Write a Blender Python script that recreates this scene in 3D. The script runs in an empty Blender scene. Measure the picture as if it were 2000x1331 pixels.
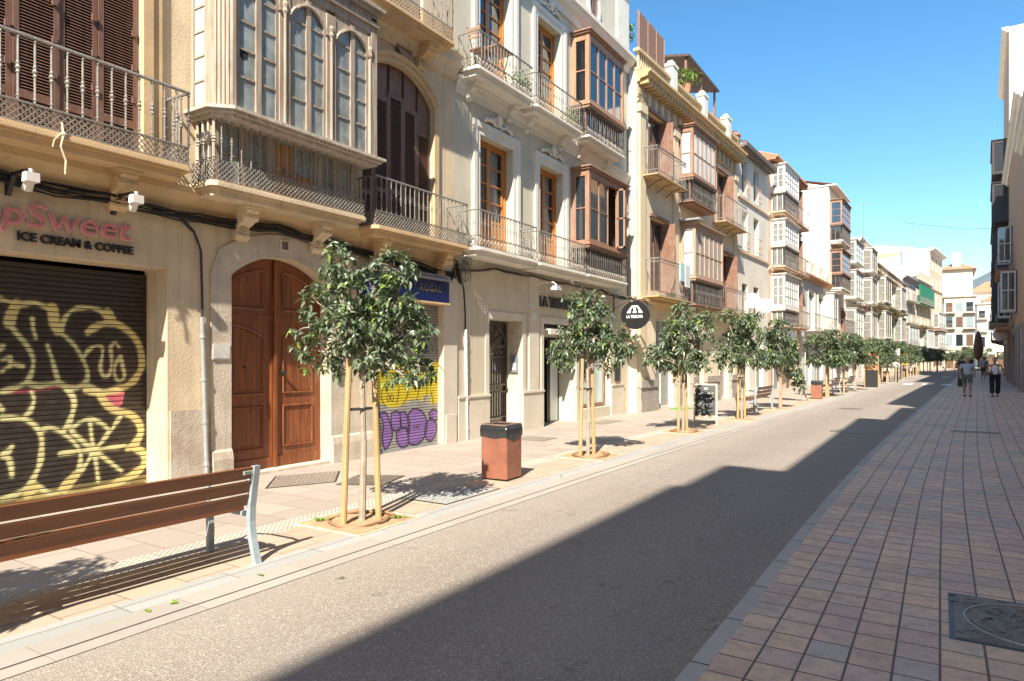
import bpy, bmesh, math, random
from mathutils import Vector, Matrix
random.seed(7)
R=math.radians
sc=bpy.context.scene
col=sc.collection
# ---------------- camera ----------------
TH=math.atan(836/1333.)
cam_d=bpy.data.cameras.new('camera'); cam=bpy.data.objects.new('camera',cam_d); col.objects.link(cam)
cam_d.lens=24; cam_d.sensor_width=36; cam_d.shift_y=0.01775; cam_d.clip_start=.05; cam_d.clip_end=6000
cam.location=(0,0,1.62); cam.rotation_euler=(R(90),0,TH)
sc.camera=cam
# ---------------- light ----------------
SUN_EL=R(44); SUN_AZ=R(162.5)
w=bpy.data.worlds.new('World'); sc.world=w; w.use_nodes=True
nt=w.node_tree; bg=nt.nodes['Background']
sky=nt.nodes.new('ShaderNodeTexSky'); sky.sky_type='NISHITA'; sky.sun_disc=False
sky.sun_elevation=SUN_EL; sky.sun_rotation=SUN_AZ; sky.air_density=1.0; sky.dust_density=.3; sky.ozone_density=2.6; sky.altitude=20
hs=nt.nodes.new('ShaderNodeHueSaturation'); hs.inputs['Saturation'].default_value=1.24; hs.inputs['Hue'].default_value=.492; hs.inputs['Value'].default_value=.93
nt.links.new(sky.outputs[0],hs.inputs['Color']); nt.links.new(hs.outputs[0],bg.inputs[0]); bg.inputs[1].default_value=0.108
sd=bpy.data.lights.new('sun','SUN'); sd.energy=5.0; sd.angle=R(.55); sd.color=(1,.915,.77)
so=bpy.data.objects.new('sun',sd); col.objects.link(so)
sdir=Vector((math.sin(SUN_AZ)*math.cos(SUN_EL),math.cos(SUN_AZ)*math.cos(SUN_EL),math.sin(SUN_EL)))
so.rotation_euler=sdir.to_track_quat('Z','Y').to_euler(); so.location=(0,0,60)
sc.view_settings.view_transform='Standard'; sc.view_settings.look='None'; sc.view_settings.gamma=1
sc.view_settings.exposure=1.2
sc.cycles.max_bounces=7; sc.cycles.diffuse_bounces=4; sc.cycles.transparent_max_bounces=12

# ---------------- street curve ----------------
KN=[(-80,0),(6,0),(9,.015),(11,.05),(13,.10),(16,.19),(20,.33),(26,.565),(72,2.4),(84,3.0),(98,4.0),(110,5.4),(121,6.8),(133,8.3),(160,12),(200,18),(300,34)]
def g(Y):
    for (a,p),(b,q) in zip(KN,KN[1:]):
        if Y<=b: return p+(q-p)*(Y-a)/(b-a)
    return KN[-1][1]
def gs(Y0,Y1): return (g(Y1)-g(Y0))/(Y1-Y0)

# ---------------- helpers ----------------
def tag(o,label=None,cat=None,group=None,kind=None):
    if label: o['label']=label
    if cat: o['category']=cat
    if group: o['group']=group
    if kind: o['kind']=kind
    return o
def empty(name,loc,rz=0):
    o=bpy.data.objects.new(name,None); col.objects.link(o); o.location=loc; o.rotation_euler=(0,0,rz); o.empty_display_size=.2
    return o
def copy_tree(o,parent=None):
    c=o.copy(); col.objects.link(c); c.parent=parent
    for ch in list(o.children): copy_tree(ch,c)
    return c
class MB:
    def __init__(s): s.v=[];s.f=[];s.m=[]
    def add(s,vs,fs,m=0):
        n=len(s.v); s.v+=[tuple(p) for p in vs]; s.f+=[tuple(i+n for i in f) for f in fs]; s.m+=[m]*len(fs)
    def box(s,x0,x1,y0,y1,z0,z1,m=0):
        s.add([(x0,y0,z0),(x1,y0,z0),(x1,y1,z0),(x0,y1,z0),(x0,y0,z1),(x1,y0,z1),(x1,y1,z1),(x0,y1,z1)],
              [(0,3,2,1),(4,5,6,7),(0,1,5,4),(1,2,6,5),(2,3,7,6),(3,0,4,7)],m)
    def quad(s,a,b,c,d,m=0): s.add([a,b,c,d],[(0,1,2,3)],m)
    def cyl(s,p,q,r,r2=None,n=6,m=0,caps=True):
        p=Vector(p);q=Vector(q);r2=r if r2 is None else r2
        d=(q-p).normalized(); a=d.orthogonal().normalized(); b=d.cross(a)
        vs=[p+(a*math.cos(2*math.pi*i/n)+b*math.sin(2*math.pi*i/n))*r for i in range(n)]+[q+(a*math.cos(2*math.pi*i/n)+b*math.sin(2*math.pi*i/n))*r2 for i in range(n)]
        fs=[(i,(i+1)%n,n+(i+1)%n,n+i) for i in range(n)]
        if caps: fs+=[tuple(range(n))[::-1],tuple(range(n,2*n))]
        s.add(vs,fs,m)
    def tube(s,pts,r,n=6,m=0):
        pts=[Vector(p) for p in pts]; rr=r if isinstance(r,(list,tuple)) else [r]*len(pts)
        vs=[];fs=[];up=None
        for i,p in enumerate(pts):
            d=(pts[min(i+1,len(pts)-1)]-pts[max(i-1,0)]).normalized()
            if up is None: up=d.orthogonal().normalized()
            up=(up-d*up.dot(d)).normalized(); b=d.cross(up)
            vs+=[p+(up*math.cos(2*math.pi*k/n)+b*math.sin(2*math.pi*k/n))*rr[i] for k in range(n)]
        for i in range(len(pts)-1):
            fs+=[(i*n+k,i*n+(k+1)%n,(i+1)*n+(k+1)%n,(i+1)*n+k) for k in range(n)]
        fs+=[tuple(range(n))[::-1],tuple(range((len(pts)-1)*n,len(pts)*n))]
        s.add(vs,fs,m)
    def lathe(s,x,y,prof,n=8,m=0):
        vs=[];fs=[]
        for r,z in prof: vs+=[(x+r*math.cos(2*math.pi*k/n),y+r*math.sin(2*math.pi*k/n),z) for k in range(n)]
        for i in range(len(prof)-1): fs+=[(i*n+k,i*n+(k+1)%n,(i+1)*n+(k+1)%n,(i+1)*n+k) for k in range(n)]
        fs+=[tuple(range(n))[::-1],tuple(range((len(prof)-1)*n,len(prof)*n))]
        s.add(vs,fs,m)
    def prof_y(s,prof,y0,y1,m=0):      # closed polygon (x,z), extruded along y
        n=len(prof); s.add([(x,y0,z) for x,z in prof]+[(x,y1,z) for x,z in prof],
            [(i,(i+1)%n,n+(i+1)%n,n+i) for i in range(n)]+[tuple(range(n))[::-1],tuple(range(n,2*n))],m)
    def prism_x(s,poly,x0,x1,m=0):     # closed polygon (y,z), extruded along x
        n=len(poly); s.add([(x0,y,z) for y,z in poly]+[(x1,y,z) for y,z in poly],
            [(i,(i+1)%n,n+(i+1)%n,n+i) for i in range(n)]+[tuple(range(n))[::-1],tuple(range(n,2*n))],m)
    def prism_z(s,poly,z0,z1,m=0):
        n=len(poly); s.add([(x,y,z0) for x,y in poly]+[(x,y,z1) for x,y in poly],
            [(i,(i+1)%n,n+(i+1)%n,n+i) for i in range(n)]+[tuple(range(n))[::-1],tuple(range(n,2*n))],m)
    def flush(s,name,mats,parent=None,**k):
        o=s.build(name,mats,parent,**k); s.v=[];s.f=[];s.m=[]; return o
    def build(s,name,mats,parent=None,smooth=False,loc=None,fix=True):
        me=bpy.data.meshes.new(name); me.from_pydata(s.v,[],s.f)
        for mt in (mats if isinstance(mats,(list,tuple)) else [mats]): me.materials.append(mt)
        if any(s.m): me.polygons.foreach_set('material_index',s.m)
        if fix:
            bm=bmesh.new(); bm.from_mesh(me); bmesh.ops.recalc_face_normals(bm,faces=bm.faces); bm.to_mesh(me); bm.free()
        if smooth: me.polygons.foreach_set('use_smooth',[True]*len(me.polygons))
        me.update()
        o=bpy.data.objects.new(name,me); col.objects.link(o); o.parent=parent
        if loc: o.location=loc
        return o

# ---------------- materials ----------------
MC={}
def nodes(name):
    m=bpy.data.materials.new(name); m.use_nodes=True; t=m.node_tree; p=t.nodes['Principled BSDF']; return m,t,p
def N(t,typ,**kw):
    n=t.nodes.new(typ)
    for k,v in kw.items():
        if k[0]=='i' and k[1:].isdigit(): n.inputs[int(k[1:])].default_value=v
        else: setattr(n,k,v)
    return n
def mixc(t,fac,a,b,bt='MIX'):
    n=t.nodes.new('ShaderNodeMix'); n.data_type='RGBA'; n.blend_type=bt
    for idx,x in ((0,fac),(6,a),(7,b)):
        if isinstance(x,bpy.types.NodeSocket): t.links.new(x,n.inputs[idx])
        elif idx==0: n.inputs[0].default_value=x
        else: n.inputs[idx].default_value=(*x[:3],1)
    return n.outputs[2]
def ramp(t,inp,a,b,ca=(0,0,0),cb=(1,1,1)):
    n=t.nodes.new('ShaderNodeValToRGB'); n.color_ramp.elements[0].position=a; n.color_ramp.elements[1].position=b
    n.color_ramp.elements[0].color=(*ca,1); n.color_ramp.elements[1].color=(*cb,1); t.links.new(inp,n.inputs[0]); return n.outputs[0]
def mth(t,op,a,b=None,c=None):
    n=t.nodes.new('ShaderNodeMath'); n.operation=op
    for i,x in enumerate((a,b,c)):
        if x is None: continue
        if isinstance(x,bpy.types.NodeSocket): t.links.new(x,n.inputs[i])
        else: n.inputs[i].default_value=x
    return n.outputs[0]
def M(name,c,rough=.8,var=.12,scale=3,bump=.0,bscale=60,metal=0,spec=.5,dark=None,stain=0,streak=0,dirt=None):
    if name in MC: return MC[name]
    m,t,p=nodes(name); tc=N(t,'ShaderNodeTexCoord')
    n1=N(t,'ShaderNodeTexNoise'); n1.inputs['Scale'].default_value=scale; n1.inputs['Detail'].default_value=7; n1.inputs['Roughness'].default_value=.62
    t.links.new(tc.outputs['Object'],n1.inputs['Vector'])
    lo=tuple(x*(1-var*1.6) for x in c); hi=tuple(min(.95,x*(1+var*.8)) for x in c)
    out=mixc(t,ramp(t,n1.outputs[0],.3,.7),lo,hi)
    if stain:
        n2=N(t,'ShaderNodeTexNoise'); n2.inputs['Scale'].default_value=.9; n2.inputs['Detail'].default_value=10; n2.inputs['Roughness'].default_value=.7
        t.links.new(tc.outputs['Object'],n2.inputs['Vector'])
        dk=dark or tuple(x*.55 for x in c)
        out=mixc(t,mth(t,'MULTIPLY',ramp(t,n2.outputs[0],.52,.74),stain),out,dk)
    if stain:
        n4=N(t,'ShaderNodeTexNoise'); n4.inputs['Scale'].default_value=.55; n4.inputs['Detail'].default_value=12; n4.inputs['Roughness'].default_value=.55; mp4=N(t,'ShaderNodeMapping'); mp4.inputs['Location'].default_value=(3.1,7.7,1.3); t.links.new(tc.outputs['Object'],mp4.inputs[0]); t.links.new(mp4.outputs[0],n4.inputs['Vector'])
        out=mixc(t,mth(t,'MULTIPLY',ramp(t,n4.outputs[0],.555,.575),.16+.2*stain),out,tuple(min(.9,x*1.22) for x in c))
        vc=N(t,'ShaderNodeTexVoronoi'); vc.feature='DISTANCE_TO_EDGE'; vc.inputs['Scale'].default_value=.45; mpc=N(t,'ShaderNodeMix'); mpc.data_type='VECTOR'
        nz=N(t,'ShaderNodeTexNoise'); nz.inputs['Scale'].default_value=2.2; nz.inputs['Detail'].default_value=6; t.links.new(tc.outputs['Object'],nz.inputs['Vector']); mpc.inputs[0].default_value=.35; t.links.new(tc.outputs['Object'],mpc.inputs[4]); t.links.new(nz.outputs['Color'],mpc.inputs[5]); t.links.new(mpc.outputs[1],vc.inputs['Vector'])
        crk=mth(t,'MULTIPLY',mth(t,'LESS_THAN',vc.outputs['Distance'],.0035),mth(t,'MULTIPLY',ramp(t,n2.outputs[0],.45,.6),.45))
        out=mixc(t,crk,out,tuple(x*.35 for x in c))
    if streak:
        mp=N(t,'ShaderNodeMapping'); mp.inputs['Scale'].default_value=(9,9,.45); t.links.new(tc.outputs['Object'],mp.inputs[0])
        n3=N(t,'ShaderNodeTexNoise'); n3.inputs['Scale'].default_value=1; n3.inputs['Detail'].default_value=5; t.links.new(mp.outputs[0],n3.inputs['Vector'])
        out=mixc(t,mth(t,'MULTIPLY',ramp(t,n3.outputs[0],.5,.72),streak),out,dark or tuple(x*.5 for x in c))
    t.links.new(out,p.inputs['Base Color']); p.inputs['Roughness'].default_value=rough; p.inputs['Metallic'].default_value=metal
    p.inputs['Specular IOR Level'].default_value=spec
    if bump:
        nb=N(t,'ShaderNodeTexNoise'); nb.inputs['Scale'].default_value=bscale; nb.inputs['Detail'].default_value=6; t.links.new(tc.outputs['Object'],nb.inputs['Vector'])
        b=N(t,'ShaderNodeBump'); b.inputs['Strength'].default_value=bump; b.inputs['Distance'].default_value=.01
        t.links.new(nb.outputs[0],b.inputs['Height']); t.links.new(b.outputs[0],p.inputs['Normal'])
    MC[name]=m; return m
def wood(name,c,rough=.5,c2=None,axis='z',worn=0):
    if name in MC: return MC[name]
    m,t,p=nodes(name); tc=N(t,'ShaderNodeTexCoord'); mp=N(t,'ShaderNodeMapping')
    mp.inputs['Scale'].default_value={'z':(22,22,1.6),'y':(22,1.6,22)}[axis]; t.links.new(tc.outputs['Object'],mp.inputs[0])
    n=N(t,'ShaderNodeTexNoise'); n.inputs['Scale'].default_value=1; n.inputs['Detail'].default_value=8; n.inputs['Roughness'].default_value=.65; t.links.new(mp.outputs[0],n.inputs['Vector'])
    out=mixc(t,ramp(t,n.outputs[0],.3,.7),c2 or tuple(x*.55 for x in c),tuple(x*1.15 for x in c))
    if worn:
        n2=N(t,'ShaderNodeTexNoise'); n2.inputs['Scale'].default_value=5; n2.inputs['Detail'].default_value=9; n2.inputs['Roughness'].default_value=.75; t.links.new(tc.outputs['Object'],n2.inputs['Vector'])
        out=mixc(t,mth(t,'MULTIPLY',ramp(t,n2.outputs[0],.48,.62),worn),out,(.36,.33,.30))
    t.links.new(out,p.inputs['Base Color']); p.inputs['Roughness'].default_value=rough
    b=N(t,'ShaderNodeBump'); b.inputs['Strength'].default_value=.25; b.inputs['Distance'].default_value=.004; t.links.new(n.outputs[0],b.inputs['Height']); t.links.new(b.outputs[0],p.inputs['Normal'])
    MC[name]=m; return m
def glass(name,tint=(.03,.04,.05),alpha=.35):
    if name in MC: return MC[name]
    m,t,p=nodes(name); p.inputs['Base Color'].default_value=(*tint,1); p.inputs['Roughness'].default_value=.03; p.inputs['Specular IOR Level'].default_value=1
    tr=N(t,'ShaderNodeBsdfTransparent'); mx=N(t,'ShaderNodeMixShader',i0=1-alpha); o=t.nodes['Material Output']
    t.links.new(p.outputs[0],mx.inputs[1]); t.links.new(tr.outputs[0],mx.inputs[2]); t.links.new(mx.outputs[0],o.inputs[0])
    MC[name]=m; return m
def gwin(name='dark_glass',c=(.02,.03,.04)):
    if name in MC: return MC[name]
    m,t,p=nodes(name); p.inputs['Base Color'].default_value=(*c,1); p.inputs['Roughness'].default_value=.04; p.inputs['Specular IOR Level'].default_value=1.0; p.inputs['IOR'].default_value=1.7
    tc=N(t,'ShaderNodeTexCoord'); n=N(t,'ShaderNodeTexNoise'); n.inputs['Scale'].default_value=1.3; t.links.new(tc.outputs['Object'],n.inputs['Vector'])
    b=N(t,'ShaderNodeBump'); b.inputs['Strength'].default_value=.12; b.inputs['Distance'].default_value=.02; t.links.new(n.outputs[0],b.inputs['Height']); t.links.new(b.outputs[0],p.inputs['Normal'])
    MC[name]=m; return m
def louver(name,c,pitch=.05):
    if name in MC: return MC[name]
    m,t,p=nodes(name); tc=N(t,'ShaderNodeTexCoord'); sx=N(t,'ShaderNodeSeparateXYZ'); t.links.new(tc.outputs['Object'],sx.inputs[0])
    fr=mth(t,'FRACT',mth(t,'DIVIDE',sx.outputs[2],pitch))
    n1=N(t,'ShaderNodeTexNoise'); n1.inputs['Scale'].default_value=4; t.links.new(tc.outputs['Object'],n1.inputs['Vector'])
    base=mixc(t,n1.outputs[0],tuple(x*.8 for x in c),tuple(x*1.15 for x in c))
    t.links.new(base,p.inputs['Base Color']); p.inputs['Roughness'].default_value=.6
    b=N(t,'ShaderNodeBump'); b.inputs['Strength'].default_value=.9; b.inputs['Distance'].default_value=pitch*.5; t.links.new(fr,b.inputs['Height']); t.links.new(b.outputs[0],p.inputs['Normal'])
    MC[name]=m; return m
def tiles(name,sx_,sy_,cols_,joint,jw,rough=.7,off=0,stainc=(.1,.09,.09),stain=.5,fine=.15,bumpd=.004,jx=.85):
    m,t,p=nodes(name); uv=N(t,'ShaderNodeUVMap'); sp=N(t,'ShaderNodeSeparateXYZ'); t.links.new(uv.outputs[0],sp.inputs[0])
    y=mth(t,'DIVIDE',sp.outputs[1],sy_); yi=mth(t,'FLOOR',y)
    x=mth(t,'DIVIDE',sp.outputs[0],sx_)
    if off: x=mth(t,'ADD',x,mth(t,'MULTIPLY',mth(t,'MODULO',yi,2.0),off))
    xi=mth(t,'FLOOR',x); fx=mth(t,'FRACT',x); fy=mth(t,'FRACT',y)
    cb=N(t,'ShaderNodeCombineXYZ'); t.links.new(xi,cb.inputs[0]); t.links.new(yi,cb.inputs[1])
    wn=N(t,'ShaderNodeTexWhiteNoise'); wn.noise_dimensions='2D'; t.links.new(cb.outputs[0],wn.inputs['Vector'])
    rp=N(t,'ShaderNodeValToRGB'); rp.color_ramp.interpolation='LINEAR'
    while len(rp.color_ramp.elements)<len(cols_): rp.color_ramp.elements.new(.5)
    for i,c in enumerate(cols_): rp.color_ramp.elements[i].position=i/(len(cols_)-1); rp.color_ramp.elements[i].color=(*c,1)
    t.links.new(wn.outputs['Value'],rp.inputs[0])
    n1=N(t,'ShaderNodeTexNoise'); n1.inputs['Scale'].default_value=9; n1.inputs['Detail'].default_value=8; n1.inputs['Roughness'].default_value=.7; t.links.new(uv.outputs[0],n1.inputs['Vector'])
    n2=N(t,'ShaderNodeTexNoise'); n2.inputs['Scale'].default_value=.8; n2.inputs['Detail'].default_value=6; t.links.new(uv.outputs[0],n2.inputs['Vector'])
    c1=mixc(t,mth(t,'MULTIPLY',ramp(t,n1.outputs[0],.45,.75),stain),rp.outputs[0],stainc)
    c1=mixc(t,mth(t,'MULTIPLY',ramp(t,n2.outputs[0],.45,.7),stain*.5),c1,stainc)
    n3=N(t,'ShaderNodeTexNoise'); n3.inputs['Scale'].default_value=120; n3.inputs['Detail'].default_value=3; t.links.new(uv.outputs[0],n3.inputs['Vector'])
    c1=mixc(t,fine,c1,n3.outputs[0],'OVERLAY')
    # black gum / drop spots
    vo=N(t,'ShaderNodeTexVoronoi'); vo.inputs['Scale'].default_value=1.1; vo.inputs['Randomness'].default_value=1; t.links.new(uv.outputs[0],vo.inputs['Vector'])
    spot=mth(t,'LESS_THAN',vo.outputs['Distance'],.02)
    c1=mixc(t,mth(t,'MULTIPLY',spot,.8),c1,(.03,.03,.03))
    ex=mth(t,'MULTIPLY',mth(t,'MINIMUM',fx,mth(t,'SUBTRACT',1.0,fx)),sx_); ey=mth(t,'MULTIPLY',mth(t,'MINIMUM',fy,mth(t,'SUBTRACT',1.0,fy)),sy_)
    # jitter of the joint width
    e=mth(t,'ADD',mth(t,'MINIMUM',mth(t,'MULTIPLY',ex,jx),ey),mth(t,'MULTIPLY',mth(t,'SUBTRACT',n1.outputs[0],.5),jw*1.5))
    mask=ramp(t,mth(t,'DIVIDE',e,jw*2),.32,.6)
    cc=mixc(t,mask,joint,c1)
    t.links.new(cc,p.inputs['Base Color']); p.inputs['Roughness'].default_value=rough
    hh=mth(t,'ADD',mask,mth(t,'MULTIPLY',wn.outputs['Value'],.35)); hh=mth(t,'ADD',hh,mth(t,'MULTIPLY',n1.outputs[0],.5))
    b=N(t,'ShaderNodeBump'); b.inputs['Strength'].default_value=.7; b.inputs['Distance'].default_value=bumpd; t.links.new(hh,b.inputs['Height']); t.links.new(b.outputs[0],p.inputs['Normal'])
    return m
# ---------------- common materials ----------------
CREAM=M('cream_plaster',(.66,.53,.37),.85,.12,1.6,.45,30,stain=.5,streak=.55,dark=(.42,.32,.20))
CREAM2=M('ochre_trim',(.62,.44,.25),.8,.12,2,.25,50,stain=.4,dark=(.45,.30,.16))
STONE=M('old_stone',(.56,.49,.40),.85,.16,2.2,.6,30,stain=.85,dark=(.30,.22,.16),streak=.25)
STONE2=M('clean_stone',(.62,.55,.45),.7,.08,2,.15,50,stain=.25)
GSTONE=M('grey_stone',(.33,.30,.26),.8,.15,4,.3,40,stain=.3)
SAGE=M('sage_plaster',(.58,.54,.43),.9,.08,1.1,.25,40,stain=.3,streak=.28,dark=(.36,.35,.27))
TRIM=M('white_trim',(.72,.68,.60),.75,.05,3,.15,40,stain=.2,dark=(.45,.40,.32))
GCREAM=M('shopfront_plaster',(.58,.51,.39),.9,.07,1.4,.2,40,stain=.3,streak=.2)
YEL=M('yellow_plaster',(.72,.61,.45),.85,.08,1.2,.25,40,stain=.3,streak=.25)
YTRIM=M('golden_cornice',(.58,.40,.20),.8,.1,3,.3,30,stain=.3)
WHITE=M('white_plaster',(.70,.65,.57),.85,.07,1,.2,40,stain=.25,streak=.2)
WHITE2=M('bright_white_wall',(.82,.78,.70),.9,.03,.8,.1,50)
PEACH=M('peach_plaster',(.70,.50,.35),.85,.06,1.2,.15,50,stain=.2)
PINK=M('pink_plaster',(.68,.50,.44),.85,.05,1.2,.15,50,stain=.15)
GREYW=M('grey_white_plaster',(.60,.60,.58),.85,.05,1.2,.15,50,stain=.15)
PALEY=M('pale_yellow_plaster',(.70,.62,.44),.85,.05,1.2,.15,50,stain=.1)
IRON=M('wrought_iron',(.16,.15,.14),.45,.3,30,.3,120,metal=.35,spec=.6)
IRONL=M('weathered_iron',(.31,.29,.265),.45,.28,40,.3,120,metal=.25,spec=.7,stain=.5,dark=(.16,.11,.08))
LATT=M('iron_lattice',(.33,.30,.26),.55,.3,30,.2,120,metal=.2,stain=.6,dark=(.18,.11,.07))
BROWNS=wood('brown_shutter_paint',(.20,.105,.075),.5,(.12,.06,.045),worn=.15)
OLDW=wood('weathered_grey_wood',(.44,.36,.28),.75,(.20,.15,.11),worn=.5)
OLDWL=wood('peeling_white_wood',(.56,.51,.44),.7,(.30,.24,.18),worn=.3)
ORANGEW=wood('honey_wood',(.52,.22,.055),.4,(.30,.11,.03))
BAYW=wood('faded_brown_wood',(.36,.20,.13),.6,(.20,.10,.06),worn=.25)
REDW=wood('red_brown_wood',(.25,.125,.08),.55,(.15,.07,.045),worn=.3)
DOORW=wood('varnished_door_wood',(.26,.085,.03),.4,(.12,.035,.014),worn=.0)
DOORW2=wood('sun_worn_door_wood',(.27,.10,.045),.55,(.13,.045,.02),worn=.35)
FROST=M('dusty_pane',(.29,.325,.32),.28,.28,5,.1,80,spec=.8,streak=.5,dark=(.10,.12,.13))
PALEGL=M('pale_pane',(.52,.57,.56),.25,.1,2,spec=.8)  # pale grey-green pane colour for the bays
WSHUT=M('white_painted_wood',(.70,.66,.60),.6,.06,4,.1)
GL=glass('window_glass'); DG=gwin(); DGB=gwin('blue_reflecting_glass',(.015,.03,.05))
CURT=M('lace_curtain',(.62,.62,.60),.9,.06,8)
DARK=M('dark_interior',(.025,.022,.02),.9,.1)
BLACK=M('black_metal',(.02,.02,.021),.45,.2,20)
CABLE=M('black_cable',(.025,.022,.02),.5,.3,20)
PIPE=M('grey_zinc_pipe',(.42,.45,.45),.4,.12,12,metal=.4)
WPIPE=M('white_pvc_pipe',(.66,.66,.62),.5,.1,8)
STEEL=M('galvanised_steel',(.40,.43,.46),.35,.12,20,metal=.6)
TILE=M('clay_roof_tile',(.46,.22,.12),.85,.2,5,.3,30)
BRICK=M('orange_brick',(.50,.24,.13),.85,.2,12,.3,40)
GREENS=louver('green_louvre',(.02,.20,.12),.06); GREENB=M('green_blind',(.01,.24,.13),.7,.15,6)
BLUEG=louver('pale_blue_louvre',(.36,.46,.46),.06); BRSH=louver('brown_louvre',(.20,.12,.08),.06); WLV=louver('white_louvre',(.66,.62,.56),.06)
GREYB=M('bench_grey_paint',(.30,.36,.40),.45,.08,15)
# ---------------- ground ----------------
def strip(name,xa,xb,z,mat,Ya=-30,Yb=133,step=1,bent=True):
    ys=[Ya]
    while ys[-1]<Yb-1e-6: ys.append(min(Yb,ys[-1]+step))
    me=bpy.data.meshes.new(name); vs=[];fs=[];uv=[]
    for y in ys: vs+=[(xa+(g(y) if bent else 0),y,z),(xb+(g(y) if bent else 0),y,z)]; uv+=[(xa,y),(xb,y)]
    for i in range(len(ys)-1): fs.append((2*i,2*i+1,2*i+3,2*i+2))
    me.from_pydata(vs,[],fs); ul=me.uv_layers.new(name='UVMap')
    for p in me.polygons:
        for li in p.loop_indices: ul.data[li].uv=uv[me.loops[li].vertex_index]
    me.materials.append(mat); o=bpy.data.objects.new(name,me); col.objects.link(o)
    return tag(o,kind='structure')
def asphalt():
    m,t,p=nodes('asphalt'); uv=N(t,'ShaderNodeUVMap')
    vo=N(t,'ShaderNodeTexVoronoi'); vo.inputs['Scale'].default_value=105; t.links.new(uv.outputs[0],vo.inputs['Vector'])
    wn=N(t,'ShaderNodeTexWhiteNoise'); t.links.new(vo.outputs['Color'],wn.inputs['Vector'])
    c=mixc(t,ramp(t,wn.outputs['Value'],.0,1),(.19,.155,.128),(.325,.275,.232))
    hi=mth(t,'GREATER_THAN',wn.outputs['Value'],.90); c=mixc(t,mth(t,'MULTIPLY',hi,.6),c,(.48,.44,.40))
    n=N(t,'ShaderNodeTexNoise'); n.inputs['Scale'].default_value=.7; n.inputs['Detail'].default_value=8; t.links.new(uv.outputs[0],n.inputs['Vector'])
    c=mixc(t,mth(t,'MULTIPLY',ramp(t,n.outputs[0],.35,.7),.28),c,(.34,.30,.27))
    n2=N(t,'ShaderNodeTexNoise'); n2.inputs['Scale'].default_value=3.2; n2.inputs['Detail'].default_value=6; n2.inputs['Roughness'].default_value=.7; t.links.new(uv.outputs[0],n2.inputs['Vector'])
    c=mixc(t,mth(t,'MULTIPLY',ramp(t,n2.outputs[0],.60,.72),.6),c,(.05,.047,.045))
    sx0=N(t,'ShaderNodeSeparateXYZ'); t.links.new(uv.outputs[0],sx0.inputs[0])
    tr_=mth(t,'MULTIPLY',mth(t,'SINE',mth(t,'MULTIPLY',mth(t,'ADD',sx0.outputs[0],.2),2*math.pi/1.5)),.5); c=mixc(t,mth(t,'MULTIPLY',mth(t,'ADD',tr_,.5),.16),c,(.13,.112,.10))
    vc=N(t,'ShaderNodeTexVoronoi'); vc.feature='DISTANCE_TO_EDGE'; vc.inputs['Scale'].default_value=.28; nz=N(t,'ShaderNodeTexNoise'); nz.inputs['Scale'].default_value=1.6; nz.inputs['Detail'].default_value=8; t.links.new(uv.outputs[0],nz.inputs['Vector'])
    mv=N(t,'ShaderNodeMix'); mv.data_type='VECTOR'; mv.inputs[0].default_value=.4; t.links.new(uv.outputs[0],mv.inputs[4]); t.links.new(nz.outputs['Color'],mv.inputs[5]); t.links.new(mv.outputs[1],vc.inputs['Vector'])
    c=mixc(t,mth(t,'MULTIPLY',mth(t,'LESS_THAN',vc.outputs['Distance'],.0022),.22),c,(.05,.045,.04))
    # worn pale band along the left gutter
    sx=N(t,'ShaderNodeSeparateXYZ'); t.links.new(uv.outputs[0],sx.inputs[0])
    c=mixc(t,mth(t,'MULTIPLY',ramp(t,mth(t,'ADD',sx.outputs[0],4.1),0.0,.7,(1,1,1),(0,0,0)),.35),c,(.42,.37,.33))
    t.links.new(c,p.inputs['Base Color']); p.inputs['Roughness'].default_value=.75
    b=N(t,'ShaderNodeBump'); b.inputs['Strength'].default_value=.8; b.inputs['Distance'].default_value=.005; t.links.new(vo.outputs['Distance'],b.inputs['Height']); t.links.new(b.outputs[0],p.inputs['Normal'])
    return m
gm=M('ground_earth',(.40,.34,.27),.95,.15,.5)
gmb=MB(); gmb.quad((-900,-300,-.03),(900,-300,-.03),(900,1500,-.03),(-900,1500,-.03)); tag(gmb.build('ground',gm),kind='structure')
strip('road',-4.0,-1.13,0,asphalt())
strip('pavement',-8.6,-5.56,.004,tiles('beige_slabs',.62,.42,[(.36,.305,.26),(.40,.345,.295),(.33,.28,.24),(.385,.33,.28)],(.22,.175,.14),.006,.7,.5,(.30,.24,.19),.3,.1,.002))
# tactile strip
def tact():
    m=tiles('tactile_slabs',.33,.40,[(.45,.41,.35),(.49,.445,.38),(.42,.38,.33)],(.36,.31,.26),.006,.8,0,(.35,.30,.25),.35,.1,.002)
    t=m.node_tree; p=t.nodes['Principled BSDF']; uv=N(t,'ShaderNodeUVMap'); sp=N(t,'ShaderNodeSeparateXYZ'); t.links.new(uv.outputs[0],sp.inputs[0])
    s1=mth(t,'SINE',mth(t,'MULTIPLY',sp.outputs[0],2*math.pi/.055)); s2=mth(t,'SINE',mth(t,'MULTIPLY',sp.outputs[1],2*math.pi/.055))
    h=mth(t,'MAXIMUM',mth(t,'MULTIPLY',s1,s2),0.0)
    b=N(t,'ShaderNodeBump'); b.inputs['Strength'].default_value=1; b.inputs['Distance'].default_value=.012; t.links.new(h,b.inputs['Height']); t.links.new(b.outputs[0],p.inputs['Normal'])
    return m
strip('tactile_path',-5.56,-5.23,.004,tact())
strip('planting_strip_paving',-5.23,-4.59,.004,tiles('sand_tiles',.32,.42,[(.41,.325,.25),(.45,.355,.27),(.38,.305,.24),(.43,.345,.27)],(.23,.175,.13),.006,.75,.5,(.34,.25,.18),.3,.1,.002))
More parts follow.
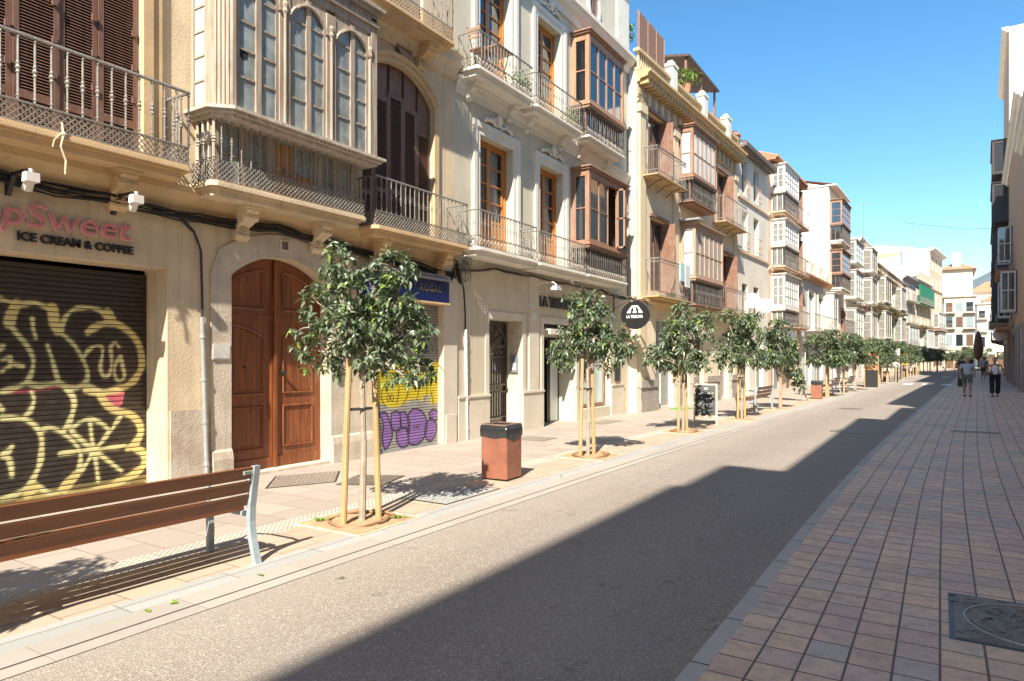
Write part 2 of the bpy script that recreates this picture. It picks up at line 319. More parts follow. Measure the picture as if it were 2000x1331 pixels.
gb=tiles('granite_band_blocks',.5,.8,[(.33,.33,.32),(.38,.375,.36),(.30,.30,.29)],(.22,.20,.18),.006,.7,0,(.30,.28,.26),.35,.35,.003)
strip('granite_band',-4.59,-4.36,.004,gb)
wb=tiles('white_kerb_blocks',.5,.9,[(.33,.30,.265),(.37,.34,.30),(.30,.275,.245)],(.30,.27,.23),.006,.7,0,(.42,.38,.33),.35,.1,.002)
strip('kerb',-4.36,-4.15,.004,wb)
strip('gutter',-4.15,-4.13,.002,M('gutter_dark_line',(.06,.05,.04),.9,.2,9))  # narrow dark line along the gutter
strip('gutter_edge',-4.13,-4.0,.004,wb)
strip('right_kerb',-1.13,-1.03,.004,tiles('grey_kerb_blocks',.5,.72,[(.41,.375,.33),(.45,.415,.37),(.38,.345,.31)],(.06,.055,.05),.008,.7,0,(.12,.11,.10),.3,.25,.003))
strip('right_pavement',-1.03,2.4,.004,tiles('terracotta_setts',.21,.236,[(.72,.45,.32),(.55,.42,.34),(.74,.50,.32),(.68,.47,.35),(.62,.40,.30),(.76,.52,.33),(.50,.42,.38)],(.10,.068,.052),.0065,.6,0,(.22,.18,.17),.7,.4,.006,jx=1.05),step=1)
# zebra bars across the road
zm=M('road_paint',(.72,.71,.68),.7,.1,6,stain=.4,dark=(.35,.33,.31))
for k,(x0,Y0,Y1) in enumerate([(-3.5,49,51.6),(-2.45,49,51.6),(-1.4,49,51.6),(-2.2,70,72.5),(-1.1,70,72.5)]):
    o=strip('crossing_stripe',x0-.02,x0+.5,.005,zm,Y0,Y1,step=1.3); tag(o,group='white crossing stripes')

# ---------------- building kit ----------------
class Bld:
    def __init__(s,name,label,Y0,Y1,h,wall,side='L',F=None,curve=True,depth=9,mats=None,slope=None,X=None):
        s.Y0=Y0; s.Y1=Y1; s.h=h; s.wall=wall; s.holes=[]; s.depth=depth
        sl=slope if slope is not None else (gs(Y0,Y1) if curve else 0); a=math.atan(sl); s.ca=math.cos(a)
        if side=='L':
            x=(F if F is not None else -8)+(g(Y0) if curve else 0)
            if X is not None: x=X
            s.root=empty(name,(x,Y0,0),-a); s.y=lambda Y:(Y-Y0)/s.ca
        else:
            x=(F if F is not None else 2.3)+(g(Y1) if curve else 0)
            s.root=empty(name,(x,Y1,0),math.pi-a); s.y=lambda Y:(Y1-Y)/s.ca
        s.L=(Y1-Y0)/s.ca
        tag(s.root,label,'building')
        s.side=side
    def hole(s,ya,yb,za,zb,rise=0,dep=.25):
        a,b=sorted((s.y(ya),s.y(yb))); s.holes.append((a,b,za,zb,rise,dep)); return a,b
    def finish(s,name='wall',z0=0,h=None,mat=None,roof=True,trimz=None):
        h=h or s.h; ys=sorted({0,s.L,*[q for H in s.holes for q in H[:2]]}); zs=sorted({z0,h,*[q for H in s.holes for q in (H[2],H[3])]})
        ys=[q for q in ys if -1e-6<=q<=s.L+1e-6]; zs=[q for q in zs if z0-1e-6<=q<=h+1e-6]
        mb=MB()
        for i in range(len(ys)-1):
            for j in range(len(zs)-1):
                cy=(ys[i]+ys[i+1])/2; cz=(zs[j]+zs[j+1])/2
                if any(H[0]<cy<H[1] and H[2]<cz<H[3] for H in s.holes): continue
                mb.quad((0,ys[i],zs[j]),(0,ys[i+1],zs[j]),(0,ys[i+1],zs[j+1]),(0,ys[i],zs[j+1]))
        for a,b,za,zb,rise,dep in s.holes:
            mb.quad((0,a,za),(-dep,a,za),(-dep,a,zb-rise),(0,a,zb-rise)); mb.quad((0,b,za),(0,b,zb-rise),(-dep,b,zb-rise),(-dep,b,za))
            mb.quad((0,a,za),(0,b,za),(-dep,b,za),(-dep,a,za))
            if rise<=0: mb.quad((0,a,zb),(-dep,a,zb),(-dep,b,zb),(0,b,zb))
            else:
                n=16; c=(a+b)/2; hw=(b-a)/2; rad=(hw*hw+rise*rise)/(2*rise); cz=zb-rad
                P=[]
                for k in range(n+1):
                    yy=a+(b-a)*k/n; P.append((yy,cz+math.sqrt(max(0,rad*rad-(yy-c)**2))))
                for (y1,z1),(y2,z2) in zip(P,P[1:]):
                    mb.quad((0,y1,z1),(0,y2,z2),(0,y2,zb),(0,y1,zb)); mb.quad((0,y1,z1),(-dep,y1,z1),(-dep,y2,z2),(0,y2,z2))
        D=-s.depth
        mb.quad((0,0,z0),(0,0,h),(D,0,h),(D,0,z0)); mb.quad((0,s.L,z0),(D,s.L,z0),(D,s.L,h),(0,s.L,h)); mb.quad((D,0,z0),(D,0,h),(D,s.L,h),(D,s.L,z0))
        mb.quad((0,0,h),(0,s.L,h),(D,s.L,h),(D,0,h))
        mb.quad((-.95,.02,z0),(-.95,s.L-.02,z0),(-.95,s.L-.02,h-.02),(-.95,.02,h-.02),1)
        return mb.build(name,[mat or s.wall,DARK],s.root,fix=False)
    def cornice(s,name,prof,mat,ya=None,yb=None):
        a=0 if ya is None else s.y(ya); b=s.L if yb is None else s.y(yb); a,b=sorted((a,b))
        mb=MB(); mb.prof_y(prof,a,b); return mb.build(name,mat,s.root)

def band(d,z0,z1):      # stepped moulding profile
    h=z1-z0
    return [(0,z0),(d*.35,z0),(d*.45,z0+h*.3),(d*.8,z0+h*.45),(d*.85,z0+h*.7),(d,z0+h*.75),(d,z1),(0,z1)]
def frame_rect(mb,ya,yb,za,zb,w,d0,d1,m=0,bottom=True):
    mb.box(d0,d1,ya,ya+w,za,zb,m); mb.box(d0,d1,yb-w,yb,za,zb,m); mb.box(d0,d1,ya+w,yb-w,zb-w,zb,m)
    if bottom: mb.box(d0,d1,ya+w,yb-w,za,za+w,m)
def glazed_door(b,ya,yb,za,zb,dep=.2,mat=None,rows=5,leaves=2,panel=.7,gm=None,curtain=True,name='french_window'):
    mat=mat or ORANGEW; ya,yb=sorted((b.y(ya),b.y(yb))); mb=MB(); d0=-dep-.05; d1=-dep
    frame_rect(mb,ya,yb,za,zb,.055,d0-.02,d1+.03)
    n=leaves; w=(yb-ya-.11)/n
    for k in range(n):
        a=ya+.055+k*w; c=a+w
        frame_rect(mb,a,c,za+.05,zb-.055,.062,d0,d1)
        if panel>0:
            mb.box(d0,d1,a+.06,c-.06,za+panel,za+panel+.07); mb.box(d0+.01,d1-.012,a+.06,c-.06,za+.1,za+panel); mb.box(d0,d1-.002,a+.12,c-.12,za+.17,za+panel-.06)
        zz0=za+(panel+.07 if panel>0 else .1)
        for r_ in range(1,rows):
            z=zz0+(zb-.115-zz0)*r_/rows; mb.box(d0,d1,a+.06,c-.06,z-.014,z+.014)
    o=mb.build(name,mat,b.root)
    gl=MB(); gl.quad((d0+.02,ya+.05,za+.1),(d0+.02,yb-.05,za+.1),(d0+.02,yb-.05,zb-.05),(d0+.02,ya+.05,zb-.05)); gl.build('pane',gm or GL,o,fix=False)
    if curtain:
        cu=MB(); nn=60; vs=[]
        for i in range(nn+1):
            y=ya+.06+(yb-ya-.12)*i/nn; x=-dep-.14+.018*math.sin(i*1.35)+.01*math.sin(i*.5); vs+=[(x,y,za+.1),(x,y,zb-.08)]
        cu.add(vs,[(2*i,2*i+2,2*i+3,2*i+1) for i in range(nn) if abs(i-nn/2)>1]); cu.build('curtain',CURT,o,smooth=True,fix=False)
    return o
def louvre_leaf(mb,ya,yb,za,zb,d,t=.04,slat=.033,cross=(.12,),st=.055,ztopfn=None):
    # real slats; cross = heights (fraction) of cross rails
    x0=d-t;x1=d
    mb.box(x0,x1,ya,ya+st,za,zb); mb.box(x0,x1,yb-st,yb,za,zb); mb.box(x0,x1,ya+st,yb-st,za,za+.09); mb.box(x0,x1,ya+st,yb-st,zb-.08,zb)
    cr=[za+(zb-za)*c for c in cross]
    for c in cr: mb.box(x0,x1,ya+st,yb-st,c-.045,c+.045)
    z=za+.09+slat/2
    while z<zb-.09:
        if not any(abs(z-c)<.055 for c in cr):
            y0=ya+st;y1=yb-st; h=slat*.36
            mb.add([(x0+.004,y0,z+h),(x1-.004,y0,z-h),(x1-.004,y1,z-h),(x0+.004,y1,z+h),(x0+.004,y0,z+h-.008),(x1-.004,y0,z-h-.008),(x1-.004,y1,z-h-.008),(x0+.004,y1,z+h-.008)],
                   [(0,1,2,3),(4,7,6,5),(0,4,5,1),(1,5,6,2),(2,6,7,3),(3,7,4,0)])
        z+=slat
    mb.quad((x0+.001,ya+st,za+.05),(x0+.001,yb-st,za+.05),(x0+.001,yb-st,zb-.05),(x0+.001,ya+st,zb-.05),1)
def slab(b,ya,yb,z0,z1,d,mat,name='balcony',chamfer=.0):
    a,c=sorted((b.y(ya),b.y(yb))); mb=MB(); h=z1-z0
    def lay(e,za,zb):
        ch=chamfer+.001
        mb.prism_z([(0,a-e),(d+e-ch,a-e),(d+e,a-e+ch),(d+e,c+e-ch),(d+e-ch,c+e),(0,c+e)],za,zb)
    lay(-.05,z0,z0+h*.45); lay(-.02,z0+h*.45,z0+h*.6); lay(.03,z0+h*.6,z0+h*.85); lay(.015,z0+h*.85,z1)
    return mb.build(name,mat,b.root)
BAL=[(.009,0),(.009,.05),(.016,.07),(.009,.09),(.009,.40),(.016,.43),(.011,.46),(.021,.50),(.011,.54),(.016,.57),(.009,.60),(.009,.93),(.015,.96),(.009,1)]
def baluster(mb,x,y,z0,z1,k=1.0,n=6,m=0,simple=False):
    if simple: mb.cyl((x,y,z0),(x,y,z1),.008*k,n=4,m=m,caps=False); return
    mb.lathe(x,y,[(r*k,z0+t*(z1-z0)) for r,t in BAL],n,m)
def railing(b,par,ya,yb,z0,zl,zr,d,sp=.13,style='lattice',mat=None,lmat=None,k=1.0,simple=False,belly=0,sides=(1,1),topdecor=False):
    mat=mat or IRONL; a,c=sorted((b.y(ya),b.y(yb))); mb=MB()
    path=[((0,a),(d,a)),((d,a),(d,c)),((d,c),(0,c))]
    use=[sides[0],1,sides[1]] if b.side=='L' else [sides[1],1,sides[0]]
    for (p,q),u in zip(path,use):
        if not u: continue
        L=math.dist(p,q); n=max(1,round(L/sp)); dx=(q[0]-p[0])/L; dy=(q[1]-p[1])/L
        P=lambda t,z,off=0:(p[0]+dx*t+off*dy,p[1]+dy*t-off*dx,z)
        mb.cyl(P(-.012,zr),P(L+.012,zr),.017*k,n=6); 
        if zl>z0: mb.cyl(P(0,zl),P(L,zl),.011*k,n=4); mb.cyl(P(0,z0),P(L,z0),.011*k,n=4)
        else: mb.cyl(P(0,z0),P(L,z0),.011*k,n=4)
        for i in range(n+1):
            x,y,_=P(L*i/n,0)
            if belly and i not in (0,n):
                zs=zl+(zr-zl)*.35; mb.tube([P(L*i/n,zl),P(L*i/n,zl+(zr-zl)*.2,belly),P(L*i/n,zs,belly),P(L*i/n,zr-.1,0),P(L*i/n,zr)],.007*k,4)
            else: baluster(mb,x,y,zl,zr-.01,k,simple=simple)
            if topdecor and i<n:
                t0=L*i/n; t1=L*(i+1)/n; pts=[P(t0+(t1-t0)*.5+(t1-t0)*.42*math.cos(q_*math.pi/4),zr-.055+.04*math.sin(q_*math.pi/4)) for q_ in range(9)]; mb.tube(pts,.005,4)
        if topdecor: mb.cyl(P(0,zr-.11),P(L,zr-.11),.009,n=4)
        if zl>z0:
            h=zl-z0
            if style=='lattice':
                stp=.066; m_=int((L+h)/stp)
                for i in range(m_+1):
                    t=i*stp; t0=max(0,t-h); z_a=z0+(t-t0) if t>h else z0+t; t1=min(L,t)
                    # rising line from (t-h..t)
                    x0_=max(0.,t-h); x1_=min(L,t); mb.cyl(P(x0_,z0+(x0_-(t-h))),P(x1_,z0+(x1_-(t-h))),.0075,n=4,m=1,caps=False)
                    mb.cyl(P(x0_,zl-(x0_-(t-h))),P(x1_,zl-(x1_-(t-h))),.0075,n=4,m=1,caps=False)
            elif style=='rings':
                r_=h/2*.92; m_=max(1,int(L/(r_*1.25)))
                for i in range(m_):
                    cx=(i+.5)*L/m_; pts=[P(cx+r_*math.cos(q_*math.pi/5),(z0+zl)/2+r_*math.sin(q_*math.pi/5)) for q_ in range(11)]
                    mb.tube(pts,.0065,4,1)
                    mb.tube([P(cx-r_*.5,z0+.02),P(cx,(z0+zl)/2+r_*.45),P(cx+r_*.5,z0+.02)],.0055,4,1)
            elif style=='x':
                m_=max(1,round(L/(h*1.2)))
                for i in range(m_):
                    t0=L*i/m_;t1=L*(i+1)/m_; mb.cyl(P(t0,z0),P(t1,zl),.006,n=4,m=1,caps=False); mb.cyl(P(t0,zl),P(t1,z0),.006,n=4,m=1,caps=False)
    return mb.build('railing',[mat,lmat or LATT],par,smooth=False)
def bracket(b,Y,z1,h,d,w_=.14,mat=None,par=None,name='bracket',fancy=True):
    y=b.y(Y); mb=MB()
    prof=[(0,z1),(d,z1),(d,z1-h*.16),(d*.86,z1-h*.24),(d*.9,z1-h*.36),(d*.62,z1-h*.50),(d*.34,z1-h*.60),(d*.30,z1-h*.78),(d*.36,z1-h*.88),(d*.22,z1-h),(0,z1-h)]
    mb.prof_y(prof,y-w_/2,y+w_/2); mb.box(0,d+.03,y-w_/2-.03,y+w_/2+.03,z1-h*.1,z1)
    if fancy:
        mb.lathe(d*.75,y-w_/2,[(.001,0)],3) if False else None
        mb.cyl((d*.72,y-w_/2-.015,z1-h*.32),(d*.72,y+w_/2+.015,z1-h*.32),h*.13,n=10); mb.cyl((d*.24,y-w_/2-.012,z1-h*.86),(d*.24,y+w_/2+.012,z1-h*.86),h*.09,n=10)
        for i in range(5): mb.box(d*.36+.0*i,d*.42,y-w_*.25+.0*i,y+w_*.25,z1-h*(.5+.07*i),z1-h*(.47+.07*i))
    return mb.build(name,mat or b.wall,par or b.root)
def bay(b,ya,yb,z0,z1,d,mat,gm,cols=4,rows=2,side_cols=1,top=.16,post=.08,zl=None,rail_z=None,deck=None,low='iron',slabmat=None,panel=0,cham=0,arch=0,sill=.06,railmat=None,deco='rings',open_leaf=False,name='bay_window',topmat=None,lowmat=None,side_gm=None):
    a,c=sorted((b.y(ya),b.y(yb))); mb=MB(); pn=MB(); P=post
    zt=z1-top
    # corner posts and boards
    mb.box(d-P,d,a,a+P,z0,z1); mb.box(d-P,d,c-P,c,z0,z1); mb.box(0,P,a,a+P,z0,z1); mb.box(0,P,c-P,c,z0,z1)
    mb.box(d-P*.9,d-.005,a+P,c-P,zt,z1-.002); mb.box(P,d-P,a+.004,a+P*.9,zt,z1-.002); mb.box(P,d-P,c-P*.9,c-.004,zt,z1-.002)
    mb.box(d-P*.9,d-.005,a+P,c-P,z0,z0+.08+panel); mb.box(P,d-P,a+.004,a+P*.9,z0,z0+.08+panel); mb.box(P,d-P,c-P*.9,c-.004,z0,z0+.08+panel)
    zb=z0+.08+panel; w=(c-a-2*P)/cols
    for k in range(cols):
        y0=a+P+k*w; y1=y0+w
        if open_leaf and k in open_leaf: 
            # open casement swung outwards
            mb.box(d,d+w*.42,y1-.03,y1,zb,zb+.05); mb.box(d,d+w*.42,y1-.03,y1,zt-.05,zt); mb.box(d+w*.42-.05,d+w*.42,y1-.03,y1,zb,zt); mb.box(d,d+.05,y1-.03,y1,zb,zt); mb.box(d,d+w*.42,y1-.03,y1,(zb+zt)/2-.02,(zb+zt)/2+.02)
            pn.quad((d+.04,y1-.015,zb),(d+w*.42-.04,y1-.015,zb),(d+w*.42-.04,y1-.015,zt),(d+.04,y1-.015,zt)); continue
        frame_rect(mb,y0,y1,zb,zt,.035,d-.06,d-.012)
        for r_ in range(1,rows): z=zb+(zt-zb)*r_/rows; mb.box(d-.055,d-.015,y0+.03,y1-.03,z-.013,z+.013)
        pn.quad((d-.035,y0+.02,zb+.02),(d-.035,y1-.02,zb+.02),(d-.035,y1-.02,zt-.02),(d-.035,y0+.02,zt-.02))
        if arch:
            for s_ in (0,1):
                n=5
                for q in range(n):
                    t0=q/n;t1=(q+1)/n; f=lambda t:arch*(1-math.sqrt(max(0,1-(1-t)**2)))
                    yy0=(y0+(y1-y0)*.5*t0) if s_==0 else (y1-(y1-y0)*.5*t0); yy1=(y0+(y1-y0)*.5*t1) if s_==0 else (y1-(y1-y0)*.5*t1)
                    mb.add([(d-.02,yy0,zt),(d-.02,yy1,zt),(d-.02,yy1,zt-f(t1)),(d-.02,yy0,zt-f(t0))],[(0,1,2,3)])
    for yy,sg in ((a,1),(c,-1)):
        ws=(d-2*P)/side_cols
        for k in range(side_cols):
            x0=P+k*ws;x1=x0+ws; q0,q1=(yy+.012,yy+.055) if sg>0 else (yy-.055,yy-.012)
            mb.box(x0,x0+.03,q0,q1,zb,zt); mb.box(x1-.03,x1,q0,q1,zb,zt)
            for r_ in range(1,rows): z=zb+(zt-zb)*r_/rows; mb.box(x0+.03,x1-.03,q0,q1,z-.013,z+.013)
            pn.quad((x0+.02,(q0+q1)/2,zb+.02),(x1-.02,(q0+q1)/2,zb+.02),(x1-.02,(q0+q1)/2,zt-.02),(x0+.02,(q0+q1)/2,zt-.02),1)
    mb.box(.0,d-.07,a+.07,c-.07,z0,z0+.03); mb.box(0,d-.02,a+.02,c-.02,z1-.03,z1-.004)
    o=mb.build(name,mat,b.root)
    pn.build('pane',[gm,side_gm or gm],o,fix=False)
    tp=MB(); tp.box(-.0,d+.05,a-.05,c+.05,z1,z1+.05); tp.box(0,d+.09,a-.09,c+.09,z1+.05,z1+.085); tp.build('cornice',topmat or mat,o)
    sl=MB(); sl.box(0,d+.05,a-.05,c+.05,z0-.05,z0-.002); sl.box(0,d+.02,a-.02,c+.02,z0-.05-sill,z0-.05); sl.build('sill',mat,o)
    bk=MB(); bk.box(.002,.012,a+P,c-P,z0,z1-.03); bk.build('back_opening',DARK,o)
    if zl is not None:
        lm=lowmat or mat; lo=MB(); zz=z0-.05-sill; dd=d-.12
        lo.box(dd-.05,dd,a+.06,a+.13,zl,zz); lo.box(dd-.05,dd,c-.13,c-.06,zl,zz); lo.box(0,.05,a+.06,a+.13,zl,zz)
        n=cols if cols<5 else 4; w=(c-a-.26)/n
        for k in range(n): frame_rect(lo,a+.13+k*w,a+.13+(k+1)*w,zl,zz,.04,dd-.045,dd-.008); lo.box(dd-.04,dd-.012,a+.13+k*w+w/2-.012,a+.13+k*w+w/2+.012,zl,zz)
        frame_rect_x=lo.box(.05,dd-.05,a+.07,a+.11,zl,zl+.05)
        lo.box(.05,dd-.05,a+.07,a+.11,zz-.05,zz); lo.box(dd*.5-.02,dd*.5+.02,a+.075,a+.105,zl,zz)
        q=lo.build('lower_frame',lm,o)
        lp=MB(); lp.quad((dd-.03,a+.1,zl),(dd-.03,c-.1,zl),(dd-.03,c-.1,zz),(dd-.03,a+.1,zz)); lp.quad((.05,a+.09,zl),(dd-.05,a+.09,zl),(dd-.05,a+.09,zz),(.05,a+.09,zz)); lp.build('lower_pane',side_gm if (side_gm and low=='white') else DG,o,fix=False)
        z_sl=slab(b,ya,yb,deck[0],deck[1],d,slabmat or b.wall); 
        railing(b,z_sl,ya,yb,deck[1]+.01,rail_z,zz-.015,d-.02,.13,deco,mat=railmat or IRON,belly=.0,k=1.1)
    return o
def terrace_rail(b,ya,yb,z0,z1,x=-.15,mat=None,sp=.25,posts=None,pm=None):
    a,c=sorted((b.y(ya),b.y(yb))); mb=MB(); mb.cyl((x,a,z1),(x,c,z1),.02,n=5); mb.cyl((x,a,z0+.05),(x,c,z0+.05),.015,n=5); n=max(2,round((c-a)/sp))
    for i in range(n+1): y=a+(c-a)*i/n; mb.cyl((x,y,z0),(x,y,z1),.01,n=4,caps=False)
    mb.build('terrace_railing',mat or IRONL,b.root)
def text_mesh(s,size,ext=.01,off=0,space=1,shear=0,sx=1.0):
    cu=bpy.data.curves.new('t','FONT'); cu.body=s; cu.size=size; cu.extrude=ext; cu.offset=off; cu.space_character=space; cu.shear=shear; cu.resolution_u=4
    o=bpy.data.objects.new('t',cu); col.objects.link(o); bpy.context.view_layer.update()
    me=bpy.data.meshes.new_from_object(o.evaluated_get(bpy.context.evaluated_depsgraph_get())); bpy.data.objects.remove(o); bpy.data.curves.remove(cu)
    xs=[v.co.x for v in me.vertices]; mn=min(xs)
    for v in me.vertices: v.co.x=(v.co.x-mn)*sx
    return me
def text_obj(name,s,size,mat,parent,loc,rot=(R(90),0,R(90)),width=None,**k):
    me=text_mesh(s,size,**k)
    if width:
        wd=max(v.co.x for v in me.vertices)
        for v in me.vertices: v.co.x*=width/wd
    me.materials.clear(); me.materials.append(mat); me.name=name
    o=bpy.data.objects.new(name,me); col.objects.link(o); o.parent=parent; o.location=loc; o.rotation_euler=rot; return o
# ================= BUILDING ONE: cream corner house with shop, carriage door, glazed bay =================
B=Bld('town_house','weathered cream house with graffiti shop shutter, arched timber door and big glazed bay',-8,10.66,13,CREAM,curve=False); y=B.y
B.hole(1.0,4.83,0.0,2.72,dep=.5); B.hole(5.70,7.45,0.0,3.06,.32,.26); B.hole(8.45,10.21,0,2.72,dep=.12)
B.hole(2.86,4.5,3.93,7.2,.3,.14); B.hole(8.1,9.98,3.78,6.72,.46,.16); B.hole(8.35,9.7,7.35,10.2,.3,.16); B.finish()
# stone skirting, door surround, pilaster (each a part)
mb=MB()
a,c=y(4.86),y(5.36); mb.box(.002,.022,a,c,0,.98)
mb.build('skirting',STONE,B.root)
mb=MB()
n=18; hw=(7.45-5.70)/2; cy=(5.70+7.45)/2; rise=.32; rad=(hw*hw+rise*rise)/(2*rise); cz=3.06-rad
P=[(5.70+2*hw*k/n) for k in range(n+1)]; P=[(q,cz+math.sqrt(max(0,rad*rad-(q-cy)**2))) for q in P]
Q=[(5.40,P[0][1])]+[(5.40+(7.75-5.40)*k/n, 2.96+.42*math.sin(math.pi*k/n)**.8) for k in range(1,n)]+[(7.75,P[-1][1])]
for k in range(n):
    vs=[(.03,y(P[k][0]),P[k][1]),(.03,y(P[k+1][0]),P[k+1][1]),(.03,y(Q[k+1][0]),Q[k+1][1]),(.03,y(Q[k][0]),Q[k][1])]
    vs+=[(.0,v[1],v[2]) for v in vs]; mb.add(vs,[(0,1,2,3),(0,4,5,1),(2,6,7,3)]+([(0,3,7,4)] if k==0 else [])+([(1,5,6,2)] if k==n-1 else []))
mb.box(.0,.03,y(5.40),y(5.70),.42,P[0][1]); mb.box(.0,.03,y(7.45),y(7.75),.42,P[0][1])
mb.build('door_surround',STONE,B.root,fix=False)
mb=MB()
for ya,yb in ((5.40,5.70),(7.45,8.35)):
    pr=[(0,0),(.085,0),(.08,.30),(.06,.40),(.035,.43),(0,.43)]; mb.prof_y(pr,y(ya)+.002,y(yb)-.002); mb.flush('plinth_stone',STONE,B.root)
mb.box(.001,.035,y(7.76),y(8.4),.43,.8)
mb.build('plinth_stone',STONE,B.root)
mb=MB(); mb.box(.002,.06,y(10.24),y(10.66),.0,3.5); mb.box(.06,.075,y(10.30),y(10.62),.0,.55); mb.build('pilaster',STONE2,B.root)
# mouldings
B.cornice('string_course',[(0,3.42),(.03,3.42),(.05,3.5),(.13,3.62),(.15,3.66),(.17,3.66),(.17,3.74),(0,3.74)],CREAM2)
B.cornice('upper_string_course',[(0,7.02),(.04,7.02),(.06,7.1),(.1,7.2),(.16,7.28),(.16,7.4),(.2,7.44),(.2,7.5),(0,7.5)],CREAM)
mb=MB(); mb.box(.001,.07,y(4.5),y(4.62),3.93,7.1); mb.box(.001,.045,y(4.62),y(4.74),3.93,7.1); mb.build('window_moulding',CREAM2,B.root)
# arched window trim
mb=MB(); cy=9.04; hw=.94; rise=.46; rad=(hw*hw+rise*rise)/(2*rise); cz=6.72-rad; n=20
def arc(r_,h_): return [(cy+h_*(2*k/n-1), cz+math.sqrt(max(0.0,(rad+r_)**2-(h_*(2*k/n-1))**2))) for k in range(n+1)]
for r0,r1,h0,h1,dd in ((0,.10,hw,hw+.07,.05),(.10,.17,hw+.07,hw+.13,.085)):
    P=arc(r0,h0);Q=arc(r1,h1)
    for k in range(n):
        f=[(dd,y(P[k][0]),P[k][1]),(dd,y(P[k+1][0]),P[k+1][1]),(dd,y(Q[k+1][0]),Q[k+1][1]),(dd,y(Q[k][0]),Q[k][1])]; bk=[(.0,v[1],v[2]) for v in f]
        mb.add(f+bk,[(0,1,2,3),(0,4,5,1),(2,6,7,3)])
for s_ in (-1,1):
    a,c=sorted((cy+s_*hw,cy+s_*(hw+.13))); mb.box(.001,.05,y(a),y(c),3.78,6.30)
mb.build('arch_moulding',CREAM2,B.root,fix=False)
# shell and scroll ornament above arch
mb=MB()
for k in range(-5,6):
    t=k/5; yy=9.12+t*.44; zz=6.90-abs(t)**1.5*.14; mb.cyl((.0,y(yy),zz),(.07-.03*abs(t),y(yy),zz),.07-.035*abs(t),n=7)
    mb.tube([(.05,y(9.12),6.88),(.08,y(9.12+t*.16),6.98),(.05,y(9.12+t*.2),7.06)],[.03,.026,.012],5)
mb.build('carved_ornament',M('brown_stone_ornament',(.30,.23,.18),.9,.2,9,.4),B.root)
# ---- roller shutters with graffiti (paint is stored as colours of the metal sheet) ----
def pdist(px,pz,pts):
    best=9
    for (x1,z1),(x2,z2) in zip(pts,pts[1:]):
        dx=x2-x1;dz=z2-z1; t=max(0,min(1,((px-x1)*dx+(pz-z1)*dz)/(dx*dx+dz*dz+1e-9))); d_=math.hypot(px-x1-t*dx,pz-z1-t*dz)
        if d_<best: best=d_
    return best
def inpoly(x,z,P):
    r_=False
    for (x1,z1),(x2,z2) in zip(P,P[1:]+P[:1]):
        if (z1>z)!=(z2>z) and x<(x2-x1)*(z-z1)/(z2-z1)+x1: r_=not r_
    return r_
def shutter(name,b,ya,yb,za,zb,d,paint,ny,pitch=.06,lo=None,per=5):
    a,c=b.y(ya),b.y(yb); nz=int((zb-za)/pitch)*per; vs=[];fs=[];cl=[]
    prof=[(0,-.006),(.08,.0),(.3,.0025),(.7,.0025),(.92,.0)]
    zz=[]
    for k in range(nz):
        i,j=divmod(k,per); zz.append((za+(i+prof[j][0])*pitch,prof[j][1]))
    for z_,dx in zz:
        for i in range(ny+1):
            yy=ya+(yb-ya)*i/ny; vs.append((d+dx,a+(c-a)*i/ny,z_)); cl.append(paint(yy,z_))
    W=ny+1
    for k in range(len(zz)-1):
        for i in range(ny): fs.append((k*W+i,k*W+i+1,(k+1)*W+i+1,(k+1)*W+i))
    me=bpy.data.meshes.new(name); me.from_pydata(vs,[],fs); ca=me.color_attributes.new('paint','FLOAT_COLOR','POINT')
    flat=[]; [flat.extend((*q,1)) for q in cl]; ca.data.foreach_set('color',flat)
    m,t,p=nodes('painted_shutter_metal'); at=N(t,'ShaderNodeVertexColor'); at.layer_name='paint'
    tc=N(t,'ShaderNodeTexCoord'); n1=N(t,'ShaderNodeTexNoise'); n1.inputs['Scale'].default_value=6; n1.inputs['Detail'].default_value=8; t.links.new(tc.outputs['Object'],n1.inputs['Vector'])
    sx=N(t,'ShaderNodeSeparateXYZ'); t.links.new(tc.outputs['Object'],sx.inputs[0]); fr=mth(t,'FRACT',mth(t,'DIVIDE',mth(t,'SUBTRACT',sx.outputs[2],za),pitch))
    gr=mth(t,'LESS_THAN',mth(t,'ABSOLUTE',mth(t,'SUBTRACT',mth(t,'FRACT',mth(t,'ADD',fr,.5)),.5)),.10)
    cc=mixc(t,mth(t,'MULTIPLY',ramp(t,n1.outputs[0],.4,.75),.25),at.outputs[0],(.05,.04,.035)); cc=mixc(t,mth(t,'MULTIPLY',gr,.85),cc,(.012,.010,.009))
    t.links.new(cc,p.inputs['Base Color']); p.inputs['Roughness'].default_value=.42; p.inputs['Metallic'].default_value=.15
    me.materials.append(m); o=bpy.data.objects.new(name,me); col.objects.link(o); o.parent=b.root; me.update(); return o
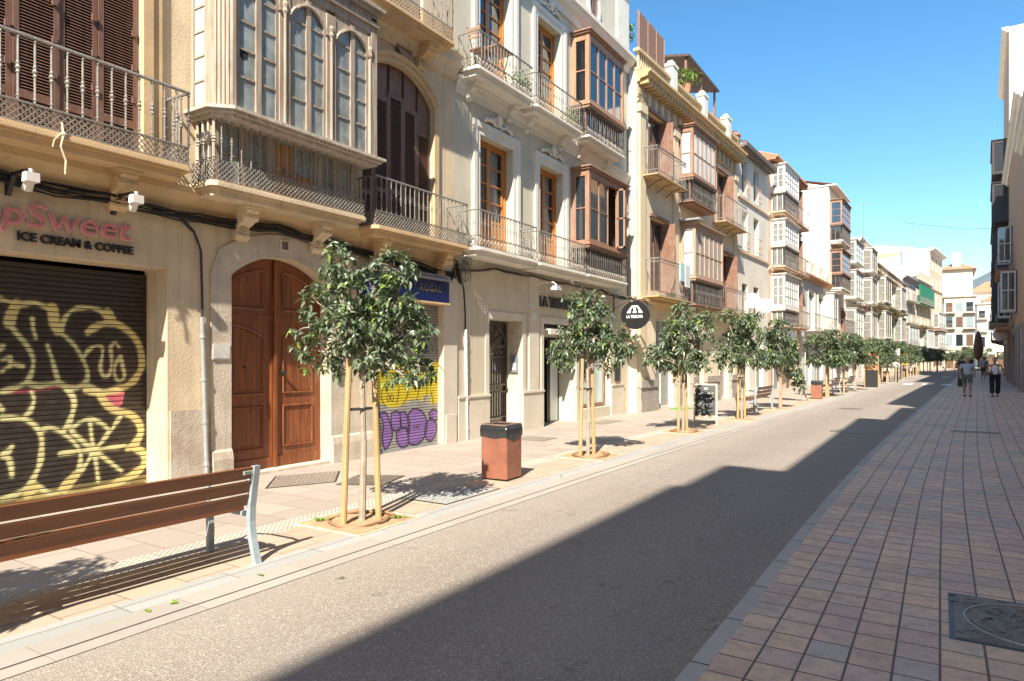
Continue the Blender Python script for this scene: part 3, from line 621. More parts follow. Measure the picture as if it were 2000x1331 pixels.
STK=[([(4.13, 1.93), (4.26, 2.02), (4.42, 2.05), (4.58, 1.98), (4.72, 1.82), (4.77, 1.63), (4.74, 1.45), (4.62, 1.31), (4.44, 1.24), (4.26, 1.22), (4.11, 1.25)], 0.071), ([(3.85, 1.98), (3.89, 2.09), (3.97, 2.18), (4.11, 2.22), (4.26, 2.19), (4.33, 2.12)], 0.038), ([(4.36, 2.16), (4.39, 2.09)], 0.117), ([(3.46, 2.21), (3.57, 2.24), (3.67, 2.2), (3.74, 2.16)], 0.045), ([(3.75, 2.18), (3.77, 2.03), (3.82, 1.94)], 0.11), ([(3.27, 2.25), (3.34, 2.23), (3.4, 2.21)], 0.035), ([(3.4, 2.21), (3.36, 2.1), (3.33, 2.0)], 0.101), ([(3.33, 2.0), (3.4, 1.89), (3.5, 1.76), (3.56, 1.61), (3.55, 1.47), (3.5, 1.37)], 0.035), ([(3.82, 1.93), (3.9, 1.86), (3.99, 1.76), (4.08, 1.6), (4.13, 1.46), (4.11, 1.35), (4.02, 1.3)], 0.037), ([(3.55, 2.06), (3.56, 1.95), (3.59, 1.85)], 0.032), ([(3.7, 1.77), (3.75, 1.63), (3.81, 1.38)], 0.033), ([(4.07, 1.61), (4.13, 1.71), (4.22, 1.77), (4.29, 1.75), (4.29, 1.63), (4.27, 1.5), (4.31, 1.41), (4.38, 1.44), (4.4, 1.58), (4.39, 1.75), (4.44, 1.81), (4.49, 1.76)], 0.027), ([(4.51, 1.65), (4.44, 1.54), (4.44, 1.42), (4.49, 1.35), (4.55, 1.4), (4.53, 1.53), (4.51, 1.65)], 0.028), ([(3.27, 1.27), (3.42, 1.32), (3.5, 1.35), (3.61, 1.32), (3.8, 1.34), (3.9, 1.3), (4.02, 1.29), (4.11, 1.31), (4.26, 1.23)], 0.047), ([(3.54, 1.26), (3.57, 1.17), (3.54, 1.06), (3.48, 0.99)], 0.032), ([(3.9, 1.28), (3.97, 1.17), (3.97, 1.02), (3.92, 0.87), (3.85, 0.79)], 0.048), ([(3.27, 0.99), (3.4, 0.98), (3.51, 0.94), (3.61, 0.83), (3.65, 0.68), (3.63, 0.48), (3.57, 0.31), (3.5, 0.22), (3.39, 0.15), (3.27, 0.13)], 0.046), ([(3.64, 0.82), (3.72, 0.85), (3.8, 0.82), (3.9, 0.74), (3.99, 0.64), (4.05, 0.52), (4.04, 0.37), (3.97, 0.23), (3.87, 0.14), (3.74, 0.11), (3.61, 0.21)], 0.04), ([(3.95, 0.81), (4.04, 0.88), (4.17, 0.91), (4.29, 0.85), (4.39, 0.76), (4.44, 0.83), (4.51, 0.92)], 0.035), ([(4.26, 1.22), (4.33, 1.09), (4.44, 1.0), (4.6, 0.94), (4.72, 0.83), (4.75, 0.68), (4.68, 0.57), (4.6, 0.52)], 0.079), ([(4.64, 0.53), (4.78, 0.44), (4.8, 0.31), (4.7, 0.21), (4.56, 0.15), (4.48, 0.12), (4.37, 0.08), (4.18, 0.05), (3.9, 0.05)], 0.083), ([(4.15, 0.89), (4.17, 0.72), (4.2, 0.54), (4.22, 0.37), (4.25, 0.18)], 0.038), ([(3.83, 0.54), (3.99, 0.55), (4.2, 0.54), (4.41, 0.55), (4.56, 0.56)], 0.042), ([(3.96, 0.77), (4.08, 0.65), (4.2, 0.54), (4.35, 0.41), (4.52, 0.25)], 0.038), ([(4.37, 0.74), (4.27, 0.61), (4.2, 0.54), (4.13, 0.42), (4.06, 0.32)], 0.038), ([(3.87, 0.14), (3.99, 0.27)], 0.102), ([(3.57, 0.2), (3.51, 0.14)], 0.098), ([(3.36, 0.68), (3.33, 0.63), (3.27, 0.59), (3.33, 0.54), (3.36, 0.36)], 0.043), ([(3.27, 1.08), (3.18, 1.19), (3.09, 1.16)], 0.038), ([(3.27, 2.25), (3.18, 2.28), (3.08, 2.19), (3.05, 2.04)], 0.041), ([(3.27, 1.75), (3.21, 1.67)], 0.034), ([(3.27, 1.49), (3.36, 1.56), (3.46, 1.54)], 0.028), ([(3.27, 1.61), (3.34, 1.63), (3.34, 1.53)], 0.028)]
PINKP=[(4.26,1.22),(4.56,1.25),(4.53,1.08),(4.47,1.0)]
rnd=random.Random(3)
BB=[(min(p[0] for p in s_)-w_,max(p[0] for p in s_)+w_,min(p[1] for p in s_)-w_,max(p[1] for p in s_)+w_) for s_,w_ in STK]
def cat(P):          # smooth polyline
    out=[]
    for i in range(len(P)-1):
        p0=P[max(i-1,0)];p1=P[i];p2=P[i+1];p3=P[min(i+2,len(P)-1)]
        for k in range(4):
            t=k/4; out.append(tuple(.5*((2*p1[j])+(-p0[j]+p2[j])*t+(2*p0[j]-5*p1[j]+4*p2[j]-p3[j])*t*t+(-p0[j]+3*p1[j]-3*p2[j]+p3[j])*t**3) for j in (0,1)))
    return out+[P[-1]]
SM=[cat(s_) if len(s_)>3 else s_ for s_,_ in STK]
def mixv(a,b,t): return tuple(a[i]*(1-t)+b[i]*t for i in range(3))
def paint1(Y,z):
    base=(.035,.026,.022)
    n=math.sin(Y*31+math.sin(z*9)*2)*.5+math.sin(z*47+Y*3)*.5
    base=mixv(base,(.085,.075,.07),max(0,n)*.35)
    if z>2.3 or Y>4.8: base=mixv(base,(.05,.045,.042),.5)
    if 1.42<z<1.78 and 4.1<Y<4.6: base=mixv(base,(.30,.02,.09),.25*max(0,math.sin(z*52))*max(0,math.sin((Y-4.05)*5.5)))
    if z<.16 and Y<4.85: base=mixv(base,(.62,.50,.18),.75 if z<.10+.03*math.sin(Y*9) else .3)
    if inpoly(Y,z,PINKP): base=(.62,.14,.20)
    if abs(z-1.29-.02*math.sin(Y*5))<.014 and Y<4.1: base=(.35,.06,.09)
    for (s_,w_),sm,bb in zip(STK,SM,BB):
        if bb[0]-.03<Y<bb[1]+.03 and bb[2]-.03<z<bb[3]+.03:
            d_=pdist(Y,z,sm)-w_*.47+.006*math.sin(Y*23+z*17)
            if d_<.045: base=mixv(base,(.62,.55,.25),.22*(1-max(0,d_)/.045)**2)
            if d_<.014:
                t=min(1,max(0,(.014-d_)/.018)); base=mixv(base,(.74,.70,.36) if w_<.06 else (.74,.62,.26),t)
    return base
shutter('roller_shutter',B,1.0,4.83,.06,2.72,-.45,lambda Y,z: paint1(Y,z) if Y>2.7 else (.04,.03,.025),330,.058)
VIO=(.20,.085,.36); VL=[([(8.62,.66),(8.72,.50),(8.70,.30),(8.76,.10),(8.92,.30),(8.84,.55),(8.78,.66)],1),([(8.92,.66),(8.93,.45),(9.02,.37),(9.15,.42),(9.10,.66)],1),([(9.16,.66),(9.17,.42),(9.30,.40),(9.36,.30),(9.30,.62)],1),([(9.06,.34),(9.18,.38),(9.30,.34),(9.34,.12),(9.20,.07),(9.08,.16)],1),([(9.38,.60),(9.52,.68),(9.72,.62),(9.84,.46),(9.80,.22),(9.60,.10),(9.38,.16),(9.42,.38)],1),([(9.86,.40),(10.0,.48),(10.14,.36),(10.10,.18),(9.96,.10),(9.84,.22)],1),([(9.96,.60),(10.08,.66),(10.2,.58),(10.16,.47),(10.0,.50)],1)]
def grow(p,f): cx=sum(q[0] for q in p)/len(p);cz_=sum(q[1] for q in p)/len(p); return [(cx+(q[0]-cx)*f,cz_+(q[1]-cz_)*f) for q in p]
VP=[cat(grow(p,1.13)+[grow(p,1.13)[0]]) for p,_ in VL]
YLN=[cat(l) for l in [[(8.80,1.22),(8.70,1.11),(8.66,.98),(8.72,.85),(8.83,.74)],[(9.09,1.31),(9.11,1.14),(9.09,.96),(9.05,.84)],[(9.17,1.18),(9.31,1.09),(9.35,1.0),(9.27,.87),(9.15,.74)],[(9.5,1.28),(9.61,1.16),(9.64,1.02),(9.59,.88),(9.5,.82)],[(9.89,1.27),(9.87,.98),(9.8,.84),(9.8,.73)],[(10.0,1.0),(10.07,.8),(10.1,.71)],[(8.84,1.0),(8.80,.94),(8.84,.88),(8.88,.94),(8.84,1.0)],[(8.93,1.0),(8.89,.94),(8.93,.88),(8.97,.94),(8.93,1.0)]]]
def paint2(Y,z):
    base=(.36,.35,.33)
    if z>1.5+.08*math.sin(Y*7): return (.30,.285,.265)
    edge=.80+.06*math.sin(Y*6+1)
    if Y<8.62 and z<1.05: base=(.16,.16,.17)
    if z>edge:
        t=min(1,(z-edge)/.05); base=mixv(base,(.70,.55,.025),t)
        if 9.78<Y<9.98 and z<.95 or 9.10<Y<9.2 and z>1.18: base=mixv(base,(.38,.40,.42),.8)
        if any(pdist(Y,z,l)<.011 for l in YLN): base=(.12,.10,.04)
    ins=False;dd=9
    for P in VP:
        if inpoly(Y,z,P): ins=True
        dd=min(dd,pdist(Y,z,P))
    if ins: base=mixv(VIO,(.36,.22,.55),.5+.5*math.sin(z*105))
    if dd<.022: base=mixv((.05,.035,.07),base,max(0,(dd-.012)/.01))
    if 9.5<Y<9.66 and .34<z<.44 and ins and math.sin(Y*90)+math.sin(z*70)>.6: base=(.06,.04,.07)
    return base
shutter('roller_shutter',B,8.46,10.2,.02,2.66,-.06,paint2,170,.05)
mb=MB(); mb.box(-.47,-.43,y(1.0),y(4.83),0,.06); mb.build('shutter_bottom_rail',BLACK,B.root)
mb=MB(); mb.box(-.09,-.03,y(8.46),y(10.2),0,.03); mb.build('shutter_bottom_rail',STEEL,B.root)
# ---- carriage door ----
def door_leaf(b,ya,yb,hinge):
    mb=MB(); d=-.22; a,c=y(ya),y(yb); top=lambda Y: cz2+math.sqrt(max(0,rad2**2-(Y-6.575)**2))-.01
    # leaf body follows the arch
    n=10; poly=[(a,.05)]+[(c,.05)]+[(y(yb-(yb-ya)*k/n),top(yb-(yb-ya)*k/n)) for k in range(n+1)]
    mb.prism_x(poly,d-.06,d)
    def mould(p,w_=.035,dd=.02):
        m_=len(p)
        for i in range(m_):
            (y1,z1),(y2,z2)=p[i],p[(i+1)%m_]; mb.cyl((d+.006,y1,z1),(d+.006,y2,z2),w_*.5,n=6)
            mb.cyl((d+.004,y1+(.03 if y1<(a+c)/2 else -.03),z1+(.03 if z1<(p[0][1]+p[-1][1])/2 else -.03)),(d+.004,y2+(.03 if y2<(a+c)/2 else -.03),z2+(.03 if z2<(p[0][1]+p[-1][1])/2 else -.03)),w_*.25,n=4)
    i0,i1=ya+.17,yb-.17
    mould([(y(i0),.34),(y(i1),.34),(y(i1),.93),(y(i0),.93)])
    tp=[(y(i1-(i1-i0)*k/8),1.93+.16*math.sin(math.pi*(.5+.5*((k/8) if hinge else (1-k/8))))) for k in range(9)] if True else []
    mould([(y(i0),1.12),(y(i1),1.12)]+tp)
    tp=[(y(i1-(i1-i0)*k/8),top(i1-(i1-i0)*k/8)-.15) for k in range(9)]
    mould([(y(i0),2.33),(y(i1),2.33)]+tp)
    mb.box(d,d+.012,a+.02,c-.02,2.18,2.24); mb.box(d,d+.02,a+.01,c-.01,.05,.2)
    for s_ in (a+.01,c-.04): mb.box(d,d+.016,s_,s_+.03,.05,2.6)
    o=mb.build('door_leaf',DOORW if hinge else DOORW,b.root)
    return o
rad2=rad if False else ((.875**2+.32**2)/(2*.32)); cz2=3.06-rad2
l1=door_leaf(B,5.70,6.56,False); l2=door_leaf(B,6.57,7.45,True)
for o_ in (l1,l2): tag(o_,'reddish varnished panelled door leaf')
mb=MB(); mb.box(-.2,-.175,y(6.555),y(6.605),.05,3.03); mb.build('door_meeting_strip',DOORW,l2)
mb=MB(); mb.lathe(0,0,[(.02,0),(.02,.03),(.035,.045),(.03,.07),(.01,.08)],10)
kn=mb.build('door_knob',BLACK,l2,loc=(-.2,y(6.70),1.42)); kn.rotation_euler=(0,R(90),0)
mb=MB()
for yy in (6.08,7.02): mb.cyl((-.225,y(yy),1.50),(-.19,y(yy),1.50),.014,n=8); mb.flush('keyhole',BLACK,l1)
mb=MB(); mb.box(-.26,.02,y(5.7),y(7.45),0,.045); mb.build('door_step',STONE,B.root)
# ---- louvred shutters, first window ----
def leaf(b,name,Y0,Y1,z0,z1,d,cross,mat=BROWNS,slat=.033,lab=None):
    mb=MB(); louvre_leaf(mb,y(Y0),y(Y1),z0,z1,d,cross=cross,slat=slat); return mb.build(name,[mat,DARK],b.root)
for i,(a_,c_) in enumerate([(2.87,3.20),(3.205,3.64),(3.645,4.04),(4.045,4.49)]):
    o=leaf(B,'louvred_shutter',a_,c_,3.95,7.15,-.05+(.015 if i%2 else 0),(.13,.62))
    mb=MB(); [(mb.box(-.04,-.01,y(c_)-.075,y(c_)-.03,z_,z_+.07),mb.flush('hinge',BROWNS,o)) for z_ in (4.62,5.0,5.4)]
# arched shutters of the third window
tops=lambda Y: cz+0
for i in range(5):
    a_=8.11+i*.374; c_=a_+.370; zt=min(cz+math.sqrt(max(0,(rad-.02)**2-(q-9.04)**2)) for q in (a_,c_))
    mb=MB(); yy0,yy1=y(a_),y(c_); louvre_leaf(mb,yy0,yy1,3.8,zt-.45,-.07,cross=(.30,),slat=.034,st=.05)
    P=[(yy0,zt-.452),(yy1,zt-.452)]+[(y(c_-(c_-a_)*k/5),cz+math.sqrt(max(0,(rad-.01)**2-(c_-(c_-a_)*k/5-9.04)**2))) for k in range(6)]
    mb.prism_x(P,-.11,-.085); 
    for p_,q_ in zip(P,P[1:]+P[:1]): mb.cyl((-.085,p_[0],p_[1]),(-.085,q_[0],q_[1]),.022,n=4)
    mb.build('louvred_shutter',[BROWNS,DARK],B.root)
# upper right window: reed blind
mb=MB(); a_,c_=y(8.4),y(9.65)
for k in range(46): mb.cyl((-.06,a_,7.6+k*.03),(-.06,c_,7.6+k*.03),.012,n=4)
mb.build('window_blind',M('reed_blind',(.62,.55,.42),.8,.1,8),B.root)
# ---- balconies ----
def fullbalc(b,ya,yb,z0,z1,zl,zr,d,brs,mat,style='lattice',bh=.44,bd=.34,**k):
    s_=slab(b,ya,yb,z0,z1,d,mat,chamfer=.06); railing(b,s_,ya+.02,yb-.02,z1+.015,zl,zr,d-.02,style=style,**k)
    for q in brs: bracket(b,q,z0,bh,bd,.19,par=s_,mat=mat)
    return s_
fullbalc(B,2.0,4.84,3.74,3.90,4.12,4.77,.47,(4.2,2.4),CREAM2,k=1.25,sp=.145)
fullbalc(B,5.12,7.72,3.64,3.81,4.07,4.08,.5,(5.82,7.12),CREAM,k=.01,sp=9)
fullbalc(B,7.95,10.42,3.58,3.73,3.96,4.51,.5,(8.4,10.1),CREAM2,k=1.0,sp=.118)
fullbalc(B,7.70,9.98,7.24,7.37,7.62,8.3,.5,(8.15,9.55),CREAM2,k=1.0,sp=.118,lmat=M('rusty_lattice',(.42,.30,.20),.6,.25,30),bh=.42,bd=.36)
# ---- glazed bay (galeria) of weathered wood ----
ba,bc=y(5.14),y(7.86); D=.60; z0,z1=4.72,6.86
g_=MB(); ch=.17
# chamfered left corner post with flutes, straight right post
g_.prism_z([(D-ch-.14,ba),(D-ch,ba),(D,ba+ch),(D,ba+ch+.05),(D-.06,ba+ch+.05),(D-ch-.14,ba+.06)],z0,z1)
for t in (.2,.4,.6,.8): g_.cyl((D-ch+ch*t+.004,ba+ch*t-.004,z0+.0),(D-ch+ch*t+.004,ba+ch*t-.004,z1-.35),.011,n=5)
g_.box(D-.09,D,bc-.12,bc,z0,z1); g_.box(0,.05,ba,ba+.05,z0,z1); g_.box(0,.05,bc-.05,bc,z0,z1)
g_.box(.05,D-ch-.14,ba+.005,ba+.045,z0,z0+.06); g_.box(.05,D-ch-.14,ba+.005,ba+.045,z1-.25,z1)
# thin post right of the chamfer
edges=[(y(5.64)-.36,y(6.02)),(y(6.17),y(6.85)),(y(7.02),y(7.69))]
edges=[(ba+ch+.07,y(6.03)),(y(6.20),y(6.85)),(y(7.02),y(7.70))]
posts=[(y(6.03),y(6.20)),(y(6.85),y(7.02)),(y(7.70),bc-.12)]
for a_,c_ in posts:
    g_.box(D-.07,D-.012,a_,c_,z0,z1-.3); m_=(a_+c_)/2; g_.cyl((D-.012,m_,z0),(D-.012,m_,z1-.62),.022,n=8); g_.lathe(D-.012,m_,[(.022,z1-.64),(.04,z1-.60),(.03,z1-.56),(.045,z1-.5),(.02,z1-.46)],8)
pn=MB()
for a_,c_ in edges:
    m_=(a_+c_)/2; hw_=(c_-a_)/2
    frame_rect(g_,a_,c_,z0,z1-.25,.05,D-.065,D-.03); g_.box(D-.07,D-.015,m_-.04,m_+.04,z0,z1-.28)
    for s0,s1 in ((a_+.05,m_-.04),(m_+.04,c_-.05)):
        for k in range(1,5): z_=z0+.09+k*.354; g_.box(D-.06,D-.03,s0,s1,z_-.012,z_+.012)
    pn.quad((D-.045,a_+.03,z0+.04),(D-.045,c_-.03,z0+.04),(D-.045,c_-.03,z1-.26),(D-.045,a_+.03,z1-.26))
    # arched head
    ns=14; zs=z1-.62
    for k in range(ns):
        t0,t1=k/ns,(k+1)/ns; f=lambda t: zs+.26*math.sin(math.pi*t)**.75
        Y0_,Y1_=a_+(c_-a_)*t0,a_+(c_-a_)*t1
        vs=[(D-.028,Y0_,f(t0)),(D-.028,Y1_,f(t1)),(D-.028,Y1_,z1-.2),(D-.028,Y0_,z1-.2)]; g_.add(vs,[(0,1,2,3)])
        g_.cyl((D-.012,Y0_,f(t0)),(D-.012,Y1_,f(t1)),.028,n=5)
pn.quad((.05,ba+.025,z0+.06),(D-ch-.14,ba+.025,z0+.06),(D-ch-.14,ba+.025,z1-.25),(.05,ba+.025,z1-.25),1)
pn.quad((.05,bc-.03,z0+.06),(D-.09,bc-.03,z0+.06),(D-.09,bc-.03,z1-.25),(.05,bc-.03,z1-.25))
for k in range(1,6): z_=z0+.06+k*.31; g_.box(.05,D-ch-.14,ba+.012,ba+.04,z_-.011,z_+.011)
g_.box(D-ch-.17,D-ch-.14,ba+.01,ba+.05,z0,z1); 
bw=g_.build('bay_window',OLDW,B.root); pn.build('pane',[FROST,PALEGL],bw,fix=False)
t_=MB()
for e,za,zb in ((-.01,z1-.24,z1-.12),(.03,z1-.12,z1-.06),(.0,z1-.06,z1+.06),(.06,z1+.06,z1+.12),(.1,z1+.12,z1+.17)):
    t_.prism_z([(0,ba-e),(D-ch+e*.4,ba-e),(D+e,ba+ch-e*.4),(D+e,bc+e),(0,bc+e)],za,zb)
t_.build('cornice',OLDW,bw)
t_=MB()
for e,za,zb in ((.10,z0-.04,z0-.0),(.06,z0-.075,z0-.04),(.01,z0-.12,z0-.075)):
    t_.prism_z([(0,ba-e),(D-ch+e*.4,ba-e),(D+e,ba+ch-e*.4),(D+e,bc+e),(0,bc+e)],za,zb)
t_.build('sill',OLDWL,bw)
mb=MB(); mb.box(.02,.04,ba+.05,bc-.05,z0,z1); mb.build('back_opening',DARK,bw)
mb=MB(); hx=D-.041; mb.add([(hx,edges[0][0]+.06,5.52),(hx,edges[0][0]+.05,5.43),(hx,edges[0][0]+.10,5.38),(hx,edges[0][0]+.17,5.42),(hx,edges[0][0]+.18,5.48),(hx,edges[0][0]+.13,5.53)],[(0,1,2,3,4,5)]); mb.build('broken_pane_hole',DARK,bw,fix=False)
# lower balustrade of the bay
lo=MB(); lp=MB(); dd=.36; zl,zz=3.83,4.60; a0,c0=y(5.2),y(7.62)
lo.box(dd-.05,dd,a0,a0+.09,zl,zz); lo.box(0,.05,a0,a0+.05,zl,zz)
segs=[(a0+.09,y(5.62)),(y(5.68),y(6.0)),(y(6.12),y(6.45)),(y(6.47),y(6.82)),(y(6.95),y(7.2)),(y(7.28),y(7.54))]
for a_,c_ in segs:
    frame_rect(lo,a_,c_,zl,zz,.035,dd-.05,dd-.015); m_=(a_+c_)/2; lo.box(dd-.045,dd-.02,m_-.012,m_+.012,zl,zz); lo.box(dd-.045,dd-.02,a_,c_,4.2,4.23)
for a_,c_ in zip([s_[1] for s_ in segs[:-1]],[s_[0] for s_ in segs[1:]]): lo.box(dd-.05,dd,a_,c_,zl,zz)
lo.box(dd-.05,dd,y(7.54),c0,zl,zz)
q_=lo.build('lower_frame',OLDW,B.root)
lp.quad((dd-.034,a0,zl),(dd-.034,c0,zl),(dd-.034,c0,zz),(dd-.034,a0,zz)); lp.quad((.0,a0+.03,zl),(dd-.05,a0+.03,zl),(dd-.05,a0+.03,zz),(.0,a0+.03,zz)); lp.build('lower_pane',FROST,q_,fix=False)
mb=MB(); mb.quad((dd-.030,y(6.16),zl+.03),(dd-.030,y(6.42),zl+.03),(dd-.030,y(6.42),zz-.04),(dd-.030,y(6.16),zz-.04)); mb.quad((dd-.030,y(6.5),zl+.03),(dd-.030,y(6.78),zl+.03),(dd-.030,y(6.78),4.19),(dd-.030,y(6.5),4.19)); mb.build('wooden_panel',ORANGEW,q_,fix=False)
mb=MB()
for k in range(17): baluster(mb,.45,y(5.26)+k*.143,4.08,4.60,.95)
for k in range(4): baluster(mb,.08+k*.11,y(5.18),4.08,4.60,1.9,m=1)
mb.build('balustrade',[IRONL,OLDWL],B.root)
# ---- fittings on the wall: separate things ----
def wire_bundle(name,label,pts,n=7,r=.011,spread=.05,sag=.05,cat='cables',grp=None):
    mb=MB(); rn=random.Random(len(pts)*7+n)
    for k in range(n):
        ox,oz=rn.uniform(-.01,spread),rn.uniform(-spread,spread); path=[]
        for (p,q) in zip(pts,pts[1:]):
            for t in (0,.25,.5,.75): 
                path.append((p[0]+(q[0]-p[0])*t+abs(ox),p[1]+(q[1]-p[1])*t,p[2]+(q[2]-p[2])*t+oz-sag*math.sin(math.pi*t)*rn.uniform(.3,1.2)+rn.uniform(-.008,.008)))
        path.append((pts[-1][0]+abs(ox),pts[-1][1],pts[-1][2]+oz)); mb.tube(path,r*rn.uniform(.6,1.25),5)
    return tag(mb.build(name,CABLE,None),label,cat,grp)
X0=-8
wire_bundle('cable_bundle','thick bundle of black cables sagging below the cornice above the pink lettering',[(X0+.06,.5,3.47),(X0+.06,1.8,3.45),(X0+.06,3.0,3.44),(X0+.06,4.1,3.42),(X0+.06,5.2,3.40),(X0+.06,6.4,3.46),(X0+.06,7.3,3.42),(X0+.06,8.6,3.34),(X0+.06,9.5,3.30),(X0+.06,10.5,3.22),(X0+.03,10.7,3.3)],11,.012,.055,.045)
wire_bundle('hanging_cables','loose loops of black cable drooping above the blue shop sign',[(X0+.08,8.9,3.22),(X0+.12,9.6,3.02),(X0+.1,10.3,3.08),(X0+.06,10.62,3.45),(X0+.05,10.74,3.1)],5,.014,.05,.09)
wire_bundle('wall_cable','black cable running from the bundle down to the grey pipe beside the timber door',[(X0+.03,4.95,3.38),(X0+.04,5.15,3.22),(X0+.035,5.25,3.0),(X0+.035,5.27,2.3),(X0+.04,5.26,2.15)],2,.014,.01,0)
def downpipe(label,x,Y,z0,z1,r,mat,tilt=0,grp=None):
    t=empty('downpipe',(x,Y,0)); tag(t,label,'pipe',grp)
    mb=MB(); mb.tube([(0,0,z0),(.0,tilt*.5,(z0+z1)/2),(0,tilt,z1)],r,10); mb.build('pipe',mat,t,smooth=False)
    mb=MB()
    for z in [z0+.25+(z1-z0-.5)*k/3 for k in range(4)]: mb.cyl((0,tilt*(z-z0)/(z1-z0),z-.02),(0,tilt*(z-z0)/(z1-z0),z+.02),r*1.3,n=10); mb.box(-.06,0,-.01+tilt*(z-z0)/(z1-z0),.01+tilt*(z-z0)/(z1-z0),z-.01,z+.01)
    mb.build('clamp',mat,t); return t
downpipe('grey metal pipe on the wall left of the arched timber door',X0+.05,5.33,.02,2.15,.028,PIPE,-.07)
downpipe('slim white pipe leaning on the wall right of the blue sign shop',X0+.06,10.98,.0,2.2,.03,WPIPE,-.04)
wire_bundle('wall_cable','black cable dropping to the slim white pipe right of the blue sign',[(X0+.03,10.75,3.3),(X0+.04,10.9,3.0),(X0+.04,10.95,2.5),(X0+.05,10.94,2.15)],2,.014,.012,0)
# shop lettering
PK=M('pink_lettering',(.62,.20,.22),.4,.05,5); PKL=M('pale_pink_lettering',(.74,.42,.38),.4,.05,5); BL=M('black_lettering',(.02,.02,.022),.4,.1,5)
t=empty('shop_lettering',(X0+.004,2.88,3.0)); tag(t,'pink epSweet lettering with black ICE CREAM & COFFEE line above the graffiti shutter','sign')
text_obj('neon_word','epSweet',.36,PKL,t,(0.015,0,-.012),ext=.012,off=.006,width=1.50,shear=.12)
text_obj('neon_core','epSweet',.36,PK,t,(0.03,.010,-.01),ext=.012,off=-.006,width=1.48,shear=.12)
text_obj('small_word','ICE CREAM & COFFEE',.125,BL,t,(0.02,.34,-.165),ext=.012,off=.004,width=1.18,shear=0)
def spot(label,Y,z,big=False):
    t=empty('spotlight',(X0,Y,z)); tag(t,label,'lamp','spotlights over the pink lettering')
    mb=MB(); mb.box(.0,.03,-.025,.025,-.16,.06); mb.add([(.03,-.02,.04),(.03,.02,.04),(.03,.02,-.16),(.03,-.02,-.16),(.16,-.02,.05),(.16,.02,.05),(.16,.02,.02),(.16,-.02,.02)],[(0,1,5,4),(3,7,6,2),(0,4,7,3),(1,2,6,5),(4,5,6,7)]); mb.box(.03,.42,-.012,.012,.03,.055); mb.build('arm',BLACK,t)
    mb=MB(); mb.box(.36,.46,-.02,.10,-.07,.02); mb.cyl((.41,.04,.02),(.41,.04,.06),.022,n=8); mb.cyl((.40,.04,-.03),(.30,.05,-.12),.045,.05,n=10); mb.build('lamp_head',WSHUT,t)
spot('small white spotlight on a black bracket left above the pink S',3.14,3.43); spot('small white spotlight on a black bracket above the pink double e',4.18,3.42)
# blue sign
t=empty('shop_sign',(X0,9.1,2.84)); tag(t,'dark blue box sign reading ROSAL with grey blind housing, behind the first tree','sign')
mb=MB(); mb.box(.02,.27,-1.05,1.03,-.19,.19); mb.build('sign_box',M('royal_blue_panel',(.004,.012,.085),.35,.1,4),t)
mb=MB(); mb.box(.0,.33,-1.1,1.06,.20,.235); mb.cyl((.22,-1.1,.27),(.22,1.08,.27),.05,n=10); mb.build('blind_housing',M('grey_blind_housing',(.30,.27,.27),.6,.2,9),t)
mb=MB(); mb.box(.0,.29,-1.05,1.03,-.225,-.195); mb.build('sign_base',CREAM2,t)
text_obj('sign_text','ROSAL',.19,M('tarnished_gold',(.12,.10,.08),.4,.1,9,metal=.2),t,(.275,.18,-.02),ext=.006,off=.002,width=.62,space=1.15)
# little things on the wall
def plate(name,label,cat,Y,z,wd,h,mat,d=.02,x=0):
    t=MB(); t.box(0,d,-wd/2,wd/2,-h/2,h/2); t.box(d,d+.004,-wd/2+.015,wd/2-.015,-h/2+.015,h/2-.015); o=t.build(name,mat,None,loc=(X0+x,Y,z)); return tag(o,label,cat)
plate('name_plate','white stone street plate with worn marks beside the grey pipe','plate',5.54,1.71,.27,.20,M('marble_plate',(.58,.57,.53),.4,.12,14,stain=.5),x=.03)
t=empty('meter_box',(X0+.005,6.56,3.24)); tag(t,'small square vent box in the wall above the timber door','vent')
mb=MB(); frame_rect(mb,-.08,.08,-.08,.08,.02,.03,.05); mb.build('vent_frame',STONE2,t); mb=MB(); mb.box(.03,.04,-.06,.06,-.06,.06); mb.build('grille',M('dull_olive_metal',(.16,.14,.11),.6),t)
t=empty('intercom',(X0+.035,7.60,1.42)); tag(t,'slim metal door intercom right of the timber door','intercom')
mb=MB(); mb.box(0,.02,-.045,.045,-.17,.17); mb.build('panel',STEEL,t); mb=MB(); [mb.box(.02,.026,-.03,.03,-.14+k*.03,-.12+k*.03) for k in range(8)]; mb.build('button',BLACK,t)
mb=MB(); mb.tube([(0,0,0),(.01,.01,-.12),(.02,-.02,-.25),(.015,.03,-.38),(.02,.02,-.52)],[.012,.014,.01,.012,.008],5); mb.tube([(0,0,-.1),(.02,-.08,-.2),(.01,-.09,-.27)],.008,5); mb.lathe(.01,.01,[(.01,-.15),(.03,-.12),(.01,-.09)],6)
tag(mb.build('hanging_rope',M('pale_rope',(.62,.50,.36),.9),None,loc=(X0+.5,3.42,4.0)),'pale knotted rope hanging from the left balcony','rope')
# ================= BUILDING TWO: sage plaster with white trims =================
B=Bld('apartment_house','sage green house with white window surrounds, honey wooden windows and bar at street level',10.66,19.3,14,SAGE,curve=False); y=B.y
OP=[(11.48,12.78,3.78,6.22),(13.95,15.12,3.78,6.22),(11.48,12.70,7.22,9.75),(13.85,15.02,7.22,9.68)]
for o_ in OP: B.hole(*o_,dep=.28)
B.hole(11.79,13.14,0,2.46,dep=.42); B.hole(14.10,15.80,0,2.46,dep=.55); B.hole(16.02,18.0,.28,2.46,dep=.3); B.finish()
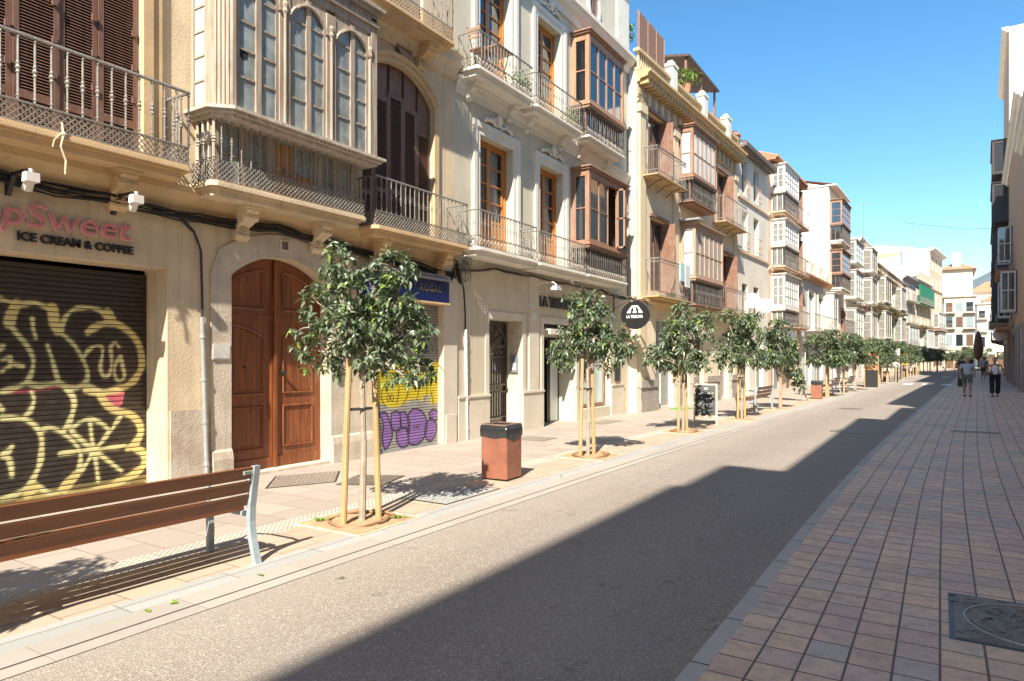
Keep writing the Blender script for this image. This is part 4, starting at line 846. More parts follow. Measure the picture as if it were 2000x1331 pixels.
# ground floor facing in cream
mb=MB()
for ya,yb,za,zb in ((10.66,11.79,0,3.5),(13.14,14.10,0,3.5),(15.80,16.02,0,3.5),(18.0,19.3,0,3.5),(11.79,13.14,2.46,3.5),(14.10,15.80,2.46,3.5),(16.02,18.0,2.46,3.5),(16.02,18.0,0,.28)): mb.box(.001,.03,y(ya)+.0,y(yb),za,zb)
mb.box(-.41,-.0,y(11.775)-.02,y(11.79)+.002,0,2.46); mb.box(-.41,-.0,y(13.138),y(13.16),0,2.46)
mb.build('shopfront_wall',GCREAM,B.root)
mb=MB()
for ya,yb in ((10.70,11.79),(13.14,14.08),(18.02,18.9)): mb.box(.03,.065,y(ya),y(yb),0,.84); mb.box(.03,.085,y(ya)-.01,y(yb)+.01,.84,.885); mb.flush('skirting',STONE2,B.root)
mb.box(-.40,.0,y(13.10),y(13.137),0,.84)
mb.build('skirting',STONE2,B.root)
mb=MB()
for ya,yb,w_ in ((11.79,13.14,.13),(14.10,15.80,.12)): mb.box(.03,.05,y(ya)-w_,y(ya),.885,2.46); mb.box(.03,.05,y(yb),y(yb)+w_,.885,2.46); mb.box(.03,.05,y(ya)-w_,y(yb)+w_,2.46,2.62)
mb.box(.03,.06,y(13.42),y(13.86),.885,3.5); mb.box(.03,.045,y(15.84),y(15.98),0,3.4)
mb.build('pilaster_trim',STONE2,B.root)
B.cornice('string_course',[(0,6.82),(.03,6.82),(.04,6.92),(.09,6.98),(.11,7.06),(.14,7.08),(.14,7.14),(0,7.14)],TRIM)
B.cornice('upper_cornice',[(0,10.2),(.05,10.2),(.1,10.34),(.2,10.42),(.26,10.52),(.3,10.54),(.3,10.64),(0,10.64)],TRIM)
for ya,yb,za,zb in OP:
    mb=MB(); a,c=y(ya),y(yb)
    for w0,w1,dd in ((0,.13,.035),(.13,.25,.06)): 
        mb.box(.001,dd,a-w1,a-w0,za,zb+w1); mb.box(.001,dd,c+w0,c+w1,za,zb+w1); mb.box(.001,dd,a-w0,c+w0,zb+w0,zb+w1)
    mb.build('window_surround',TRIM,B.root)
    glazed_door(B,ya,yb,za,zb,dep=.2,rows=4 if za<5 else 5,panel=.75,gm=GL if za<5 else DGB,curtain=za<5)
    if za<5 or ya>13:
        mb=MB(); cy_=(a+c)/2; rn=random.Random(int(ya*10))
        for k in range(26):
            t=rn.uniform(-1,1); zz=zb+.33+.1*(1-abs(t))+rn.uniform(-.04,.06)*(1-abs(t)); r_=rn.uniform(.02,.05); mb.lathe(.06,cy_+t*.52,[(r_*.2,zz-r_),(r_,zz-r_*.3),(r_,zz+r_*.3),(r_*.2,zz+r_)],6)
        mb.tube([(.05,cy_-.55,zb+.30),(.08,cy_-.3,zb+.38),(.06,cy_-.1,zb+.30),(.09,cy_,zb+.42),(.06,cy_+.1,zb+.30),(.08,cy_+.3,zb+.38),(.05,cy_+.55,zb+.30)],.03,6)
        mb.lathe(.07,cy_,[(.02,zb+.3),(.07,zb+.38),(.09,zb+.46),(.04,zb+.55)],8)
        mb.build('stucco_ornament',TRIM,B.root)
def b2balc(ya,yb,z0,z1,zl,zr,brs):
    s_=slab(B,ya,yb,z0,z1,.5,TRIM,chamfer=.05); railing(B,s_,ya+.03,yb-.03,z1+.015,zl,zr,.48,.115,'rings',k=.95)
    for q in brs: bracket(B,q,z0,.34,.26,.13,TRIM,s_)
b2balc(10.74,13.02,3.62,3.78,4.0,4.5,()); b2balc(13.1,15.45,3.60,3.76,3.98,4.46,())
b2balc(10.74,12.85,7.10,7.26,7.46,7.95,(11.05,12.55)); b2balc(12.98,15.25,7.08,7.22,7.42,7.93,(13.3,14.9))
bay(B,15.62,18.05,4.56,6.42,.5,BAYW,DG,cols=4,rows=2,zl=3.78,rail_z=3.99,deck=(3.62,3.76),slabmat=TRIM,open_leaf=(2,),post=.09,side_gm=DG,lowmat=REDW,railmat=IRON)
bay(B,15.62,17.85,8.10,9.86,.5,wood('light_bay_wood',(.46,.27,.16),.5,(.28,.14,.08)),DGB,cols=4,rows=2,zl=7.32,rail_z=7.50,deck=(7.14,7.28),slabmat=TRIM,post=.09,side_gm=GL,topmat=BAYW,lowmat=REDW,railmat=IRON)
for q in (15.95,17.5): bracket(B,q,7.14,.34,.26,.13,TRIM)
# oval attic window
mb=MB(); n=20; cy_,cz_=y(16.9),11.2
for k in range(n):
    t0,t1=2*math.pi*k/n,2*math.pi*(k+1)/n
    for r0,r1,dd in ((1,1.3,.07),):
        P=[(.07,cy_+.30*r*math.cos(t),cz_+.42*r*math.sin(t)) for r,t in ((r0,t0),(r0,t1),(r1,t1),(r1,t0))]; Q=[(0,p[1],p[2]) for p in P]; mb.add(P+Q,[(0,1,2,3),(0,4,5,1),(2,6,7,3)])
o_=mb.build('oval_window',TRIM,B.root,fix=False)
mb=MB(); mb.add([(.01,cy_+.3*math.cos(2*math.pi*k/n),cz_+.42*math.sin(2*math.pi*k/n)) for k in range(n)],[tuple(range(n))]); mb.build('pane',DG,o_,fix=False)
mb=MB(); [mb.cyl((.03,cy_+q,cz_-.36),(.03,cy_+q,cz_+.36),.01,n=4) for q in (-.18,-.09,0,.09,.18)]; mb.build('window_bars',BROWNS,o_)
mb=MB(); mb.box(.001,.06,y(18.45),y(19.3),10.64,13.0); mb.box(.001,.1,y(18.4),y(19.3),12.4,12.6); mb.build('attic_pilaster',TRIM,B.root)
# gate
g0,g1=y(11.80),y(13.12); mb=MB(); d=-.36
frame_rect(mb,g0,g1,.02,2.44,.05,d-.04,d); mb.box(d-.04,d,g0,g1,1.86,1.94); mb.box(d-.03,d,g0,g1,1.02,1.06); mb.box(d-.03,d,g0,g1,.86,.89); mb.box(d-.03,d,g0,g1,.3,.33); mb.box(d-.03,d,g0,g1,1.64,1.67)
n=13
for k in range(1,n): yy=g0+(g1-g0)*k/n; mb.cyl((d-.02,yy,.33),(d-.02,yy,.86),.012,n=5); mb.cyl((d-.02,yy,1.06),(d-.02,yy,1.64),.012,n=5)
for k in range(6): yy=g0+(g1-g0)*(k+.5)/6; [mb.tube([(d-.02,yy+.09*math.cos(q*math.pi/4),zc+.08*math.sin(q*math.pi/4)) for q in range(9)],.011,4) for zc in (.95,1.76,.17)]
for k in range(1,6): t=math.pi*k/6; mb.cyl((d-.02,(g0+g1)/2,1.94),(d-.02,(g0+g1)/2+.62*math.cos(t),1.94+.48*math.sin(t)),.015,n=5)
mb.tube([(d-.02,(g0+g1)/2+.60*math.cos(math.pi*k/12),1.94+.46*math.sin(math.pi*k/12)) for k in range(13)],.018,5)
ga=mb.build('entrance_gate',M('brown_grey_ironwork',(.10,.085,.075),.5,.2,20,metal=.2),B.root)
mb=MB(); mb.quad((d-.06,g0,0),(d-.06,g1,0),(d-.06,g1,2.46),(d-.06,g0,2.46)); mb.build('pane',gwin('hall_glass',(.10,.09,.08)),ga,fix=False)
# bar door and window
mb=MB(); a,c=y(14.12),y(15.78); mb.box(-.5,-.45,a,c,2.1,2.16); mb.box(-.5,-.44,a+1.02,a+1.10,0,2.12); mb.box(-.5,-.45,c-.05,c,0,2.12); mb.box(-.5,-.45,a+1.14,a+1.19,0,2.12); dr=mb.build('bar_door',BLACK,B.root)
mb=MB(); mb.box(-.48,-.46,a+1.20,c-.05,.02,2.1); mb.build('glass_leaf',M('pale_frosted_glass',(.60,.68,.66),.2,.05,2,spec=.8),dr)
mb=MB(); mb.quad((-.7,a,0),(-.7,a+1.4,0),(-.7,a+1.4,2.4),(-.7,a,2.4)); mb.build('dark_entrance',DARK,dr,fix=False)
mb=MB(); mb.box(-.45,.22,a+.02,c-.02,2.30,2.33); mb.prism_x([(a,2.2),(c,2.2),(c,2.3),(a,2.3)],.16,.22); mb.box(-.5,-.46,a,c,2.16,2.44); mb.build('folded_awning',M('cream_awning',(.62,.58,.50),.7),dr)
mb=MB(); a,c=y(16.04),y(17.98); frame_rect(mb,a,c,.3,2.44,.09,-.2,-.12); mb.box(-.2,-.12,a+.85,a+.95,.35,2.4); mb.box(-.19,-.13,a,a+.85,1.1,1.16); wn_=mb.build('bar_window',REDW,B.root)
mb=MB(); mb.quad((-.16,a,.35),(-.16,c,.35),(-.16,c,2.4),(-.16,a,2.4)); mb.build('pane',M('pale_window_film',(.52,.62,.60),.15,.08,2,spec=.9),wn_,fix=False)
mb=MB(); mb.quad((-.155,a+.1,1.2),(-.155,a+.8,1.2),(-.155,a+.8,2.35),(-.155,a+.1,2.35)); mb.build('dark_pane',DG,wn_,fix=False)
# things on building two
t=empty('wall_lettering',(-7.96,13.88,2.86)); tag(t,'dark raised LA TRIBUNA letters above the bar door','sign')
text_obj('letter_row','LA TRIBUNA',.34,M('charcoal_letters',(.06,.05,.045),.5),t,(.02,0,0),ext=.02,off=.012,width=1.86,space=.95)
t=empty('round_sign',(-7.3,18.2,2.85)); tag(t,'black oval hanging LA TRIBUNA sign with white stage light shapes on iron bracket','sign')
mb=MB(); n=28; P=[(.42*math.cos(2*math.pi*k/n),.40*math.sin(2*math.pi*k/n)) for k in range(n)]
mb.add([(p[0],-.04,p[1]) for p in P]+[(p[0],.04,p[1]) for p in P],[(i,(i+1)%n,n+(i+1)%n,n+i) for i in range(n)]+[tuple(range(n)),tuple(range(n,2*n))[::-1]]); mb.build('sign_disc',M('sign_black',(.018,.018,.02),.35),t)
W_=M('sign_white',(.80,.80,.78),.5,.02)
mb=MB()
for cx,tl in ((-.13,-.05),(0,0),(.13,.05)):
    mb.add([(cx*.45-.03,-.047,.27),(cx*.45+.03,-.047,.27),(cx+.035+tl*.4,-.047,.15),(cx-.035+tl*.4,-.047,.15),(cx-.065+tl,-.047,.06),(cx+.065+tl,-.047,.06)],[(0,1,2,3),(3,2,5,4)])
mb.build('stage_light_emblem',W_,t,fix=False)
text_obj('sign_text','LA TRIBUNA',.115,W_,t,(-.245,-.045,-.08),rot=(R(90),0,0),ext=.004,off=.003,width=.49)
mb=MB(); mb.cyl((-.66,0,.52),(.05,0,.52),.014,n=6); mb.cyl((-.66,0,.2),(0,0,.5),.01,n=6); mb.tube([(0,0,.52),(.01,0,.46),(-.01,0,.40)],.03,6); mb.box(-.68,-.64,-.03,.03,.1,.6); mb.build('bracket',IRON,t)
wire_bundle('sign_cables','tangle of cables curling above the black oval sign',[(-7.92,17.2,3.5),(-7.8,17.9,3.38),(-7.5,18.25,3.32),(-7.2,18.6,3.28),(-7.0,18.7,3.12)],5,.012,.05,.05)
wire_bundle('cable_bundle','dark cable bundle along the wall under the sage house balconies',[(-7.95,10.75,3.35),(-7.95,12.0,3.52),(-7.95,13.5,3.52),(-7.95,15.3,3.50),(-7.95,17.2,3.50)],6,.011,.03,.03)
mb=MB(); rn=random.Random(5)
for k in range(16):
    c0=Vector((-7.93+rn.uniform(0,.08),10.72+rn.uniform(-.12,.16),3.55+rn.uniform(-.25,.35))); r_=rn.uniform(.08,.2)
    mb.tube([c0+Vector((rn.uniform(0,.05),r_*math.cos(q),r_*1.3*math.sin(q))) for q in [j*.7+k for j in range(8)]],.008,4)
tag(mb.build('cable_tangle',M('grey_cables',(.16,.155,.15),.5,.4,30),None),'tangled grey cable coils at the joint of the cream and sage houses','cables')
t=empty('floodlight',(-7.96,13.75,3.28)); tag(t,'square LED floodlight on a curved white arm above the bar lettering','lamp')
mb=MB(); mb.tube([(0,0,.05),(.15,.02,.1),(.42,.05,.1),(.5,.06,.04),(.5,.06,-.02)],.014,6); mb.build('arm',WSHUT,t); mb=MB(); mb.box(.42,.58,-.06,.18,-.09,-.03); mb.box(.44,.56,-.03,.15,-.03,.01); mb.build('lamp_head',M('lamp_grey',(.50,.52,.52),.3),t)
X0=-7.97
plate('menu_case','narrow black menu case on the pier right of the bar window','menu case',18.45,1.40,.32,.85,BLACK,.04,.0)
plate('house_number_plate','white house number tile above the pier between gate and bar door','plate',13.62,2.60,.16,.20,WSHUT,.02,.03)
t=empty('intercom',(-8.16,13.10,1.5)); tag(t,'silver intercom on the lit jamb of the gate recess','intercom')
mb=MB(); mb.box(-.09,.09,-.002,.02,-.2,.2); mb.build('panel',STEEL,t); mb=MB(); mb.box(-.05,.05,-.012,-.002,-.14,.02); mb.build('screen',W_,t)
downpipe('tall grey downpipe at the joint of the sage and yellow houses',-7.93,19.32,3.5,10.2,.05,PIPE,0)
# balcony furniture
t=empty('folding_table',(-7.72,11.75,7.27)); tag(t,'slatted wooden folding table on the upper left sage balcony','table')
mb=MB(); [mb.box(-.16+k*.045,-.13+k*.045,-.3,.3,.66,.68) for k in range(8)]; mb.build('table_top',BAYW,t)
for s_ in (-1,1): mb=MB(); mb.tube([(.1*s_,-.25,0),(-.1*s_,-.25,.66)],.012,5); mb.tube([(.1*s_,.25,0),(-.1*s_,.25,.66)],.012,5); mb.build('leg_frame',BLACK,t)
t=empty('folding_chair',(-7.72,11.12,7.27)); tag(t,'slatted folding chair at the left end of the upper sage balcony','chair')
mb=MB(); [mb.box(-.15+k*.05,-.115+k*.05,-.18,.18,.42,.44) for k in range(7)]; mb.build('seat',BAYW,t); mb=MB(); [mb.box(-.15,.15,-.2-.01*k,-.18-.01*k,.62+k*.08,.67+k*.08) for k in range(3)]; mb.build('backrest',BAYW,t)
for x_ in (-.15,.15): mb=MB(); mb.tube([(x_,.18,0),(x_,-.22,.86)],.011,5); mb.tube([(x_,-.18,0),(x_,.16,.43)],.011,5); mb.build('leg_frame',BLACK,t)
def potplant(label,x,Y,z,s,pot=True,grp=None,colr='bright_leaf'):
    t=empty('potted_plant',(x,Y,z)); tag(t,label,'plant',grp)
    mb=MB(); mb.lathe(0,0,[(.08*s,0),(.12*s,.2*s),(.13*s,.22*s),(.11*s,.22*s)],10); mb.build('pot',TILE,t)
    mb=MB(); rn=random.Random(int(Y*100))
    for k in range(int(120)):
        a=rn.uniform(0,6.28); e=rn.uniform(-.2,1.4); r_=rn.uniform(.1,.42)*s; c0=Vector((r_*math.cos(a)*math.cos(e),r_*math.sin(a)*math.cos(e),.28*s+r_*math.sin(e)*1.1)); leafq(mb,c0,rn,.11*s,.05*s)
    mb.build('foliage',LEAFB,t,fix=False)
    return t
def leafq(mb,c,rn,l,w_,m=0,d=None):
    if d is None: d=Vector((rn.gauss(0,1),rn.gauss(0,1),rn.gauss(0,.7)-.2)).normalized()
    sd_=d.cross(Vector((rn.gauss(0,.4),rn.gauss(0,.4),1))).normalized(); up=sd_.cross(d)
    b=c; dr=Vector((0,0,l)); tip=c+d*l-dr*.20; m1=c+d*l*.35+up*l*.05; m2=c+d*l*.72-dr*.06+up*l*.02
    mb.add([b,m1+sd_*w_*.5+up*w_*.2,m2+sd_*w_*.42+up*w_*.15,tip,m2-sd_*w_*.42+up*w_*.15,m1-sd_*w_*.5+up*w_*.2,m1,m2],[(0,1,6),(1,2,7,6),(2,3,7),(7,3,4),(6,7,4,5),(0,6,5)],m)
def leafmat(name,c1,c2,c3,rough=.38):
    m,t,p=nodes(name); ge=N(t,'ShaderNodeNewGeometry'); rp=N(t,'ShaderNodeValToRGB'); e=rp.color_ramp.elements; e.new(.55); e.new(.93)
    for i,(q,c_) in enumerate(((0,c1),(.55,c2),(.93,c2),(1,c3))): e[i].position=q; e[i].color=(*c_,1)
    t.links.new(ge.outputs['Random Per Island'],rp.inputs[0]); t.links.new(rp.outputs[0],p.inputs['Base Color'])
    p.inputs['Roughness'].default_value=rough; p.inputs['Specular IOR Level'].default_value=.75
    tl=N(t,'ShaderNodeBsdfTranslucent'); t.links.new(mixc(t,.5,rp.outputs[0],(.12,.22,.02)),tl.inputs[0]); mx=N(t,'ShaderNodeMixShader',i0=.22); t.links.new(p.outputs[0],mx.inputs[1]); t.links.new(tl.outputs[0],mx.inputs[2]); t.links.new(mx.outputs[0],t.nodes['Material Output'].inputs[0])
    return m
LEAF=leafmat('leaf_green',(.065,.10,.058),(.15,.20,.12),(.24,.32,.09)); LEAFB=leafmat('bright_leaf',(.10,.20,.02),(.18,.32,.04),(.30,.42,.06),.5)
potplant('small potted plant with leaves on the right end of the upper left sage balcony',-7.7,12.6,7.27,.8); potplant('small potted plant on the second upper sage balcony',-7.7,14.9,7.24,.7)

# ================= generic street house =================
def openings(b,specs):
    for q in specs: b.hole(q[0],q[1],q[2],q[3],q[5] if len(q)>5 else 0,.25)
    b.finish()
    for q in specs:
        ya,yb=sorted((b.y(q[0]),b.y(q[1]))); za,zb,k=q[2],q[3],q[4]
        fm={'g':WSHUT}.get(k,REDW)
        mb=MB(); frame_rect(mb,ya+.01,yb-.01,za+.01,zb-.01,.05,-.2,-.14); mb.box(-.19,-.15,(ya+yb)/2-.03,(ya+yb)/2+.03,za+.05,zb-.05)
        o=mb.build('window',{'w':WSHUT,'r':REDW,'b':REDW,'g':WSHUT,'o':REDW,'s':WSHUT}.get(k[0],WSHUT),b.root)
        pm={'w':DG,'r':DG,'g':GREENS,'b':BRSH,'s':WLV,'l':BLUEG,'o':DG,'x':GREYD}.get(k[0],DG)
        mb=MB(); mb.quad((-.17,ya+.02,za+.02),(-.17,yb-.02,za+.02),(-.17,yb-.02,zb-.02),(-.17,ya+.02,zb-.02)); mb.build('pane' if pm is DG else 'shutter',pm,o,fix=False)
        if len(k)>1 and k[1]=='s':    # open shutters on the wall
            sm={'r':REDW,'o':REDW,'g':GREENS,'w':WLV,'b':BRSH,'l':BLUEG}[k[0]]; hw=(yb-ya)/2
            mb=MB(); mb.box(-.12,.0+hw*.5,yb-.045,yb-.01,za,zb-.05); mb.build('open_shutter',sm,o)
            if k[0] in 'ro': mb=MB(); mb.box(.001,.09,ya-.08,yb+.08,zb,zb+.09); mb.build('blind_box',REDW,o)
        if len(k)>2 and k[2]=='t':
            mb=MB(); [mb.box(.001,.035,y0,y1,z0_,z1_) for y0,y1,z0_,z1_ in ((ya-.12,ya,za,zb+.12),(yb,yb+.12,za,zb+.12),(ya,yb,zb,zb+.12))]; mb.build('window_surround',TRIM,o)
GREYD=M('grey_door_paint',(.30,.31,.31),.6,.1,4)
def simple_balc(b,ya,yb,z,zr,d=.5,mat=None,style='x',k=1.0,under=True,th=.07,zl=.12,deco=False,sp=.13,lm=None,rm=None):
    s_=slab(b,ya,yb,z-th,z,d,mat or b.wall); railing(b,s_,ya+.03,yb-.03,z+.02,z+.02+zl,zr,d-.02,sp,style,mat=rm,lmat=lm or rm,k=k,simple=True,topdecor=deco)
    if under: 
        a,c=sorted((b.y(ya),b.y(yb)))
        for t in (.2,.5,.8): mb=MB(); yy=a+(c-a)*t; mb.tube([(0,yy,z-th-.22),(d*.5,yy,z-th-.05),(d-.05,yy,z-th-.02)],.018,4); mb.build('support_iron',IRON,s_)
    return s_
# ================= yellow house =================
B=Bld('apartment_house','yellow house with golden bracketed cornice and two brown glazed bays',19.3,29.62,10.3,YEL); y=B.y
openings(B,[(20.3,21.62,3.75,6.05,'os'),(20.15,21.45,7.2,9.3,'os'),(27.35,28.6,3.6,5.85,'os'),(26.9,28.15,6.9,9.05,'os'),(20.75,22.3,0,2.9,'x'),(22.9,23.8,0,2.9,'s'),(24.5,25.3,.1,2.7,'r'),(27.0,28.4,0,2.6,'s')])
mb=MB()
for a_ in (19.4,22.15,29.0): mb.box(.001,.07,y(a_),y(a_)+.42,.95,9.3); mb.box(.001,.12,y(a_)-.05,y(a_)+.47,9.05,9.3); mb.flush('pilaster',M('pale_yellow_trim',(.66,.54,.36),.8,.06,3),B.root)
0 and mb.build('pilaster',M('pale_yellow_trim',(.66,.54,.36),.8,.06,3),B.root)
mb=MB()
for ya,yb in ((19.35,20.7),(22.35,22.85),(23.85,24.45),(25.35,26.95),(28.45,29.6)):
    mb.box(.001,.14,y(ya),y(yb),0,.35); mb.box(.001,.11,y(ya)+.02,y(yb)-.02,.35,.74); mb.box(.001,.15,y(ya),y(yb),.74,.97); mb.flush('plinth_stone',GSTONE,B.root)
B.cornice('first_floor_band',[(0,3.2),(.05,3.2),(.16,3.34),(.2,3.36),(.2,3.44),(0,3.44)],YTRIM)
B.cornice('frieze_moulding',[(0,9.32),(.03,9.32),(.07,9.38),(.07,9.42),(0,9.42)],YTRIM)
B.cornice('cornice',[(0,9.92),(.08,9.92),(.12,10.0),(.34,10.04),(.38,10.14),(.44,10.16),(.44,10.24),(0,10.24)],YTRIM)
mb=MB(); mf=MB()
k=0; q=y(19.3)+.15
while q<B.L-.1: 
    mb.box(.01,.32,q-.06,q+.06,9.86,10.02); 
    if k%2==0: mf.box(.001,.03,q-.12,q+.12,9.5,9.84); mf.box(.03,.045,q-.07,q+.07,9.58,9.76); mf.flush('frieze_panel',M('frieze_relief',(.50,.36,.20),.8,.15,6),B.root)
    q+=.27; k+=1
mb.build('modillion_row',YTRIM,B.root)
# parapet
mb=MB(); mb.box(-.12,.1,0,B.L,10.26,10.36); mb.box(-.12,.08,0,B.L,10.86,10.94)
q=.15
while q<B.L-.05: mb.box(-.05,.02,q-.035,q+.035,10.36,10.86); q+=.16
mb.build('parapet_balustrade',M('parapet_stone',(.60,.47,.29),.8,.1,4),B.root)
mb=MB()
for a_ in (21.9,25.0,27.9): mb.box(-.15,.13,y(a_),y(a_)+.42,10.26,11.42); mb.box(-.18,.16,y(a_)-.04,y(a_)+.46,11.3,11.38); mb.box(-.1,.08,y(a_)+.08,y(a_)+.34,11.42,11.52); mb.flush('parapet_pier',TRIM,B.root)
simple_balc(B,19.62,22.1,7.18,8.02,.52,YTRIM,deco=True,lm=IRONL); simple_balc(B,19.72,22.35,3.52,4.66,.52,YTRIM,deco=True,lm=IRONL,under=False)
simple_balc(B,26.35,29.2,6.88,7.85,.52,YTRIM,lm=IRONL); simple_balc(B,26.45,29.2,3.45,4.35,.52,YTRIM,deco=True,lm=IRONL)
bay(B,22.72,25.15,7.80,9.46,.52,BAYW,PALEGL,cols=5,rows=2,zl=6.98,rail_z=7.02,deck=(6.88,6.96),slabmat=BAYW,side_gm=PALEGL,lowmat=REDW,deco='x')
bay(B,22.95,26.0,4.40,6.18,.52,wood('pale_bay_wood',(.48,.33,.24),.6,(.30,.19,.13),worn=.3),M('bay_blind_glass',(.42,.40,.37),.25,.12,3,spec=.8),cols=6,rows=2,zl=3.50,rail_z=3.54,deck=(3.40,3.48),slabmat=BAYW,side_gm=PALEGL,lowmat=REDW,deco='x')
mb=MB(); a=y(22.95); mb.prism_z([(-.02,a-.25),(.75,a-.25),(.75,a+.1),(0,a+.1)],6.30,6.36); mb.build('zinc_canopy',PIPE,B.root)
t=empty('fence_screen',(-8.05+g(20),19.5,10.3)); tag(t,'brown heather screening fence on the roof edge above the yellow house','fence')
mb=MB(); rn=random.Random(2)
for k in range(74): mb.box(-.04,.0,k*.03,k*.03+.024,.05,1.85+rn.uniform(-.03,.03))
mb.build('screen_panel',M('heather_screen',(.22,.13,.10),.9,.2,20),t); mb=MB(); [(mb.cyl((.02,q,0),(.02,q,1.82),.015,n=5),mb.flush('fence_post',BAYW,t)) for q in (0,.74,1.48,2.2)]
t=empty('terrace_canopy',(-9.0+g(24),23.6,10.5)); tag(t,'dark tiled terrace canopy on the roof of the yellow house','canopy')
mb=MB(); mb.add([(0-1.6,0,2.25),(1.05,0,1.75),(1.05,3.9,1.75),(-1.6,3.9,2.25),(-1.6,0,2.33),(1.05,0,1.83),(1.05,3.9,1.83),(-1.6,3.9,2.33)],[(0,1,2,3),(4,7,6,5),(0,4,5,1),(1,5,6,2),(2,6,7,3),(3,7,4,0)]); mb.build('roof_panel',M('dark_canopy',(.09,.055,.045),.7,.2,8),t)
for q in (.1,1.9,3.7): mb=MB(); mb.box(.85,.93,q,q+.08,-.45,1.78); mb.build('post',REDW,t)
LBIG=[('leafy green terrace shrub under the dark roof canopy',-8.05,23.7,11.0,1.35),('yellow green shrub tip above the roof screening fence',-9.0,20.6,11.7,1.3),('small green plant on the roof of the yellow house',-8.3,22.7,11.4,.6)]
for l_,x_,Y_,z_,s_ in LBIG: potplant(l_,x_+g(Y_),Y_,z_,s_)
t=empty('laundry',(-7.42+g(21.9),21.2,3.6)); tag(t,'pale blue cloths hung over the lower yellow house balcony railing','laundry')
for k,(a_,z_,c_) in enumerate(((.0,.55,(.45,.60,.62)),(.55,.7,(.60,.66,.66)))): mb=MB(); mb.box(0,.03,a_,a_+.45,1.05-z_,1.07); mb.build('cloth',M('cloth_%s'%'ab'[k],c_,.9,.1,5),t)
t=empty('artificial_turf_mat',(-7.35,21.1,.006)); tag(t,'bright green artificial turf mat at the black shop door','mat'); mb=MB(); mb.box(0,.55,0,.9,0,.012); mb.build('turf',M('turf_green',(.14,.32,.05),.95,.3,60),t)
# ================= white plain house =================
B=Bld('apartment_house','narrow plain white house with dark eaves gutter and small windows',29.62,34.75,10.55,WHITE); y=B.y
sp_=[]
for za,zb,k in ((8.74,10.3,'w'),(6.38,8.05,'w'),(3.05,4.9,'b')):
    sp_+=[(30.3,31.15,za,zb,k),(32.15,33.05,za,zb,k)]
openings(B,sp_+[(30.2,31.4,0,2.6,'s'),(32.4,33.9,0,2.6,'x')])
for z_ in (6.18,8.5): B.cornice('string_course',[(0,z_),(.07,z_+.02),(.07,z_+.10),(0,z_+.12)],PEACH)
for q in sp_[:4]:
    a,c=y(q[0]),y(q[1]); mb=MB(); z0_=q[2]
    for zz in (z0_+.06,z0_+.72): mb.cyl((.12,a-.04,zz),(.12,c+.04,zz),.012,n=4)
    n=7
    for k in range(n+1): yy=a-.04+(c-a+.08)*k/n; mb.cyl((.12,yy,z0_+.06),(.12,yy,z0_+.72),.008,n=4)
    mb.cyl((0,a-.04,z0_+.72),(.12,a-.04,z0_+.72),.01,n=4); mb.cyl((0,c+.04,z0_+.72),(.12,c+.04,z0_+.72),.01,n=4); mb.build('railing',M('rusty_rail',(.34,.24,.18),.6,.2,10),B.root)
mb=MB(); mb.box(-.5,.32,-.1,B.L,10.56,10.66); mb.prof_y([(.28,10.6),(.42,10.6),(.44,10.76),(.26,10.76)],-.1,B.L); mb.build('eaves_gutter',M('dark_gutter',(.16,.13,.12),.6),B.root)
terrace_rail(B,30.0,34.7,10.6,11.45,-.35)
for i,a_ in enumerate((30.2,32.3,34.0)):
    t=empty('chimney',(-8.9+g(a_),a_,10.5)); tag(t,['orange brick chimney nearest the yellow house on the white house roof','middle orange brick chimney of the white house roof','farthest orange brick chimney, beside the tiled eave'][i],'chimney','brick chimneys on the white house')
    mb=MB(); mb.box(-.2,.2,-.2,.2,0,1.45); mb.box(-.26,.26,-.26,.26,1.2,1.28); mb.box(-.26,.26,-.26,.26,1.42,1.5); mb.build('stack',BRICK,t); mb=MB(); mb.lathe(0,0,[(.12,1.5),(.1,1.62),(.14,1.66)],8); mb.build('chimney_pot',TILE,t)
mb=MB(); mb.box(-3.5,0,0,3.2,0,1.5); tag(mb.build('roof_room',WHITE2,None,loc=(-8.6+g(27.6),27.0,10.25)),'small white roof room behind the yellow house parapet','roof room')
def dish(label,Y,z,x=.7):
    t=empty('satellite_dish',(-8+g(Y)+x,Y,z)); tag(t,label,'dish','satellite dishes on the white house')
    t.rotation_euler=(R(-8),0,R(14))
    mb=MB(); n=22; rings=6; vs=[];fs=[]
    for i in range(rings+1):
        r_=.32*i/rings
        for k in range(n): vs.append((r_*math.cos(2*math.pi*k/n),.5*r_*r_-.05 if False else -.55*r_*r_*-1*-1+.0,r_*math.sin(2*math.pi*k/n)))
    for i in range(rings): fs+=[(i*n+k,i*n+(k+1)%n,(i+1)*n+(k+1)%n,(i+1)*n+k) for k in range(n)]
    mb.add(vs,fs); mb.build('reflector',WHITE2,t,smooth=True,fix=False)
    mb=MB(); mb.cyl((0,-.02,-.3),(0,-.36,-.08),.012,n=5); mb.lathe(0,-.36,[(.03,-.1),(.03,-.02)],6); mb.build('receiver_arm',STEEL,t)
    mb=MB(); mb.tube([(0,.04,0),(-.05,.12,-.1),(-.1,.5,-.45)],.02,6); mb.build('mount',STEEL,t)
dish('left white satellite dish on the plain white house',29.3,4.02); dish('right white satellite dish, nearer the peach house',31.5,3.95)
